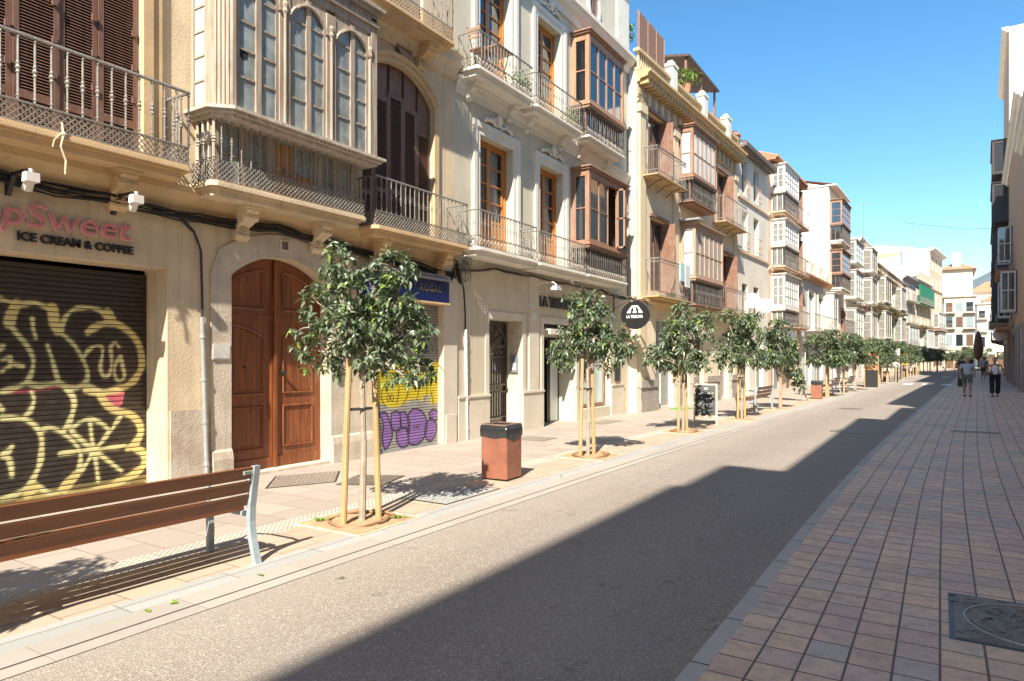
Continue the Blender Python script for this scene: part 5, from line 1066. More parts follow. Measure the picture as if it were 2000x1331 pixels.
# ================= peach house with white bays =================
B=Bld('apartment_house','peach house with a stack of three white glazed bays',34.75,42.2,11.3,PEACH); y=B.y
sp_=[(40.0,41.2,z_,z_+2.1,'rs') for z_ in (3.25,6.2,8.95)]
openings(B,sp_+[(35.3,37.5,0,2.7,'x'),(38.5,40.8,0,2.7,'w')])
for z_ in (5.95,8.6): B.cornice('string_course',[(0,z_),(.08,z_+.03),(.08,z_+.12),(0,z_+.14)],PEACH)
for z0_,z1_,zl_ in ((9.86,11.1,8.86),(7.22,8.4,6.18),(4.10,5.72,3.26)):
    bay(B,35.3,38.4,z0_,z1_,.66,WSHUT,PALEGL,cols=6,rows=3,zl=zl_+.02,rail_z=zl_+.04,deck=(zl_-.14,zl_),slabmat=PEACH,side_cols=2,lowmat=WSHUT,deco='x',low='white',side_gm=M('grey_bay_glass',(.22,.22,.20),.2,.1,2,spec=.8),panel=.1)
    simple_balc(B,39.1,42.0,zl_+.05,zl_+.95,.5,PEACH)
mb=MB(); mb.box(-3,.35,0,B.L,11.3,11.38); mb.add([(.45,0,11.38),(.45,B.L,11.38),(-3,B.L,12.6),(-3,0,12.6)],[(0,1,2,3)]); [mb.cyl((.45,.1+k*.22,11.42),(-3,.1+k*.22,12.64),.08,n=6) for k in range(int(B.L/.22))]; mb.add([(.45,0,11.38),(-3,0,12.6),(-3,0,11.38)],[(0,1,2)]); mb.build('tiled_roof',TILE,B.root)
t=empty('shop_sign',(-7.9+g(36),35.3,2.75)); tag(t,'white and grey box sign under the peach house balcony','sign'); mb=MB(); mb.box(.1,.7,0,2.2,-.15,.3); mb.build('sign_box',M('sign_greyblue',(.36,.36,.42),.4),t); mb=MB(); mb.box(.12,.68,-.012,-.002,-.12,.27); mb.build('sign_face',M('sign_purplish',(.20,.17,.24),.4),t)
# ================= low grey-white house =================
B=Bld('house','low grey-white two-storey house with balcony and roof terrace railing',42.2,51.0,6.55,GREYW); y=B.y
openings(B,[(44.2,46.0,3.4,5.75,'wxt',.25),(47.2,49.0,3.4,5.75,'wxt',.25),(43.2,45.2,0,2.6,'w'),(46.2,48.8,0,2.6,'x')])
B.cornice('eaves',[(0,6.3),(.1,6.34),(.3,6.5),(.3,6.62),(0,6.62)],TILE)
s_=simple_balc(B,43.0,50.6,3.3,4.25,.6,WHITE,under=False,th=.12)
bay(B,49.3,50.9,3.6,5.9,.6,WSHUT,BLUEG,cols=2,rows=3,side_gm=PALEGL)
terrace_rail(B,42.3,50.9,6.6,7.35,.1); mb=MB(); [(mb.box(-.05,.2,y(q)-.12,y(q)+.12,6.6,7.5),mb.flush('terrace_pier',PEACH,B.root)) for q in (42.4,45.2,48,50.8)]
# ================= tall white gable house =================
B=Bld('apartment_house','tall white house with bare sunlit side wall and stacked dark brown bays',51.0,57.2,13.4,WHITE2); y=B.y
openings(B,[(55.8,56.7,z_,z_+1.9,'rs') for z_ in (3.4,6.4,9.4)]+[(51.6,53.5,0,2.7,'r'),(54.2,56.4,0,2.7,'x')])
for z0_,z1_,zl_ in ((10.9,12.5,9.75),(7.5,9.05,6.5)):
    bay(B,51.5,55.2,z0_,z1_,.75,BAYW,DG,cols=4,rows=3,zl=zl_+.02,rail_z=zl_+.04,deck=(zl_-.2,zl_),slabmat=WHITE2,lowmat=REDW,deco='x')
simple_balc(B,51.3,56.8,3.3,4.3,.9,PEACH,th=.2,rm=IRON)
mb=MB(); mb.box(-9,.5,-.1,B.L,13.42,13.5); mb.add([(.5,0,13.5),(.5,B.L,13.5),(-6,B.L,15.1),(-6,0,15.1),(-6,0,13.5),(-6,B.L,13.5)],[(0,1,2,3)],1); mb.add([(0.0,-.0,13.4),(-6,-.0,13.4),(-6,-.0,15.05)],[(0,1,2)],0); mb.build('roof',[WHITE2,TILE],B.root,fix=False)
# ================= white and pink houses =================
def gen(name,label,Y0,Y1,h,wall,floors,cols,bays=(),balc=(),corn=TRIM,cd=.35,kind='w',gnd=True,rail_h=.9,slope=None,X=None,extra=None,glassm=None,open_='s'):
    b=Bld(name,label,Y0,Y1,h,wall,slope=slope,X=X); sp=[]; W_=(Y1-Y0)
    for (za,zb) in floors:
        for t in cols: cy=Y0+W_*t; sp.append((cy-.55,cy+.55,za,zb,kind+'_t'))
    if gnd:
        n=max(2,int(W_/3.2))
        for k in range(n): a_=Y0+W_*(k+.18)/n; sp.append((a_,a_+W_/n*.62,0,2.75,'x' if k%2 else 'r'))
    openings(b,sp)
    b.cornice('cornice',band(cd,h-.35,h+.05),corn)
    for (t0,t1,z0_,z1_,d,m_) in bays:
        bay(b,Y0+W_*t0,Y0+W_*t1,z0_,z1_,d,WSHUT,glassm or PALEGL,cols=3,rows=3,side_gm=M('grey_bay_glass',(.22,.22,.20),.2,.1,2,spec=.8))
    for (t0,t1,z_,d) in balc: simple_balc(b,Y0+W_*t0,Y0+W_*t1,z_,z_+rail_h,d,sp=.2,th=.14,rm=IRONL)
    return b
gen('apartment_house','white house with rounded white bays and peach terrace storey',57.2,64.5,10.9,WHITE2,[(3.4,5.4),(6.2,8.2),(8.8,10.3)],(.8,),bays=[(.05,.6,3.3,5.4,.8,0),(.05,.6,6.3,8.3,.8,0),(.05,.6,9.0,10.6,.8,0)],balc=[(.65,.98,6.1,.5)])
gen('apartment_house','pink house with yellow blind and projecting white bays',64.5,72.6,11.9,PINK,[(3.4,5.5),(6.4,8.4),(9.2,11.0)],(.15,.85),bays=[(.3,.75,3.4,5.6,.8,0),(.3,.75,6.5,8.6,.8,0),(.3,.75,9.3,11.2,.8,0)],balc=[(.02,.28,6.2,.5),(.02,.28,3.3,.5)],kind='b',glassm=WLV)
B=gen('apartment_house','ornate cream house with long iron balconies and green shutters between white bays',72.6,98.0,10.7,PALEY,[(3.6,6.0),(7.2,9.6)],(.08,.38,.5,.62,.93),bays=[(.16,.33,3.7,6.3,.8,0),(.68,.85,3.7,6.3,.8,0),(.16,.33,7.3,9.7,.8,0),(.68,.85,7.3,9.7,.8,0)],balc=[(.02,.98,3.5,.7),(.02,.98,7.0,.7)],kind='g',corn=STONE,cd=.6,glassm=WLV)
mb=MB(); [mb.box(.02,.5,B.L*k/22,B.L*k/22+.22,10.1,10.35) for k in range(1,22)]; [mb.prof_y([(0,7.0),(.6,7.0),(.5,6.75),(.15,6.5),(0,6.3)],B.L*k/9,B.L*k/9+.3) for k in range(1,9)]; mb.build('corbel_row',STONE,B.root)
mb=MB(); mb.box(-6,-1,0,B.L*.95,10.7,12.0); mb.build('attic_storey',WHITE2,B.root)
mb=MB(); [mb.box(0,.1,k*.9,k*.9+.75,0,2.25) for k in range(8)]
tag(mb.build('sun_blind',GREENB,B.root,loc=(-.02,B.L*.36,3.72)),'bright green slatted blind')
gen('apartment_house','narrow mauve white house with iron balconies, left of the green blinds',98.0,107.0,12.0,WHITE,[(3.4,5.6),(6.4,8.6),(9.2,11.2)],(.25,.7),bays=[(.1,.9,3.3,5.7,.7,0)],balc=[(.05,.95,6.2,.6),(.05,.95,9.0,.6),(.05,.95,3.0,.8)],kind='b',cd=.5,corn=M('mauve_stone',(.40,.33,.33),.8))
B=gen('apartment_house','pale house with vivid green roller blinds on the top balcony',107.0,120.0,12.4,PALEY,[(3.4,5.6),(6.4,8.8),(9.5,11.6)],(.15,.4,.65,.88),bays=[(.5,.95,3.2,5.7,.7,0)],balc=[(.03,.97,6.2,.7),(.03,.97,9.3,.7)],kind='g',cd=.5)
mb=MB(); mb.box(.55,.65,.3,B.L-.4,9.0,11.7); mb.build('sun_blind',GREENB,B.root); mb=MB(); mb.box(-3,.2,0,B.L,12.45,13.7); mb.build('roof_parapet',PALEY,B.root)
mb=MB(); mb.box(-3.2,-2.6,B.L-4,B.L-1,13.7,15.2); mb.build('green_screen',M('roof_green',(.06,.16,.04),.9),B.root)
B=gen('apartment_house','tall peach house with plain cream side wall rising above the green blinds',120.0,133.0,18.2,PEACH,[(3.4,5.6),(6.4,8.6),(9.6,11.8),(12.4,14.2),(15.2,17.2)],(.2,.5,.8),bays=[(.25,.8,3.3,5.6,.8,0),(.25,.8,6.4,8.6,.8,0)],balc=[(.2,.9,3.0,1.0),(.2,.9,6.0,1.0)],kind='b',cd=.7)
mb=MB(); mb.prism_z([(-.05,-.12),(-14,-.12),(-14,-.02),(-.05,-.02)],0,17.9); mb.add([(-.05,-.12,17.9),(-7,-.12,19.4),(-14,-.12,16.5)],[(0,1,2)]); mb.build('side_wall',PALEY,B.root)
for z_ in (6,12.1): B.cornice('string_course',[(0,z_),(.12,z_+.05),(.12,z_+.2),(0,z_+.25)],BRICK)
t=empty('water_tank',(-9.5+g(112),112.5,12.4)); tag(t,'pale blue water tank on the roofs before the big cream side wall','water tank'); mb=MB(); mb.lathe(0,0,[(.9,1.4),(1.0,1.5),(1.0,4.6),(.8,5.0),(.2,5.2)],14); mb.build('tank',M('tank_blue',(.42,.48,.62),.5),t); mb=MB(); [mb.cyl((.7*a_,.7*b_,0),(.7*a_,.7*b_,1.45),.06,n=5) for a_ in (-1,1) for b_ in (-1,1)]; mb.build('stand',STEEL,t)
# corner house facing down the street
XR=g(134)-8
B=Bld('apartment_house','white corner house with low hipped tile roof, white chimney and pale blue shutters',134,147,12.0,M('light_cream_plaster',(.74,.66,.50),.85,.04,1),slope=3.5,X=XR); y=B.y
sp_=[]
for za,zb in ((3.6,5.8),(7.2,9.2),(9.9,11.4)):
    pass
B2=B
def boxhouse(name,label,x0,x1,Y0,Y1,h,wall,nx,ny,floors,kind,roof=None):
    # house seen on two sides: openings on the side facing down the street (-Y) and the side facing right (+X)
    t=empty(name,((x0+x1)/2,Y0,0)); tag(t,label,'building'); hw=(x1-x0)/2; D_=Y1-Y0
    mb=MB(); mb.box(-hw,hw,0,D_,0,h); mb.build('wall',wall,t)
    mb=MB(); mb.box(-hw-.3,hw+.3,-.3,D_+.3,h,h+.3)
    for z_ in [f[0]-.55 for f in floors]: mb.box(-hw-.1,hw+.1,-.1,D_+.1,z_,z_+.15)
    mb.build('cornice',STONE,t)
    sm={'l':BLUEG,'b':BRSH,'g':GREENS,'w':WLV,'d':DG}
    for fi,(za,zb) in enumerate(floors):
        for k in range(nx):
            cx=-hw+(k+.5)*2*hw/nx; mb=MB(); mb.box(cx-.6,cx+.6,-.05,-.003,za,zb); mb.box(cx-.7,cx+.7,-.1,-.05,za-.12,za); o=mb.build('window',WSHUT,t); mb=MB(); mb.box(cx-.5,cx+.5,-.07,-.055,za+.1,zb-.1); mb.build('shutter',sm[kind[(k+fi)%len(kind)]],o)
            if fi>0 and k%2==0: mb=MB(); mb.box(cx-.9,cx+.9,-.7,-.1,za-.2,za-.1); q=mb.build('balcony',STONE,t); mb=MB(); [mb.cyl((cx-.9+j*.15,-.68,za-.1),(cx-.9+j*.15,-.68,za+.8),.02,n=4) for j in range(13)]; mb.cyl((cx-.9,-.68,za+.8),(cx+.9,-.68,za+.8),.03,n=4); mb.build('railing',IRONL,q)
        for k in range(ny):
            cy=(k+.5)*D_/ny; mb=MB(); mb.box(hw+.003,hw+.05,cy-.6,cy+.6,za,zb); o=mb.build('window',WSHUT,t); mb=MB(); mb.box(hw+.055,hw+.08,cy-.5,cy+.5,za+.1,zb-.1); mb.build('shutter',sm[kind[k%len(kind)]],o)
    mb=MB()
    for k in range(nx): cx=-hw+(k+.5)*2*hw/nx; mb.box(cx-.6,cx+.6,-.02,-.001,0,2.5)
    mb.build('shop_opening',BRSH,t)
    if roof:
        mb=MB(); e=.5; vs=[(-hw-e,-e,h+.3),(hw+e,-e,h+.3),(hw+e,D_+e,h+.3),(-hw-e,D_+e,h+.3),(-hw*.4,D_*.4,h+.3+roof),(hw*.4,D_*.4,h+.3+roof),(hw*.4,D_*.6,h+.3+roof),(-hw*.4,D_*.6,h+.3+roof)]
        mb.add(vs,[(0,1,5,4),(1,2,6,5),(2,3,7,6),(3,0,4,7),(4,5,6,7),(0,3,2,1)]); mb.build('tiled_roof',TILE,t)
    return t
for ch in list(B.root.children): bpy.data.objects.remove(ch)
bpy.data.objects.remove(B.root)
HC=M('light_cream_plaster',(.74,.66,.50),.85,.04,1)
t=boxhouse('apartment_house','white corner house with hipped tile roof, white chimney and pale blue shutters',.6,5.0,140,156,12.2,HC,3,3,[(3.7,5.9),(6.9,8.9),(9.6,11.4)],'ldb')
mb=MB(); mb.box(-2.5,1.9,.6,15,12.5,17.0); mb.build('upper_storey',HC,t); mb=MB(); vs=[(-3.2,.0,17.0),(2.5,.0,17.0),(2.5,15.6,17.0),(-3.2,15.6,17.0),(-1.2,6,18.6),(.6,6,18.6),(.6,9,18.6),(-1.2,9,18.6)]; mb.add(vs,[(0,1,5,4),(1,2,6,5),(2,3,7,6),(3,0,4,7),(4,5,6,7),(0,3,2,1)]); mb.build('tiled_roof',TILE,t); mb=MB(); mb.box(-1.0,.2,3.0,4.4,17.4,20.2); mb.build('chimney',WHITE2,t)
boxhouse('apartment_house','slim white house with dark balconies right of the corner house',6.0,9.0,158,172,12.0,WHITE,2,2,[(3.7,5.9),(6.9,8.9),(9.3,10.9)],'dw')
boxhouse('apartment_house','pale yellow house closing the street with small square attic windows',8.2,16.0,182,194,14.0,YEL,4,2,[(3.7,5.9),(7.4,8.6),(11.2,12.2)],'bd',roof=2.2)
boxhouse('apartment_house','far house behind the yellow end house with pinkish tiled roof',6.5,19.0,215,228,18.5,PINK,4,2,[(3.7,5.9),(7.4,9.6),(12.2,14.2)],'bd',roof=3.2)
# hill
mb=MB(); n=40; vs=[];fs=[]
for j in range(9):
    for i in range(n+1):
        x_=-260+i*34; yy=900+j*70; hgt=(88+28*math.exp(-((x_-210)/260)**2)+22*math.sin(x_*.013)+9*math.sin(x_*.05+j))*math.sin(math.pi*min(1,(j+.05)/8))**.7; vs.append((x_,yy,hgt-2))
for j in range(8):
    for i in range(n): fs.append((j*(n+1)+i,j*(n+1)+i+1,(j+1)*(n+1)+i+1,(j+1)*(n+1)+i))
mb.add(vs,fs); tag(mb.build('hill',M('hazy_hill_scrub',(.14,.175,.205),.95,.15,.01),None,smooth=True),kind='structure')  # pale blue-grey: haze of distance mixed into the scrub colour
# ================= right side of the street =================
def rb(label,Y0,Y1,h,wall,floors,cols,bays=(),balc=(),name='apartment_house',**k):
    b=Bld(name,label,Y0,Y1,h,wall,side='R'); sp=[]; W_=(Y1-Y0)
    for (za,zb) in floors:
        for t in cols: cy=Y0+W_*t; sp.append((cy-.5,cy+.5,za,zb,'w_t'))
    if Y0>30:
        n=int(W_/3.5)
        for k in range(n): sp.append((Y0+W_*(k+.15)/n,Y0+W_*(k+.85)/n,0,2.9,'ro'[k%2]))
    openings(b,sp); b.cornice('cornice',band(.45,h-.3,h+.1),TRIM)
    for (t0,t1,z0_,z1_,d,m_) in bays: bay(b,Y0+W_*t0,Y0+W_*t1,z0_,z1_,d,m_,M('very_dark_pane',(.012,.012,.014),.35,.1,3),cols=3,rows=3)
    for (t0,t1,z_,d) in balc: simple_balc(b,Y0+W_*t0,Y0+W_*t1,z_,z_+.9,d,sp=.2,th=.15,rm=IRON)
    return b
fl=[(3.6,5.8),(7,9.2),(10.4,12.4)]
rb('tall house beside the camera, outside the picture, shading the street',-34,-6.6,15.2,CREAM,fl,(.3,.7))
rb('slightly lower house beside the camera that shades the near road',-6.6,-4.2,14.8,PEACH,[],())
rb('lower house on the right near side with ochre wall',-4.2,8.8,12.0,YEL,fl,(.3,.7))
rb('lowest house on the right side with pale wall',8.8,16.0,10.0,WHITE,fl[:2],(.3,.7))
rb('plain house on the right side before the orange one',16.0,41.0,11.7,PALEY,fl,(.3,.7))
dkw=wood('dark_bay_wood',(.06,.045,.04),.5)
B=rb('orange brown house on the right with white shuttered windows and cornice',41.0,62.0,14.6,M('orange_plaster',(.40,.235,.13),.85,.08,1.5),[],(),bays=[],balc=[(.55,.9,3.6,.9),(.55,.9,7.2,.9)])
y=B.y
for z_ in (6.5,10.2):
    for q in ((50,57) if z_<8 else (57,)):
        mb=MB(); yy=y(q); mb.box(.01,.06,yy-.7,yy+.7,z_-2.2,z_+.3); o=mb.build('window',DG,B.root); 
        for s_ in (-1,1):
            mb=MB(); ys_=(yy+s_*.72-.03,yy+s_*.72+.03); mb.box(.06,.13,*ys_,z_-2.1,z_+.25); mb.box(.70,.77,*ys_,z_-2.1,z_+.25); mb.box(.13,.70,*ys_,z_-2.1,z_-2.0); mb.box(.13,.70,*ys_,z_+.15,z_+.25); mb.box(.13,.70,*ys_,z_-.9,z_-.84); mb.box(.39,.44,*ys_,z_-2,z_+.15); q_=mb.build('open_casement',WSHUT,o)
            mb=MB(); mb.quad((.1,yy+s_*.72,z_-2.05),(.73,yy+s_*.72,z_-2.05),(.73,yy+s_*.72,z_+.2),(.1,yy+s_*.72,z_+.2)); mb.build('pane',DG,q_,fix=False)
B=rb('very tall house on the right with sunlit white gable above the orange house',62.0,78.0,26.0,M('brown_render',(.40,.27,.19),.85,.08,1.5),[(3.6,5.8),(7,9.2)],(.8,),bays=[(.05,.5,8.5,11.2,1.0,dkw),(.05,.5,12.0,14.8,1.0,dkw),(.05,.5,15.6,18.0,1.0,dkw),(.05,.5,4.6,7.6,1.0,dkw)],balc=[(.05,.55,4.3,1.1)])
mb=MB(); mb.box(-8.9,.0,B.L,B.L+.1,14.6,26.0); mb.build('gable_wall',WHITE2,B.root)
rb('dark fronted house on the right with iron balconies beyond the tall gable',78.0,92.0,16.5,M('grey_render',(.26,.22,.20),.85,.1,1.5),fl,(.3,.7),bays=[(.5,.9,7,9.5,.9,dkw)],balc=[(.1,.9,6.6,1.0),(.1,.9,10,1.0),(.1,.9,3.4,1.0)])
rb('farthest pinkish house on the right side of the street',92.0,126.0,15.5,PINK,fl,(.2,.5,.8),balc=[(.1,.9,6.6,.9),(.1,.9,10,.9),(.1,.9,3.4,.9)])
mb=MB(); mb.tube([(-2.0,52,10.6),(1.5,52.5,9.9),(5.5,53,9.8)],.012,4); tag(mb.build('overhead_cable',CABLE,None),'thin cable strung across the street from the right hand houses','cable')

# shop front dressing of the orange house on the right
st=M('greyish_pink_stone',(.34,.28,.25),.8,.12,3)
for k,b_ in enumerate([o for o in bpy.data.objects if o.get('label','').startswith('orange brown house')]):
    for j in range(7):
        mb=MB(); yy=.1+j*3.42; mb.box(.001,.16,yy,yy+.62,0,3.15); mb.box(.0,.22,yy-.05,yy+.67,3.15,3.4); mb.build('stone_pier',st,b_)
    for j in (1,3):
        mb=MB(); yy=.8+j*3.42; mb.add([(.02,yy,3.1),(1.0,yy,2.5),(1.0,yy+2.6,2.5),(.02,yy+2.6,3.1),(1.0,yy,2.3),(1.0,yy+2.6,2.3)],[(0,1,2,3),(1,4,5,2)]); mb.build('shop_awning',M('dark_brown_awning',(.09,.065,.055),.85),b_,fix=False)
t=empty('round_sign',(2.3+g(58)-.6,58,3.3)); tag(t,'pale round projecting shop sign on the right hand houses','sign'); mb=MB(); mb.cyl((0,-.06,0),(0,.06,0),.45,n=24); mb.build('sign_disc',WHITE,t); mb=MB(); mb.cyl((.3,0,.3),(.62,0,.3),.03,n=6); mb.build('bracket',IRON,t)
# ================= trees =================
BARK=M('pale_bark',(.36,.30,.24),.85,.2,14,.4,40); STAKE=wood('yellow_stake',(.42,.30,.15),.65,(.32,.21,.10)); TIE=M('black_rubber',(.03,.03,.03),.7)
def crown(lobes,n,ls,seed,down=.25,rad_in=.5):
    mb=MB(); rn=random.Random(seed); tw=[]
    vol=[l[3]**2 for l in lobes]; tot=sum(vol)
    for l,v in zip(lobes,vol):
        k=max(4,int(n*v/tot))
        for i in range(k):
            d=Vector((rn.gauss(0,1),rn.gauss(0,1),rn.gauss(0,1))).normalized(); r_=l[3]*(rad_in+(1.04-rad_in)*rn.random()**.55)
            p=Vector(l[:3])+Vector((d.x*r_,d.y*r_,d.z*r_*l[4])); 
            out=(d+Vector((0,0,.35))).normalized(); m=rn.randint(6,9); tw.append((Vector(l[:3]),p))
            young=rn.random()<.10
            for q in range(m):
                a=q*2.4+rn.random(); side=out.orthogonal().normalized(); b=out.cross(side); dd=(side*math.cos(a)+b*math.sin(a))*rn.uniform(.7,1.1)+out*rn.uniform(.0,.7)-Vector((0,0,down*rn.uniform(.3,1.6)))
                leafq(mb,p+Vector((rn.gauss(0,.012),rn.gauss(0,.012),rn.gauss(0,.012)))+out*(.012*q-.03),rn,ls*rn.uniform(.7,1.2),ls*rn.uniform(.34,.46),1 if young and q>m-4 else 0,dd.normalized())
    return mb,tw
LEAFY=leafmat('young_leaf',(.13,.20,.035),(.20,.30,.05),(.30,.38,.08))
def make_tree(label,x,Y,lobes,n,ls,seed,H0=1.45,stakes=True,pit=True,rot=0,fork=None,tilt=0,stake_mat=None,smooth=True):
    t=empty('street_tree',(x,Y,0),rot); tag(t,label,'tree','young street trees along the kerb')
    mb,tw=crown(lobes,n,ls,seed); mb.build('foliage',[LEAF,LEAFY],t,fix=False)
    rn=random.Random(seed+5); tr=MB(); tr.tube([(0,0,0),(.012,.01,H0*.5),(-.008,0,H0),(0,0,H0+.35)],[.036,.03,.027,.02],8)
    for l in lobes:
        c0=Vector((0,0,H0+rn.uniform(-.05,.25))); c1=Vector(l[:3]); mid=(c0+c1)/2+Vector((rn.uniform(-.04,.04),rn.uniform(-.04,.04),.05)); tr.tube([c0,mid,c1],[.016,.012,.007],6)
    for k,(c,p) in enumerate(tw):
        if k%3==0: tr.tube([c,(c+p)/2+Vector((0,0,.015)),p],[.006,.004,.002],3)
    tr.build('trunk',BARK,t)
    if stakes:
        for sx_,sy_ in (stakes if isinstance(stakes,list) else [(-.04,-.17),(.02,.17)]):
            mb=MB(); mb.tube([(sx_*1.15,sy_*1.1,0),(sx_,sy_*.92,.9),(sx_*.9,sy_*.75,1.62)],[.033,.031,.03],9); mb.build('stake',stake_mat or STAKE,t)
        mb=MB(); pts=[(sx_,sy_,1.12) for sx_,sy_ in [(-.045,-.18),(.03,0),(.02,.18),(-.03,0.01),(-.045,-.18)]]; mb.tube(pts,.014,5); mb.build('tie',TIE,t)
    return t
Rv=Vector((.847,.531,0)); Fv=Vector((-.531,.847,0))
def LB(r_,z,rad_,dep=0,sq=.95): p=Rv*r_+Fv*dep; return (p.x,p.y,z,rad_,sq)
L1=[LB(-.19,2.55,.22,.02,1.15),LB(.33,2.52,.21,.0,1.1),LB(-.20,2.27,.24,-.1),LB(.10,2.32,.22,.1),LB(.36,2.2,.25,0),LB(-.50,2.19,.14,0),LB(-.56,1.93,.14,-.05),LB(-.46,1.66,.19,.08),LB(-.58,1.72,.12,0),LB(-.13,1.92,.28,-.12),LB(.12,1.97,.30,.15),LB(.10,1.68,.24,-.12),LB(.42,1.93,.27,-.05),LB(.62,1.88,.16,.05),LB(.45,2.42,.10,0),LB(-.33,2.42,.10,0),LB(.70,1.50,.10,.05),LB(.36,1.62,.22,.1),LB(.62,1.50,.15,0),LB(-.14,1.60,.17,.1),LB(.46,1.46,.12,-.1)]
make_tree('nearest staked young tree with large glossy leaves before the timber door and blue sign',-4.88,4.97,[(x_*.92,y_*.92,z_,r_*.95,s_) for x_,y_,z_,r_,s_ in L1],430,.094,11,H0=1.5,stakes=[(-.03,-.20),(.04,.17)])
def rlobes(seed,w_=.68,z0=1.42,z1=2.75):
    rn=random.Random(seed); L=[]
    for k in range(17):
        z=z0+(z1-z0)*rn.random()**1.15; f=(z-z0)/(z1-z0); r_=w_*(1-.42*f)*rn.uniform(.45,1.0); a=rn.uniform(0,6.28); L.append((r_*math.cos(a),r_*math.sin(a),z+.1,rn.uniform(.17,.27)*(1-.25*f),1))
    L+=[(0,0,z0+.35,.34,1),(0,0,z0+.75,.3,1),(0.02,0,z1,.15,1.3)]
    return L
L2=[LB(-.42,1.75,.22),LB(-.55,1.68,.14),LB(-.25,1.95,.26,.1),LB(-.1,2.25,.26,-.1),LB(-.28,2.55,.15),LB(-.12,2.6,.17),LB(.12,2.55,.18,.05),LB(.22,2.25,.24),LB(.5,1.95,.24),LB(.68,1.85,.16),LB(.42,1.68,.2,-.1),LB(0,1.82,.26,.2),LB(.1,1.95,.27,-.15),LB(.3,1.45,.12),LB(-.38,1.52,.13),LB(.22,1.98,.2,.2)]
make_tree('second staked tree from the near end, in front of the bar door',-4.97,10.3,[(x_*.93,y_*.93,z_,r_*.95,s_) for x_,y_,z_,r_,s_ in L2],380,.10,21)
make_tree('tree standing just left of the picture whose dappled shadow falls on the near bench',-4.88,-.15,rlobes(77,.72,1.42,2.7),420,.11,77)
t3=make_tree('third staked tree from the near end, just left of the chalkboard',-4.8,14.75,rlobes(31,.74,1.38,2.6),400,.12,31)
t4=make_tree('fourth tree with two close stakes, just right of the chalkboard',-4.47,18.6,rlobes(42,.86,1.42,2.68),430,.115,42,stakes=[(-.07,-.06),(.06,.07)])
t5=make_tree('fifth tree with one thick stake behind the far end of the bench',-4.34,23.0,rlobes(53,.78,1.38,2.7),380,.12,53,stakes=[(.03,.05)])
# far trees are copies
protos=[t3,t4,t5]
far=[(-4.05,31.5,0,'tree in a row behind the brown litter bin, sixth of the row'),(-3.88,35.7,1,'seventh tree of the row beside the far facing benches'),(-3.66,38.9,2,'eighth tree of the row, next to the first far bench'),(-3.45,43.9,0,'tree beside the black and orange display board'),(-3.2,48.5,1,'tree just before the white street notice board'),(-3.0,53,2,'tree behind the white street notice board'),(-2.8,57.5,0,'tree beside the yellow notice'),(-2.55,62.5,1,'tree between the yellow notice and the narrow far bin'),(-2.35,67.5,2,'tree near the narrow far bin'),(-2.1,73,0,'tree opposite the far zebra bars'),(-1.8,79,1,'tree right after the far zebra bars'),(-1.5,85,2,'far tree before the ornate cream house'),(-1.05,92,0,'far tree at the middle of the ornate cream house'),(-.3,100,1,'tree under the mauve house'),(.6,108,2,'tree under the green blinds'),(1.6,117,0,'tree under the tall peach house'),(2.6,126,1,'second last tree before the corner house'),(3.6,134,2,'last tree of the row before the corner house')]
for x_,Y_,k,l_ in far:
    c=copy_tree(protos[k]); c.location=(x_,Y_,0); c.rotation_euler=(0,0,Y_*1.7); c.scale=(1.3,1.3,.98 if k else 1.0); tag(c,l_)
for k,(x_,Y_,l_) in enumerate([(4.0,139.0,'low green tree before the white corner house'),(6.8,156,'green tree in front of the slim white house'),(9.6,176,'green tree left before the yellow end house'),(11.8,178,'green tree right before the yellow end house')]):
    c=copy_tree(protos[k%3]); c.location=(x_,Y_,-.4); c.scale=(2.1,2.1,1.45); c.rotation_euler=(0,0,k); tag(c,l_)
# leaning dragon-like plant
t=empty('leaning_tree',(-4.30,28.4,0)); tag(t,'thin tree leaning strongly to the left over the pavement behind the fifth tree','tree')
mb=MB(); mb.tube([(0,0,0),(-.22,-.30,.5),(-.42,-.75,1.15),(-.50,-1.1,1.9),(-.48,-1.2,2.3)],[.045,.04,.035,.025,.015],7); mb.build('trunk',BARK,t)
mb,tw=crown([(-.28,-.42,.62,.22,1.1),(-.36,-.6,.95,.27,1),(-.44,-.8,1.3,.30,1),(-.5,-1.0,1.65,.32,1),(-.52,-1.15,2.0,.3,1),(-.5,-1.2,2.3,.2,1)],230,.13,77,down=.7); mb.build('foliage',[LEAF,LEAFY],t,fix=False)
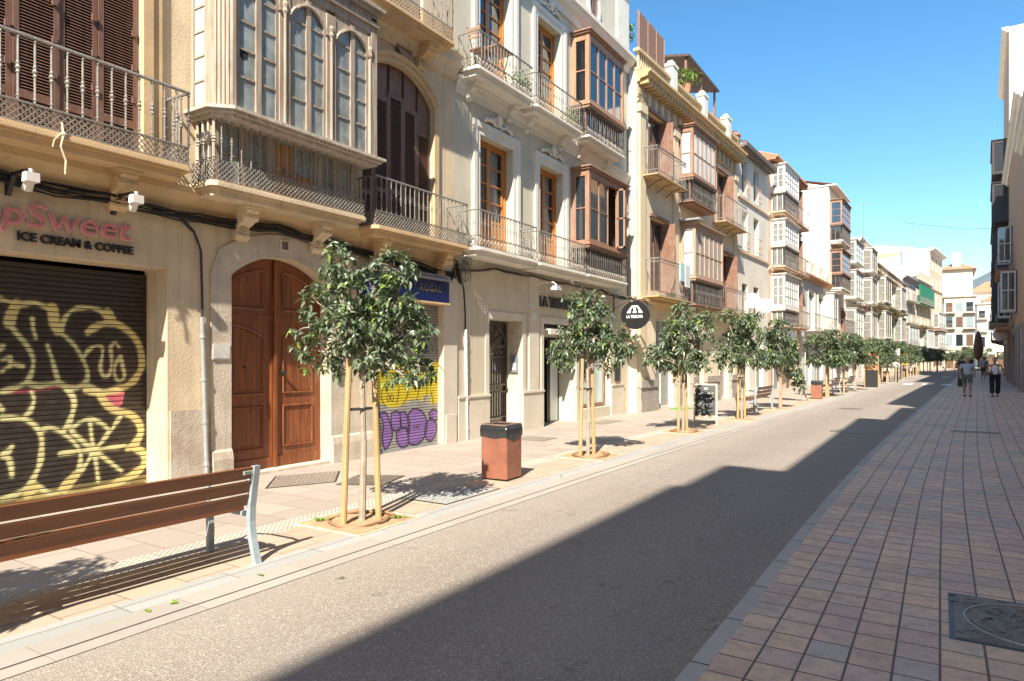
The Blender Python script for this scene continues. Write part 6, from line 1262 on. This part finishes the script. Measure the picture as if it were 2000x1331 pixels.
# tree pits with sandy soil and watering hose ring
SOIL=M('sandy_soil',(.42,.28,.16),.95,.25,8,.6,30,stain=.4); HOSE=M('brown_hose',(.26,.15,.08),.6)
def pit(x,Y,label,w_=.42,ring=True):
    mb=MB(); n=14; rn=random.Random(int(Y)); vs=[(x_,y_,.008+.012*rn.random()*(1 if 0<i<n and 0<j<n else 0)) for i,x_ in enumerate([-w_+2*w_*k/n for k in range(n+1)]) for j,y_ in enumerate([-w_+2*w_*k/n for k in range(n+1)])]
    fs=[(i*(n+1)+j,(i+1)*(n+1)+j,(i+1)*(n+1)+j+1,i*(n+1)+j+1) for i in range(n) for j in range(n)]; mb.add(vs,fs)
    o=tag(mb.build('tree_pit',SOIL,None,loc=(x,Y,0),smooth=True,fix=False),kind='structure')
    mb=MB()
    for s_ in (-1,1): mb.box(-w_-.02,w_+.02,s_*(w_+.012)-.012,s_*(w_+.012)+.012,0,.012); mb.box(s_*(w_+.012)-.012,s_*(w_+.012)+.012,-w_,w_,0,.012)
    tag(mb.build('pit_edging',STONE,None,loc=(x,Y,.002)),kind='structure')
    if ring:
        mb=MB(); mb.tube([(.29*math.cos(a*.3),.31*math.sin(a*.3),.025+.012*math.sin(a)) for a in range(22)],.014,6); mb.tube([(.2,.1,.03),(.26,.22,.035),(.18,.31,.03),(.05,.3,.05)],.014,6)
        tag(mb.build('watering_hose',HOSE,None,loc=(x,Y,0)),label,'hose','watering hoses round the street trees')
pit(-4.90,4.95,'brown hose ring round the nearest tree'); pit(-4.93,10.3,'brown hose ring round the second tree'); pit(-4.80,14.8,'brown hose ring round the third tree',.4); pit(-4.5,18.6,'',.4,False); pit(-4.4,23,'',.4,False)
mb=MB(); rn=random.Random(9)
for k in range(34): leafq(mb,Vector((rn.gauss(0,.03),rn.gauss(0,.03),.01)),rn,.04,.02,0,Vector((rn.gauss(0,1),rn.gauss(0,1),.8)).normalized())
for l_,x_,Y_ in (('small green weed at the left edge of the first tree pit',-5.18,4.72),('small green weed at the right edge of the first tree pit',-4.62,5.22)):
    o=mb.build('weed',LEAFB,None,loc=(x_,Y_,.01),fix=False); tag(o,l_,'weed')
for k,(x_,Y_) in enumerate(((-4.32,2.45),(-4.30,2.6),(-4.9,6.1),(-4.25,3.3),(-3.7,3.6),(-4.4,8.3))):
    mb=MB(); leafq(mb,Vector((0,0,.008)),rn,.07,.035,0,Vector((math.cos(k),math.sin(k),.05))); tag(mb.build('fallen_leaf',LEAFY,None,loc=(x_,Y_,.004),fix=False),['green fallen leaf on the granite band nearest the camera','green fallen leaf beside the gutter near the bench','fallen leaf on the pavement behind the first tree','fallen leaf by the gutter slot near the bench leg','single fallen leaf on the sunny asphalt','fallen leaf on the granite band past the litter bin'][k],'leaf')
# ================= bench =================
SLAT=wood('bench_slat_wood',(.18,.065,.026),.45,(.12,.045,.02),axis='y')
def make_bench(L=2.02):
    t=empty('street_bench',(0,0,0)); mb=None
    for k,(x0,z0,x1,z1) in enumerate([(.022,.678,.045,.765),(-.002,.567,.020,.652),(-.026,.462,-.006,.541)]):
        mb=MB(); mb.add([(x0-.03,0.03,z0),(x0,0.03,z0-.004),(x0+.026,0.03,z1),(x0-.004,0.03,z1+.004),(x0-.03,L-.03,z0),(x0,L-.03,z0-.004),(x0+.026,L-.03,z1),(x0-.004,L-.03,z1+.004)],[(0,3,2,1),(4,5,6,7),(0,1,5,4),(1,2,6,5),(2,3,7,6),(3,0,4,7)]); mb.build('back_slat',SLAT,t)
    for k in range(4):
        xx=-.17-.125*k; mb=MB(); mb.box(xx-.052,xx+.052,.03,L-.03,.405-.004*k,.437-.004*k); mb.build('seat_slat',SLAT,t)
    for yy in (.04,L-.04):
        mb=MB(); 
        def flat(pts,w_,th=.05):
            for p,q in zip(pts,pts[1:]):
                mb.add([(p[0]-w_,yy-th/2,p[1]),(p[0]+w_,yy-th/2,p[1]),(p[0]+w_,yy+th/2,p[1]),(p[0]-w_,yy+th/2,p[1]),(q[0]-w_,yy-th/2,q[1]),(q[0]+w_,yy-th/2,q[1]),(q[0]+w_,yy+th/2,q[1]),(q[0]-w_,yy+th/2,q[1])],[(0,3,2,1),(4,5,6,7),(0,1,5,4),(1,2,6,5),(2,3,7,6),(3,0,4,7)])
        flat([(.06,0),(.035,.08),(.0,.2),(-.018,.33),(-.012,.45),(.012,.6),(.045,.775)],.022,.055)
        mb.build('back_leg',GREYB,t)
        mb=MB(); flat([(-.55,0),(-.545,.2),(-.56,.38)],.02,.05); mb.build('front_leg',GREYB,t)
        mb=MB(); mb.box(-.6,-.0,yy-.02,yy+.02,.365,.40); mb.build('seat_bearer',GREYB,t)
        mb=MB(); mb.tube([(.03,yy,.64),(-.1,yy,.665),(-.38,yy,.66),(-.55,yy,.60),(-.58,yy,.5),(-.57,yy,.4)],.016,7); mb.build('armrest',GREYB,t)
    return t
b1=make_bench(); b1.location=(-4.63,1.52,0); tag(b1,'large brown slatted bench with grey legs in the left foreground, seen from behind','bench','street benches facing the houses')
mb=MB(); mb.box(.047,.051,1.86,1.95,.715,.745); mb.build('maker_plate',M('small_plate',(.55,.55,.48),.4),b1)
mb=MB(); mb.box(.0515,.053,1.873,1.937,.722,.738); mb.build('plate_mark',M('plate_green',(.12,.20,.15),.4),b1)
for x_,Y_,rz,l_ in ((-4.62,20.9,.03,'bench between the fourth and fifth trees, past the chalkboard'),(-4.05,33.2,.04,'first of the two far benches near the seventh tree'),(-3.75,36.4,.04,'second of the two far benches near the eighth tree')):
    c=copy_tree(b1); c.location=(x_,Y_,0); c.rotation_euler=(0,0,-rz); tag(c,l_)
    for ch in list(c.children):
        if ch.name.startswith('maker_plate') or ch.name.startswith('plate_mark'): bpy.data.objects.remove(ch)
# ================= litter bins =================
CORT=M('corten_panel',(.27,.105,.065),.5,.18,5,.15,60,stain=.4,dark=(.20,.075,.05)); BAG=M('black_bin_bag',(.02,.023,.026),.22,.2,9,.5,14,spec=.9)
def make_bin():
    t=empty('litter_bin',(0,0,0)); h=.40/2; H=.735
    mb=MB(); mb.box(-h+.03,h-.03,-h+.03,h-.03,0,.035); mb.build('base',BLACK,t)
    mb=MB(); r_=.012
    mb.prism_z([(-h+r_,-h),(h-r_,-h),(h,-h+r_),(h,h-r_),(h-r_,h),(-h+r_,h),(-h,h-r_),(-h,-h+r_)],.03,H-.02); mb.build('body',CORT,t)
    mb=MB(); n=12; e=.006
    def ring(z0f,off):
        out=[]
        for (ax,ay),(bx,by) in (((-h,-h),(h,-h)),((h,-h),(h,h)),((h,h),(-h,h)),((-h,h),(-h,-h))):
            for k in range(n):
                f=k/n; x=ax+(bx-ax)*f; y_=ay+(by-ay)*f; s_=(1+off/h); out.append((x*s_,y_*s_,z0f(x,y_,f)))
        return out
    hem=lambda x,y_,f: H-.155-.05*math.sin(math.pi*f)*(1 if x>h-.001 else .25)+.006*math.sin(f*9)
    A=ring(hem,.006); Bq=ring(lambda x,y_,f:H-.07+.006*math.sin(f*12),.012); C_=ring(lambda x,y_,f:H-.005,.004); D_=ring(lambda x,y_,f:H-.01,-.05); E_=ring(lambda x,y_,f:H-.16,-.06)
    m=4*n; vs=A+Bq+C_+D_+E_; fs=[(i*m+k,i*m+(k+1)%m,(i+1)*m+(k+1)%m,(i+1)*m+k) for i in range(4) for k in range(m)]; mb.add(vs,fs); mb.build('bin_bag',BAG,t,smooth=True,fix=False)
    mb=MB(); w_=.045
    for a_,b_,c_,d_ in ((-h,h,-h,-h+w_),(-h,h,h-w_,h),(-h,-h+w_,-h+w_,h-w_),(h-w_,h,-h+w_,h-w_)): mb.box(a_,b_,c_,d_,H,H+.014)
    mb.build('rim',M('brown_rim',(.17,.12,.10),.5,.1,9),t)
    mb=MB(); mb.quad((-h+.05,-h+.05,H-.15),(h-.05,-h+.05,H-.15),(h-.05,h-.05,H-.15),(-h+.05,h-.05,H-.15)); mb.build('bag_inside',BLACK,t,fix=False)
    return t
b_=make_bin(); b_.location=(-5.02,7.74,0); b_.rotation_euler=(0,0,.03); tag(b_,'square rust red litter bin with black bag just behind the first tree','litter bin','rust red litter bins along the kerb')
for x_,Y_,l_ in ((-4.2,29.8,'litter bin beside the leaning tree'),(-3.3,56.2,'litter bin below the white notice board'),(-2.7,69.0,'narrow far litter bin beyond the yellow notice'),(-2.2,80,'farthest litter bin before the ornate cream house')):
    c=copy_tree(b_); c.location=(x_,Y_,0); tag(c,l_)
# ================= chalkboard =================
t=empty('chalkboard',(-4.92,16.85,0),R(16)); tag(t,'A-frame chalkboard with white chalk scribbles and pale wooden frame on the pavement','chalkboard')
def hinge_box(mb,x0,x1,z0,z1,s_,th=.025,o_=0):
    f=lambda z:(1.0-z)*.22*s_
    mb.add([(x0,f(z0)-th/2+o_,z0),(x1,f(z0)-th/2+o_,z0),(x1,f(z0)+th/2+o_,z0),(x0,f(z0)+th/2+o_,z0),(x0,f(z1)-th/2+o_,z1),(x1,f(z1)-th/2+o_,z1),(x1,f(z1)+th/2+o_,z1),(x0,f(z1)+th/2+o_,z1)],[(0,3,2,1),(4,5,6,7),(0,1,5,4),(1,2,6,5),(2,3,7,6),(3,0,4,7)])
PW=wood('pale_pine',(.66,.52,.36),.6,(.55,.40,.25))
for s_ in (-1,1):
    mb=MB(); hinge_box(mb,-.28,-.245,.0,1.0,s_); hinge_box(mb,.245,.28,.0,1.0,s_); hinge_box(mb,-.245,.245,.965,1.0,s_); hinge_box(mb,-.245,.245,.2,.225,s_); fr=mb.build('frame',PW,t)
    mb=MB(); hinge_box(mb,-.245,.245,.225,.965,s_,.012); mb.build('slate',M('slate_black',(.018,.022,.024),.45,.3,6),t)
mb=MB(); rn=random.Random(4)
def squig(x0,x1,z,a,n):
    pts=[]
    for k in range(n+1):
        x=x0+(x1-x0)*k/n; zz=z+a*rn.uniform(-1,1); pts.append((x,-(1-zz)*.22-.010,zz))
    mb.tube(pts,.0048,4)
for x0,x1,z,a,n in ((-.17,-.12,.77,.03,3),(-.10,-.07,.765,.015,3),(-.04,.02,.77,.035,4),(.03,.08,.765,.02,4),(.09,.13,.77,.03,3),(.15,.19,.765,.02,3),(-.02,.05,.64,.025,4),(.06,.10,.64,.02,3),(.11,.16,.64,.025,4),(-.14,-.08,.52,.03,3),(-.06,.0,.51,.03,4),(.02,.06,.51,.03,3),(.08,.17,.52,.01,3),(-.2,-.12,.37,.025,3),(-.2,-.14,.33,.01,3),(-.05,.0,.34,.04,3),(.04,.06,.34,.05,2),(.08,.14,.34,.03,4),(-.06,.02,.28,.012,3)): squig(x0,x1,z,a,n)
for k in range(4): squig(-.03,.06,.885,.022,6)
mb.build('chalk_writing',M('chalk',(.80,.82,.80),.9),t)
mb=MB(); mb.box(.262,.268,-.16,.16,.27,.28); mb.build('chain',STEEL,t)
# ================= metal covers in the ground =================
def cover(label,pts,mat_,z=.012,pattern='grid',name='metal_cover'):
    t=empty(name,(sum(p[0] for p in pts)/4,sum(p[1] for p in pts)/4,0)); tag(t,label,'cover')
    c=t.location; P=[(p[0]-c[0],p[1]-c[1]) for p in pts]; mb=MB(); mb.prism_z(P,.0,z-.003); mb.build('frame',BLACK,t); mb=MB()
    L=lambda u,v:(P[0][0]*(1-u)*(1-v)+P[1][0]*u*(1-v)+P[2][0]*u*v+P[3][0]*(1-u)*v, P[0][1]*(1-u)*(1-v)+P[1][1]*u*(1-v)+P[2][1]*u*v+P[3][1]*(1-u)*v)
    A=(L(.03,.03),L(.97,.03),L(.97,.97),L(.03,.97)); mb.prism_z(list(A),z-.003,z)
    n=13
    for i in range(n):
        for j in range(n):
            if pattern=='grid' and (i+j)%2==0: q=[L(.05+.9*(i+a)/n,.05+.9*(j+b)/n) for a,b in ((.15,.3),(.85,.3),(.85,.6),(.15,.6))]; mb.prism_z(q,z,z+.004)
            elif pattern=='grid': q=[L(.05+.9*(i+a)/n,.05+.9*(j+b)/n) for a,b in ((.35,.1),(.65,.1),(.65,.9),(.35,.9))]; mb.prism_z(q,z,z+.004)
    mb.build('plate',mat_,t); return t
CI=M('cast_iron_cover',(.185,.155,.13),.55,.35,25,.5,60,metal=.15,stain=.6,dark=(.08,.06,.05)); CIB=M('brown_iron_cover',(.30,.25,.21),.6,.2,25,.4,60,metal=.2)
cover('brownish ribbed rectangular cover in the pavement before the timber door',[(-7.1,5.55),(-6.7,6.35),(-7.3,7.0),(-7.72,6.2)],CIB); cover('dark grey chequered cover behind the first tree stakes',[(-6.55,6.2),(-6.0,6.5),(-6.25,7.2),(-6.85,6.9)],CI)
cover('square grey grate in the sand strip between the first tree and the litter bin',[(-4.62,6.0),(-4.62,7.1),(-5.2,7.1),(-5.2,6.0)],M('grey_stone_cover',(.36,.36,.35),.7,.2,25,.4,60))
cover('dark flush cover before the bar door',[(-6.6,11.6),(-6.6,12.3),(-7.3,12.3),(-7.3,11.6)],CIB,.008,''); cover('dark flush cover in front of the bar window',[(-7.0,15.4),(-7.0,16.6),(-7.5,16.6),(-7.5,15.4)],CIB,.008,'')
cover('narrow dark grate across the right pavement, far ahead',[(.2,17.9),(1.1,17.9),(1.1,18.35),(.2,18.35)],CI,.008,'')
t=cover('large square cast iron cover with round inspection lid at the lower right corner',[(.045,4.68),(.98,4.68),(.98,5.60),(.045,5.60)],CI,.009,'')
mb=MB(); n=40
mb.prism_z([(.36*math.cos(2*math.pi*k/n),.36*math.sin(2*math.pi*k/n)) for k in range(n)],.009,.013)
rn=random.Random(8)
for k in range(120):
    a=rn.uniform(0,6.28); r_=.31*math.sqrt(rn.random()); q=rn.uniform(0,3.14); x_,y_=r_*math.cos(a),r_*math.sin(a); dx,dy=.022*math.cos(q),.022*math.sin(q); mb.prism_z([(x_-dx-dy*.3,y_-dy+dx*.3),(x_+dx-dy*.3,y_+dy+dx*.3),(x_+dx+dy*.3,y_+dy-dx*.3),(x_-dx+dy*.3,y_-dy-dx*.3)],.013,.0165)
mb.build('round_lid',CI,t); mb=MB(); mb.tube([(.385*math.cos(2*math.pi*k/n),.385*math.sin(2*math.pi*k/n),.011) for k in range(n+1)],.006,5); mb.build('lid_ring',M('worn_ring',(.34,.34,.34),.4,.1,9,metal=.5),t)
mb=MB()
for k in range(150):
    x_,y_=rn.uniform(-.44,.44),rn.uniform(-.43,.43)
    if math.hypot(x_,y_)>.41: mb.prism_z([(x_-.025,y_-.006),(x_+.02,y_-.012),(x_+.025,y_+.004),(x_-.02,y_+.01)],.009,.0125)
mb.build('tread_pattern',CI,t)
for l_,x_,Y_ in (('round iron manhole lid in the road at the shadow edge',-1.75,16.8),('round iron manhole lid in the sunny road further on',-2.45,24.5)):
    t=empty('manhole_cover',(x_,Y_,0)); tag(t,l_,'cover'); mb=MB(); mb.lathe(0,0,[(.36,0),(.36,.006),(.34,.008),(.0,.008)],28); mb.build('lid',CI,t)
# ================= far street furniture =================
OB=M('orange_poster',(.42,.20,.08),.5,.1,5)
t=empty('display_board',(-3.28,43.4,0),.04); tag(t,'tall black display panel with orange and red poster beside the far trees','display board')
mb=MB(); mb.box(-.32,.32,-.05,.05,.0,.98); mb.build('black_panel',BLACK,t); mb=MB(); mb.box(-.30,.30,-.04,.04,1.0,1.9); mb.build('poster',OB,t); mb=MB(); mb.box(-.2,.2,-.05,-.041,1.35,1.75); mb.build('poster_picture',M('poster_dark_red',(.12,.02,.02),.5),t); mb=MB(); mb.box(-.36,-.32,-.05,.05,0,2.0); mb.box(.32,.36,-.05,.05,0,2.0); mb.build('frame',STAKE,t)
t=empty('notice_board',(-3.0,54.0,0),.04); tag(t,'white street notice board on two posts','notice board'); mb=MB(); mb.box(-.65,.65,-.05,.05,.95,2.3); mb.build('panel',WSHUT,t)
for q in (-.5,.5): mb=MB(); mb.box(q-.04,q+.04,-.04,.04,0,.95); mb.build('post',BLACK,t)
t=empty('yellow_notice',(-2.55,62.0,0),.04); tag(t,'yellow panel on a pole between far trees','sign'); mb=MB(); mb.box(-.38,.38,-.03,.03,1.15,2.1); mb.build('panel',M('yellow_panel',(.72,.45,.06),.5),t); mb=MB(); mb.cyl((0,.04,0),(0,.04,2.2),.04,n=8); mb.build('post',STEEL,t)
t=empty('awning',(9.3,168,0)); tag(t,'bright white café awning at the end of the street','awning'); mb=MB(); mb.add([(-2.2,-1.5,3.3),(2.2,-1.5,3.3),(2.2,2.5,5.4),(-2.2,2.5,5.4),(-2.2,-1.5,3.0),(2.2,-1.5,3.0)],[(0,1,2,3),(4,5,1,0)]); mb.build('canopy',WHITE2,t,fix=False)
for q in (-2.1,2.1): mb=MB(); mb.cyl((q,-1.4,0),(q,-1.4,3.2),.06,n=6); mb.build('post',STEEL,t)
t=empty('parasol',(4.6,118,0)); tag(t,'tall folded dark brown parasol standing at the far end','parasol'); mb=MB(); mb.lathe(0,0,[(.15,1.4),(.5,2.0),(.6,3.2),(.4,4.8),(.08,5.6)],10); mb.build('folded_canopy',M('brown_canvas',(.10,.06,.04),.9),t); mb=MB(); mb.cyl((0,0,0),(0,0,2),.06,n=8); mb.lathe(0,0,[(.4,0),(.4,.1)],12); mb.build('pole',BLACK,t)
t=empty('traffic_sign',(-1.6,58,0)); 
bpy.data.objects.remove(t)
# tv antennas
def antenna(label,x,Y,z,h=1.6):
    t=empty('tv_antenna',(x,Y,z)); tag(t,label,'antenna','roof antennas'); mb=MB(); mb.cyl((0,0,0),(0,0,h),.03,n=5); mb.build('mast',STEEL,t)
    mb=MB(); mb.cyl((-.5,0,h),(.5,0,h),.02,n=4); [mb.cyl((-.45+k*.15,-.25,h),(-.45+k*.15,.25,h),.012,n=4) for k in range(7)]; mb.build('aerial',STEEL,t)
antenna('thin television antenna on the roof of the pink house',-7.5+g(64),64,11.5,3.0); antenna('television antenna left of the water tank',-8.5+g(104),104,12.2,3); antenna('short antenna on the tall white gable house roof',-9+g(58),58.5,11,3.4)
for k,(x_,Y_) in enumerate(((-8.6,104.5),(-8.0,106.2))):
    t=empty('satellite_dish',(x_+g(Y_),Y_,12.0)); tag(t,['pale round dish on the roof left of the water tank','pale round dish on the roof nearer the green blinds'][k],'dish','roof dishes'); mb=MB(); mb.cyl((0,0,1.3),(0,-.12,1.35),.8,.75,n=16); mb.build('reflector',WHITE,t); mb=MB(); mb.cyl((0,.05,0),(0,.05,1.3),.05,n=5); mb.build('mast',STEEL,t)
# ================= people =================
SKIN=M('skin',(.42,.24,.16),.55,.06,8)
def skin_obj(name,verts,edges,radii,mat,parent,root=0,sub=1):
    me=bpy.data.meshes.new(name); me.from_pydata(verts,edges,[]); me.materials.append(mat)
    o=bpy.data.objects.new(name,me); col.objects.link(o); o.parent=parent
    md=o.modifiers.new('Skin','SKIN'); md.use_smooth_shade=True
    sv=me.skin_vertices[0].data if len(me.skin_vertices) else None
    if sv is None:
        bm=bmesh.new(); bm.from_mesh(me); bm.verts.layers.skin.verify(); bm.to_mesh(me); bm.free(); sv=me.skin_vertices[0].data
    for i,r_ in enumerate(radii): sv[i].radius=(r_,r_) if not isinstance(r_,tuple) else r_; sv[i].use_root=(i==root)
    s_=o.modifiers.new('Subsurf','SUBSURF'); s_.levels=sub; s_.render_levels=sub
    return o
def person(label,x,Y,h=1.7,face=0,stride=.16,top=(.6,.6,.6),bottom=(.05,.05,.05),kind='shorts',hair=(.2,.15,.1),grp=None,fat=1.0,sleeve='short',bald=False,phase=1,elbow=.1,bag=None):
    t=empty('person',(x,Y,0),face); tag(t,label,'person',grp); k=h/1.7; V=[];E=[];Rr=[]
    def ad(p,r_,par=None): V.append(tuple(q*k for q in p)); Rr.append((r_[0]*k,r_[1]*k) if isinstance(r_,tuple) else r_*k); 
    def v(p,r_,par=None):
        ad(p,r_); i=len(V)-1
        if par is not None: E.append((par,i))
        return i
    f=fat; s=stride
    pel=v((0,0,.95),(.14*f,.11*f)); sp=v((0,.0,1.1),(.135*f,.11*f),pel); ch=v((0,0,1.28),(.155*f,.11*f),sp); nb=v((0,.0,1.42),.07,ch); nk=v((0,-.01,1.47),.052,nb); hd=v((0,-.02,1.56),.078,nk); hc=v((0,-.015,1.635),.082,hd); ht=v((0,-.01,1.685),.045,hc)
    nose=v((0,-.118,1.565),.012,hd)
    for sg in (-1,1): v((sg*.082,-.01,1.57),.014,hd)
    J={}
    for sg in (-1,1):
        sh=v((sg*.185*f,0,1.385),.055,ch); ph=sg*phase
        el=v((sg*(.235*f+.01),.03+s*.35*ph,1.12),.041,sh); wr=v((sg*.24*f,-.04+s*.75*ph-elbow*.3,.89+elbow*.4),.027,el)
        pa=v((sg*.24*f,-.055+s*.85*ph-elbow*.4,.83+elbow*.4),(.034,.018),wr)
        for q,(dy,l,) in enumerate(((-.03,.07),(-.012,.082),(.008,.078),(.026,.062))):
            m1=v((sg*.242*f,-.06+s*.87*ph-elbow*.45+dy,.795+elbow*.4),.0085,pa); v((sg*(.242*f-.012),-.065+s*.87*ph-elbow*.45+dy*1.1,.795+elbow*.4-l*.75),.007,m1)
        v((sg*(.225*f),-.10+s*.85*ph-elbow*.4,.80+elbow*.4),.009,pa)
        hp=v((sg*.095*f,0,.90),.088*f,pel); kn_=v((sg*.10*f,-.03-s*.55*ph,.49),.055*f,hp); an=v((sg*.10,.02-s*1.05*ph+(.06 if ph<0 else 0),.09+(.03 if ph<0 else 0)),.034,kn_); ft=v((sg*.105,-.13-s*1.05*ph+(.06 if ph<0 else 0),.035),(.035,.025),an)
        J[sg]=(sh,el,wr,hp,kn_,an,ft)
    body=skin_obj('body',V,E,Rr,SKIN,t)
    P=lambda i:V[i]
    # top
    tv=[];te=[];tr=[]
    def tvv(p,r_,par=None): 
        tv.append(p); tr.append(r_); i=len(tv)-1
        if par is not None: te.append((par,i))
        return i
    m_=1.13
    a=tvv(P(sp),(.15*f*k,.125*f*k)); b=tvv(P(ch),(.17*f*k,.125*f*k),a); tvv((0,0,1.425*k),.075*k,b); hm=tvv((0,0,.90*k),(.16*f*k,.13*f*k),a)
    if sleeve!='none':
        for sg in (-1,1):
            sh,el=J[sg][0],J[sg][1]; q=tvv(P(sh),.068*k,b); e_=tuple(P(sh)[i]+(P(el)[i]-P(sh)[i])*(.75 if sleeve=='short' else 1) for i in range(3)); tvv(e_,.06*k,q)
    skin_obj('shirt',tv,te,tr,M('cloth_%d'%int(abs(sum(top))*1000),top,.85,.08,12),t)
    bv=[];be=[];br=[]
    def bvv(p,r_,par=None):
        bv.append(p); br.append(r_); i=len(bv)-1
        if par is not None: be.append((par,i))
        return i
    a=bvv((0,0,.97*k),(.15*f*k,.12*f*k))
    for sg in (-1,1):
        hp,kn_,an=J[sg][3],J[sg][4],J[sg][5]; q=bvv(tuple(c for c in P(hp)),.105*f*k,a); 
        if kind=='shorts': e_=tuple(P(hp)[i]+(P(kn_)[i]-P(hp)[i])*.85 for i in range(3)); bvv(e_,.088*f*k,q)
        else: z_=bvv(P(kn_),(.082 if kind=='wide' else .07)*f*k,q); bvv((P(an)[0],P(an)[1],.12*k),(.09 if kind=='wide' else .055)*f*k,z_)
    skin_obj('trousers' if kind!='shorts' else 'shorts',bv,be,br,M('cloth_%d'%int(abs(sum(bottom))*1000+7),bottom,.9,.08,12),t)
    if not bald or True:
        mb=MB(); mb.lathe(0,.012*k,[(.055*k,1.52*k),(.088*k,1.58*k),(.094*k,1.64*k),(.075*k,1.70*k),(.02*k,1.728*k)] if not bald else [(.04*k,1.58*k),(.086*k,1.60*k),(.085*k,1.63*k),(.05*k,1.64*k)],10)
        for i,q in enumerate(mb.v): mb.v[i]=(q[0],q[1]+ (.012*k),q[2]+(.03*k if q[1]<0 else 0))
        mb.build('hair',M('hair_%d'%int(sum(hair)*1000),hair,.8),t,smooth=True)
    mb=MB(); fd=M('face_dark',(.06,.03,.025),.5)
    for sg in (-1,1): mb.lathe(sg*.03*k,-.092*k,[(.004,1.583*k),(.011*k,1.59*k),(.004,1.597*k)],6); mb.flush('eye',fd,t)
    mb.box(-.025*k,.025*k,-.095*k,-.088*k,1.522*k,1.53*k); mb.flush('mouth',fd,t)
    for sg in (-1,1):
        an,ft=J[sg][5],J[sg][6]; mb=MB(); x0,y0=P(an)[0],P(an)[1]; zb_=max(.0,P(ft)[2]-.035*k); mb.prism_z([(x0-.045,y0+.06),(x0+.045,y0+.06),(x0+.05,y0-.10),(x0+.03,y0-.19),(x0-.03,y0-.19),(x0-.05,y0-.10)],zb_,zb_+.065*k); mb.build('shoe',BLACK,t)
    return t
person('man in a light blue polo shirt and grey shorts walking towards the camera',.98,35.0,1.66,.0,.15,(.42,.50,.58),(.13,.15,.14),'shorts',(.45,.40,.36),fat=1.12,bald=True)
person('woman in a white sleeveless top and wide black trousers walking beside the man',1.98,35.6,1.66,.0,.12,(.72,.72,.76),(.02,.02,.022),'wide',(.30,.20,.13),fat=1.15,sleeve='none',phase=-1,elbow=.35)
t=empty('black_bag',(.80,35.3,.62)); tag(t,'black bag carried low behind the man in light blue','bag'); mb=MB(); mb.box(-.16,.16,-.08,.08,-.2,.14); mb.tube([(-.12,0,.14),(-.08,0,.3),(.08,0,.3),(.12,0,.14)],.012,5); mb.build('bag_body',BLACK,t)
t=empty('clutch',(1.78,35.38,.98)); tag(t,'small dark clutch held in front by the woman in white','bag'); mb=MB(); mb.add([(-.13,-.02,-.07),(.13,-.02,.0),(.13,.02,.0),(-.13,.02,-.07),(-.12,-.02,.06),(.10,-.02,.11),(.10,.02,.11),(-.12,.02,.06)],[(0,3,2,1),(4,5,6,7),(0,1,5,4),(1,2,6,5),(2,3,7,6),(3,0,4,7)]); mb.build('clutch_body',M('taupe_leather',(.12,.10,.09),.5),t)
G_='people strolling far down the street'
person('person in a white t-shirt and beige shorts at the right edge',4.1,52,1.66,.1,.14,(.66,.66,.64),(.30,.22,.16),'shorts',(.12,.09,.07),G_)
person('person in white top and dark blue trousers at the very right edge',4.25,49.5,1.62,.1,.12,(.62,.62,.72),(.03,.035,.08),'long',(.05,.04,.035),G_)
person('dark dressed person walking left behind the man in blue',1.2,54,1.72,.2,.14,(.04,.035,.035),(.05,.04,.04),'long',(.05,.04,.03),G_)
person('person in bluish shirt and dark shorts between the couple, far off',2.9,66,1.7,.0,.14,(.32,.36,.46),(.12,.08,.06),'shorts',(.1,.07,.05),G_)
person('person in pale shirt farthest between the couple',3.5,78,1.72,.0,.12,(.60,.60,.62),(.20,.16,.13),'long',(.1,.07,.05),G_,phase=-1)
person('person in a dark blue shirt far beyond the couple',3.9,84,1.7,.3,.12,(.06,.08,.16),(.10,.10,.11),'long',(.06,.05,.04),G_)
person('person in a cream dress shirt right of the couple',5.0,72,1.68,.0,.12,(.62,.56,.44),(.40,.30,.16),'shorts',(.2,.14,.1),G_)
person('person in black near the parasol at the far end',3.2,100,1.72,.0,.12,(.03,.03,.03),(.04,.04,.04),'long',(.05,.04,.03),G_)
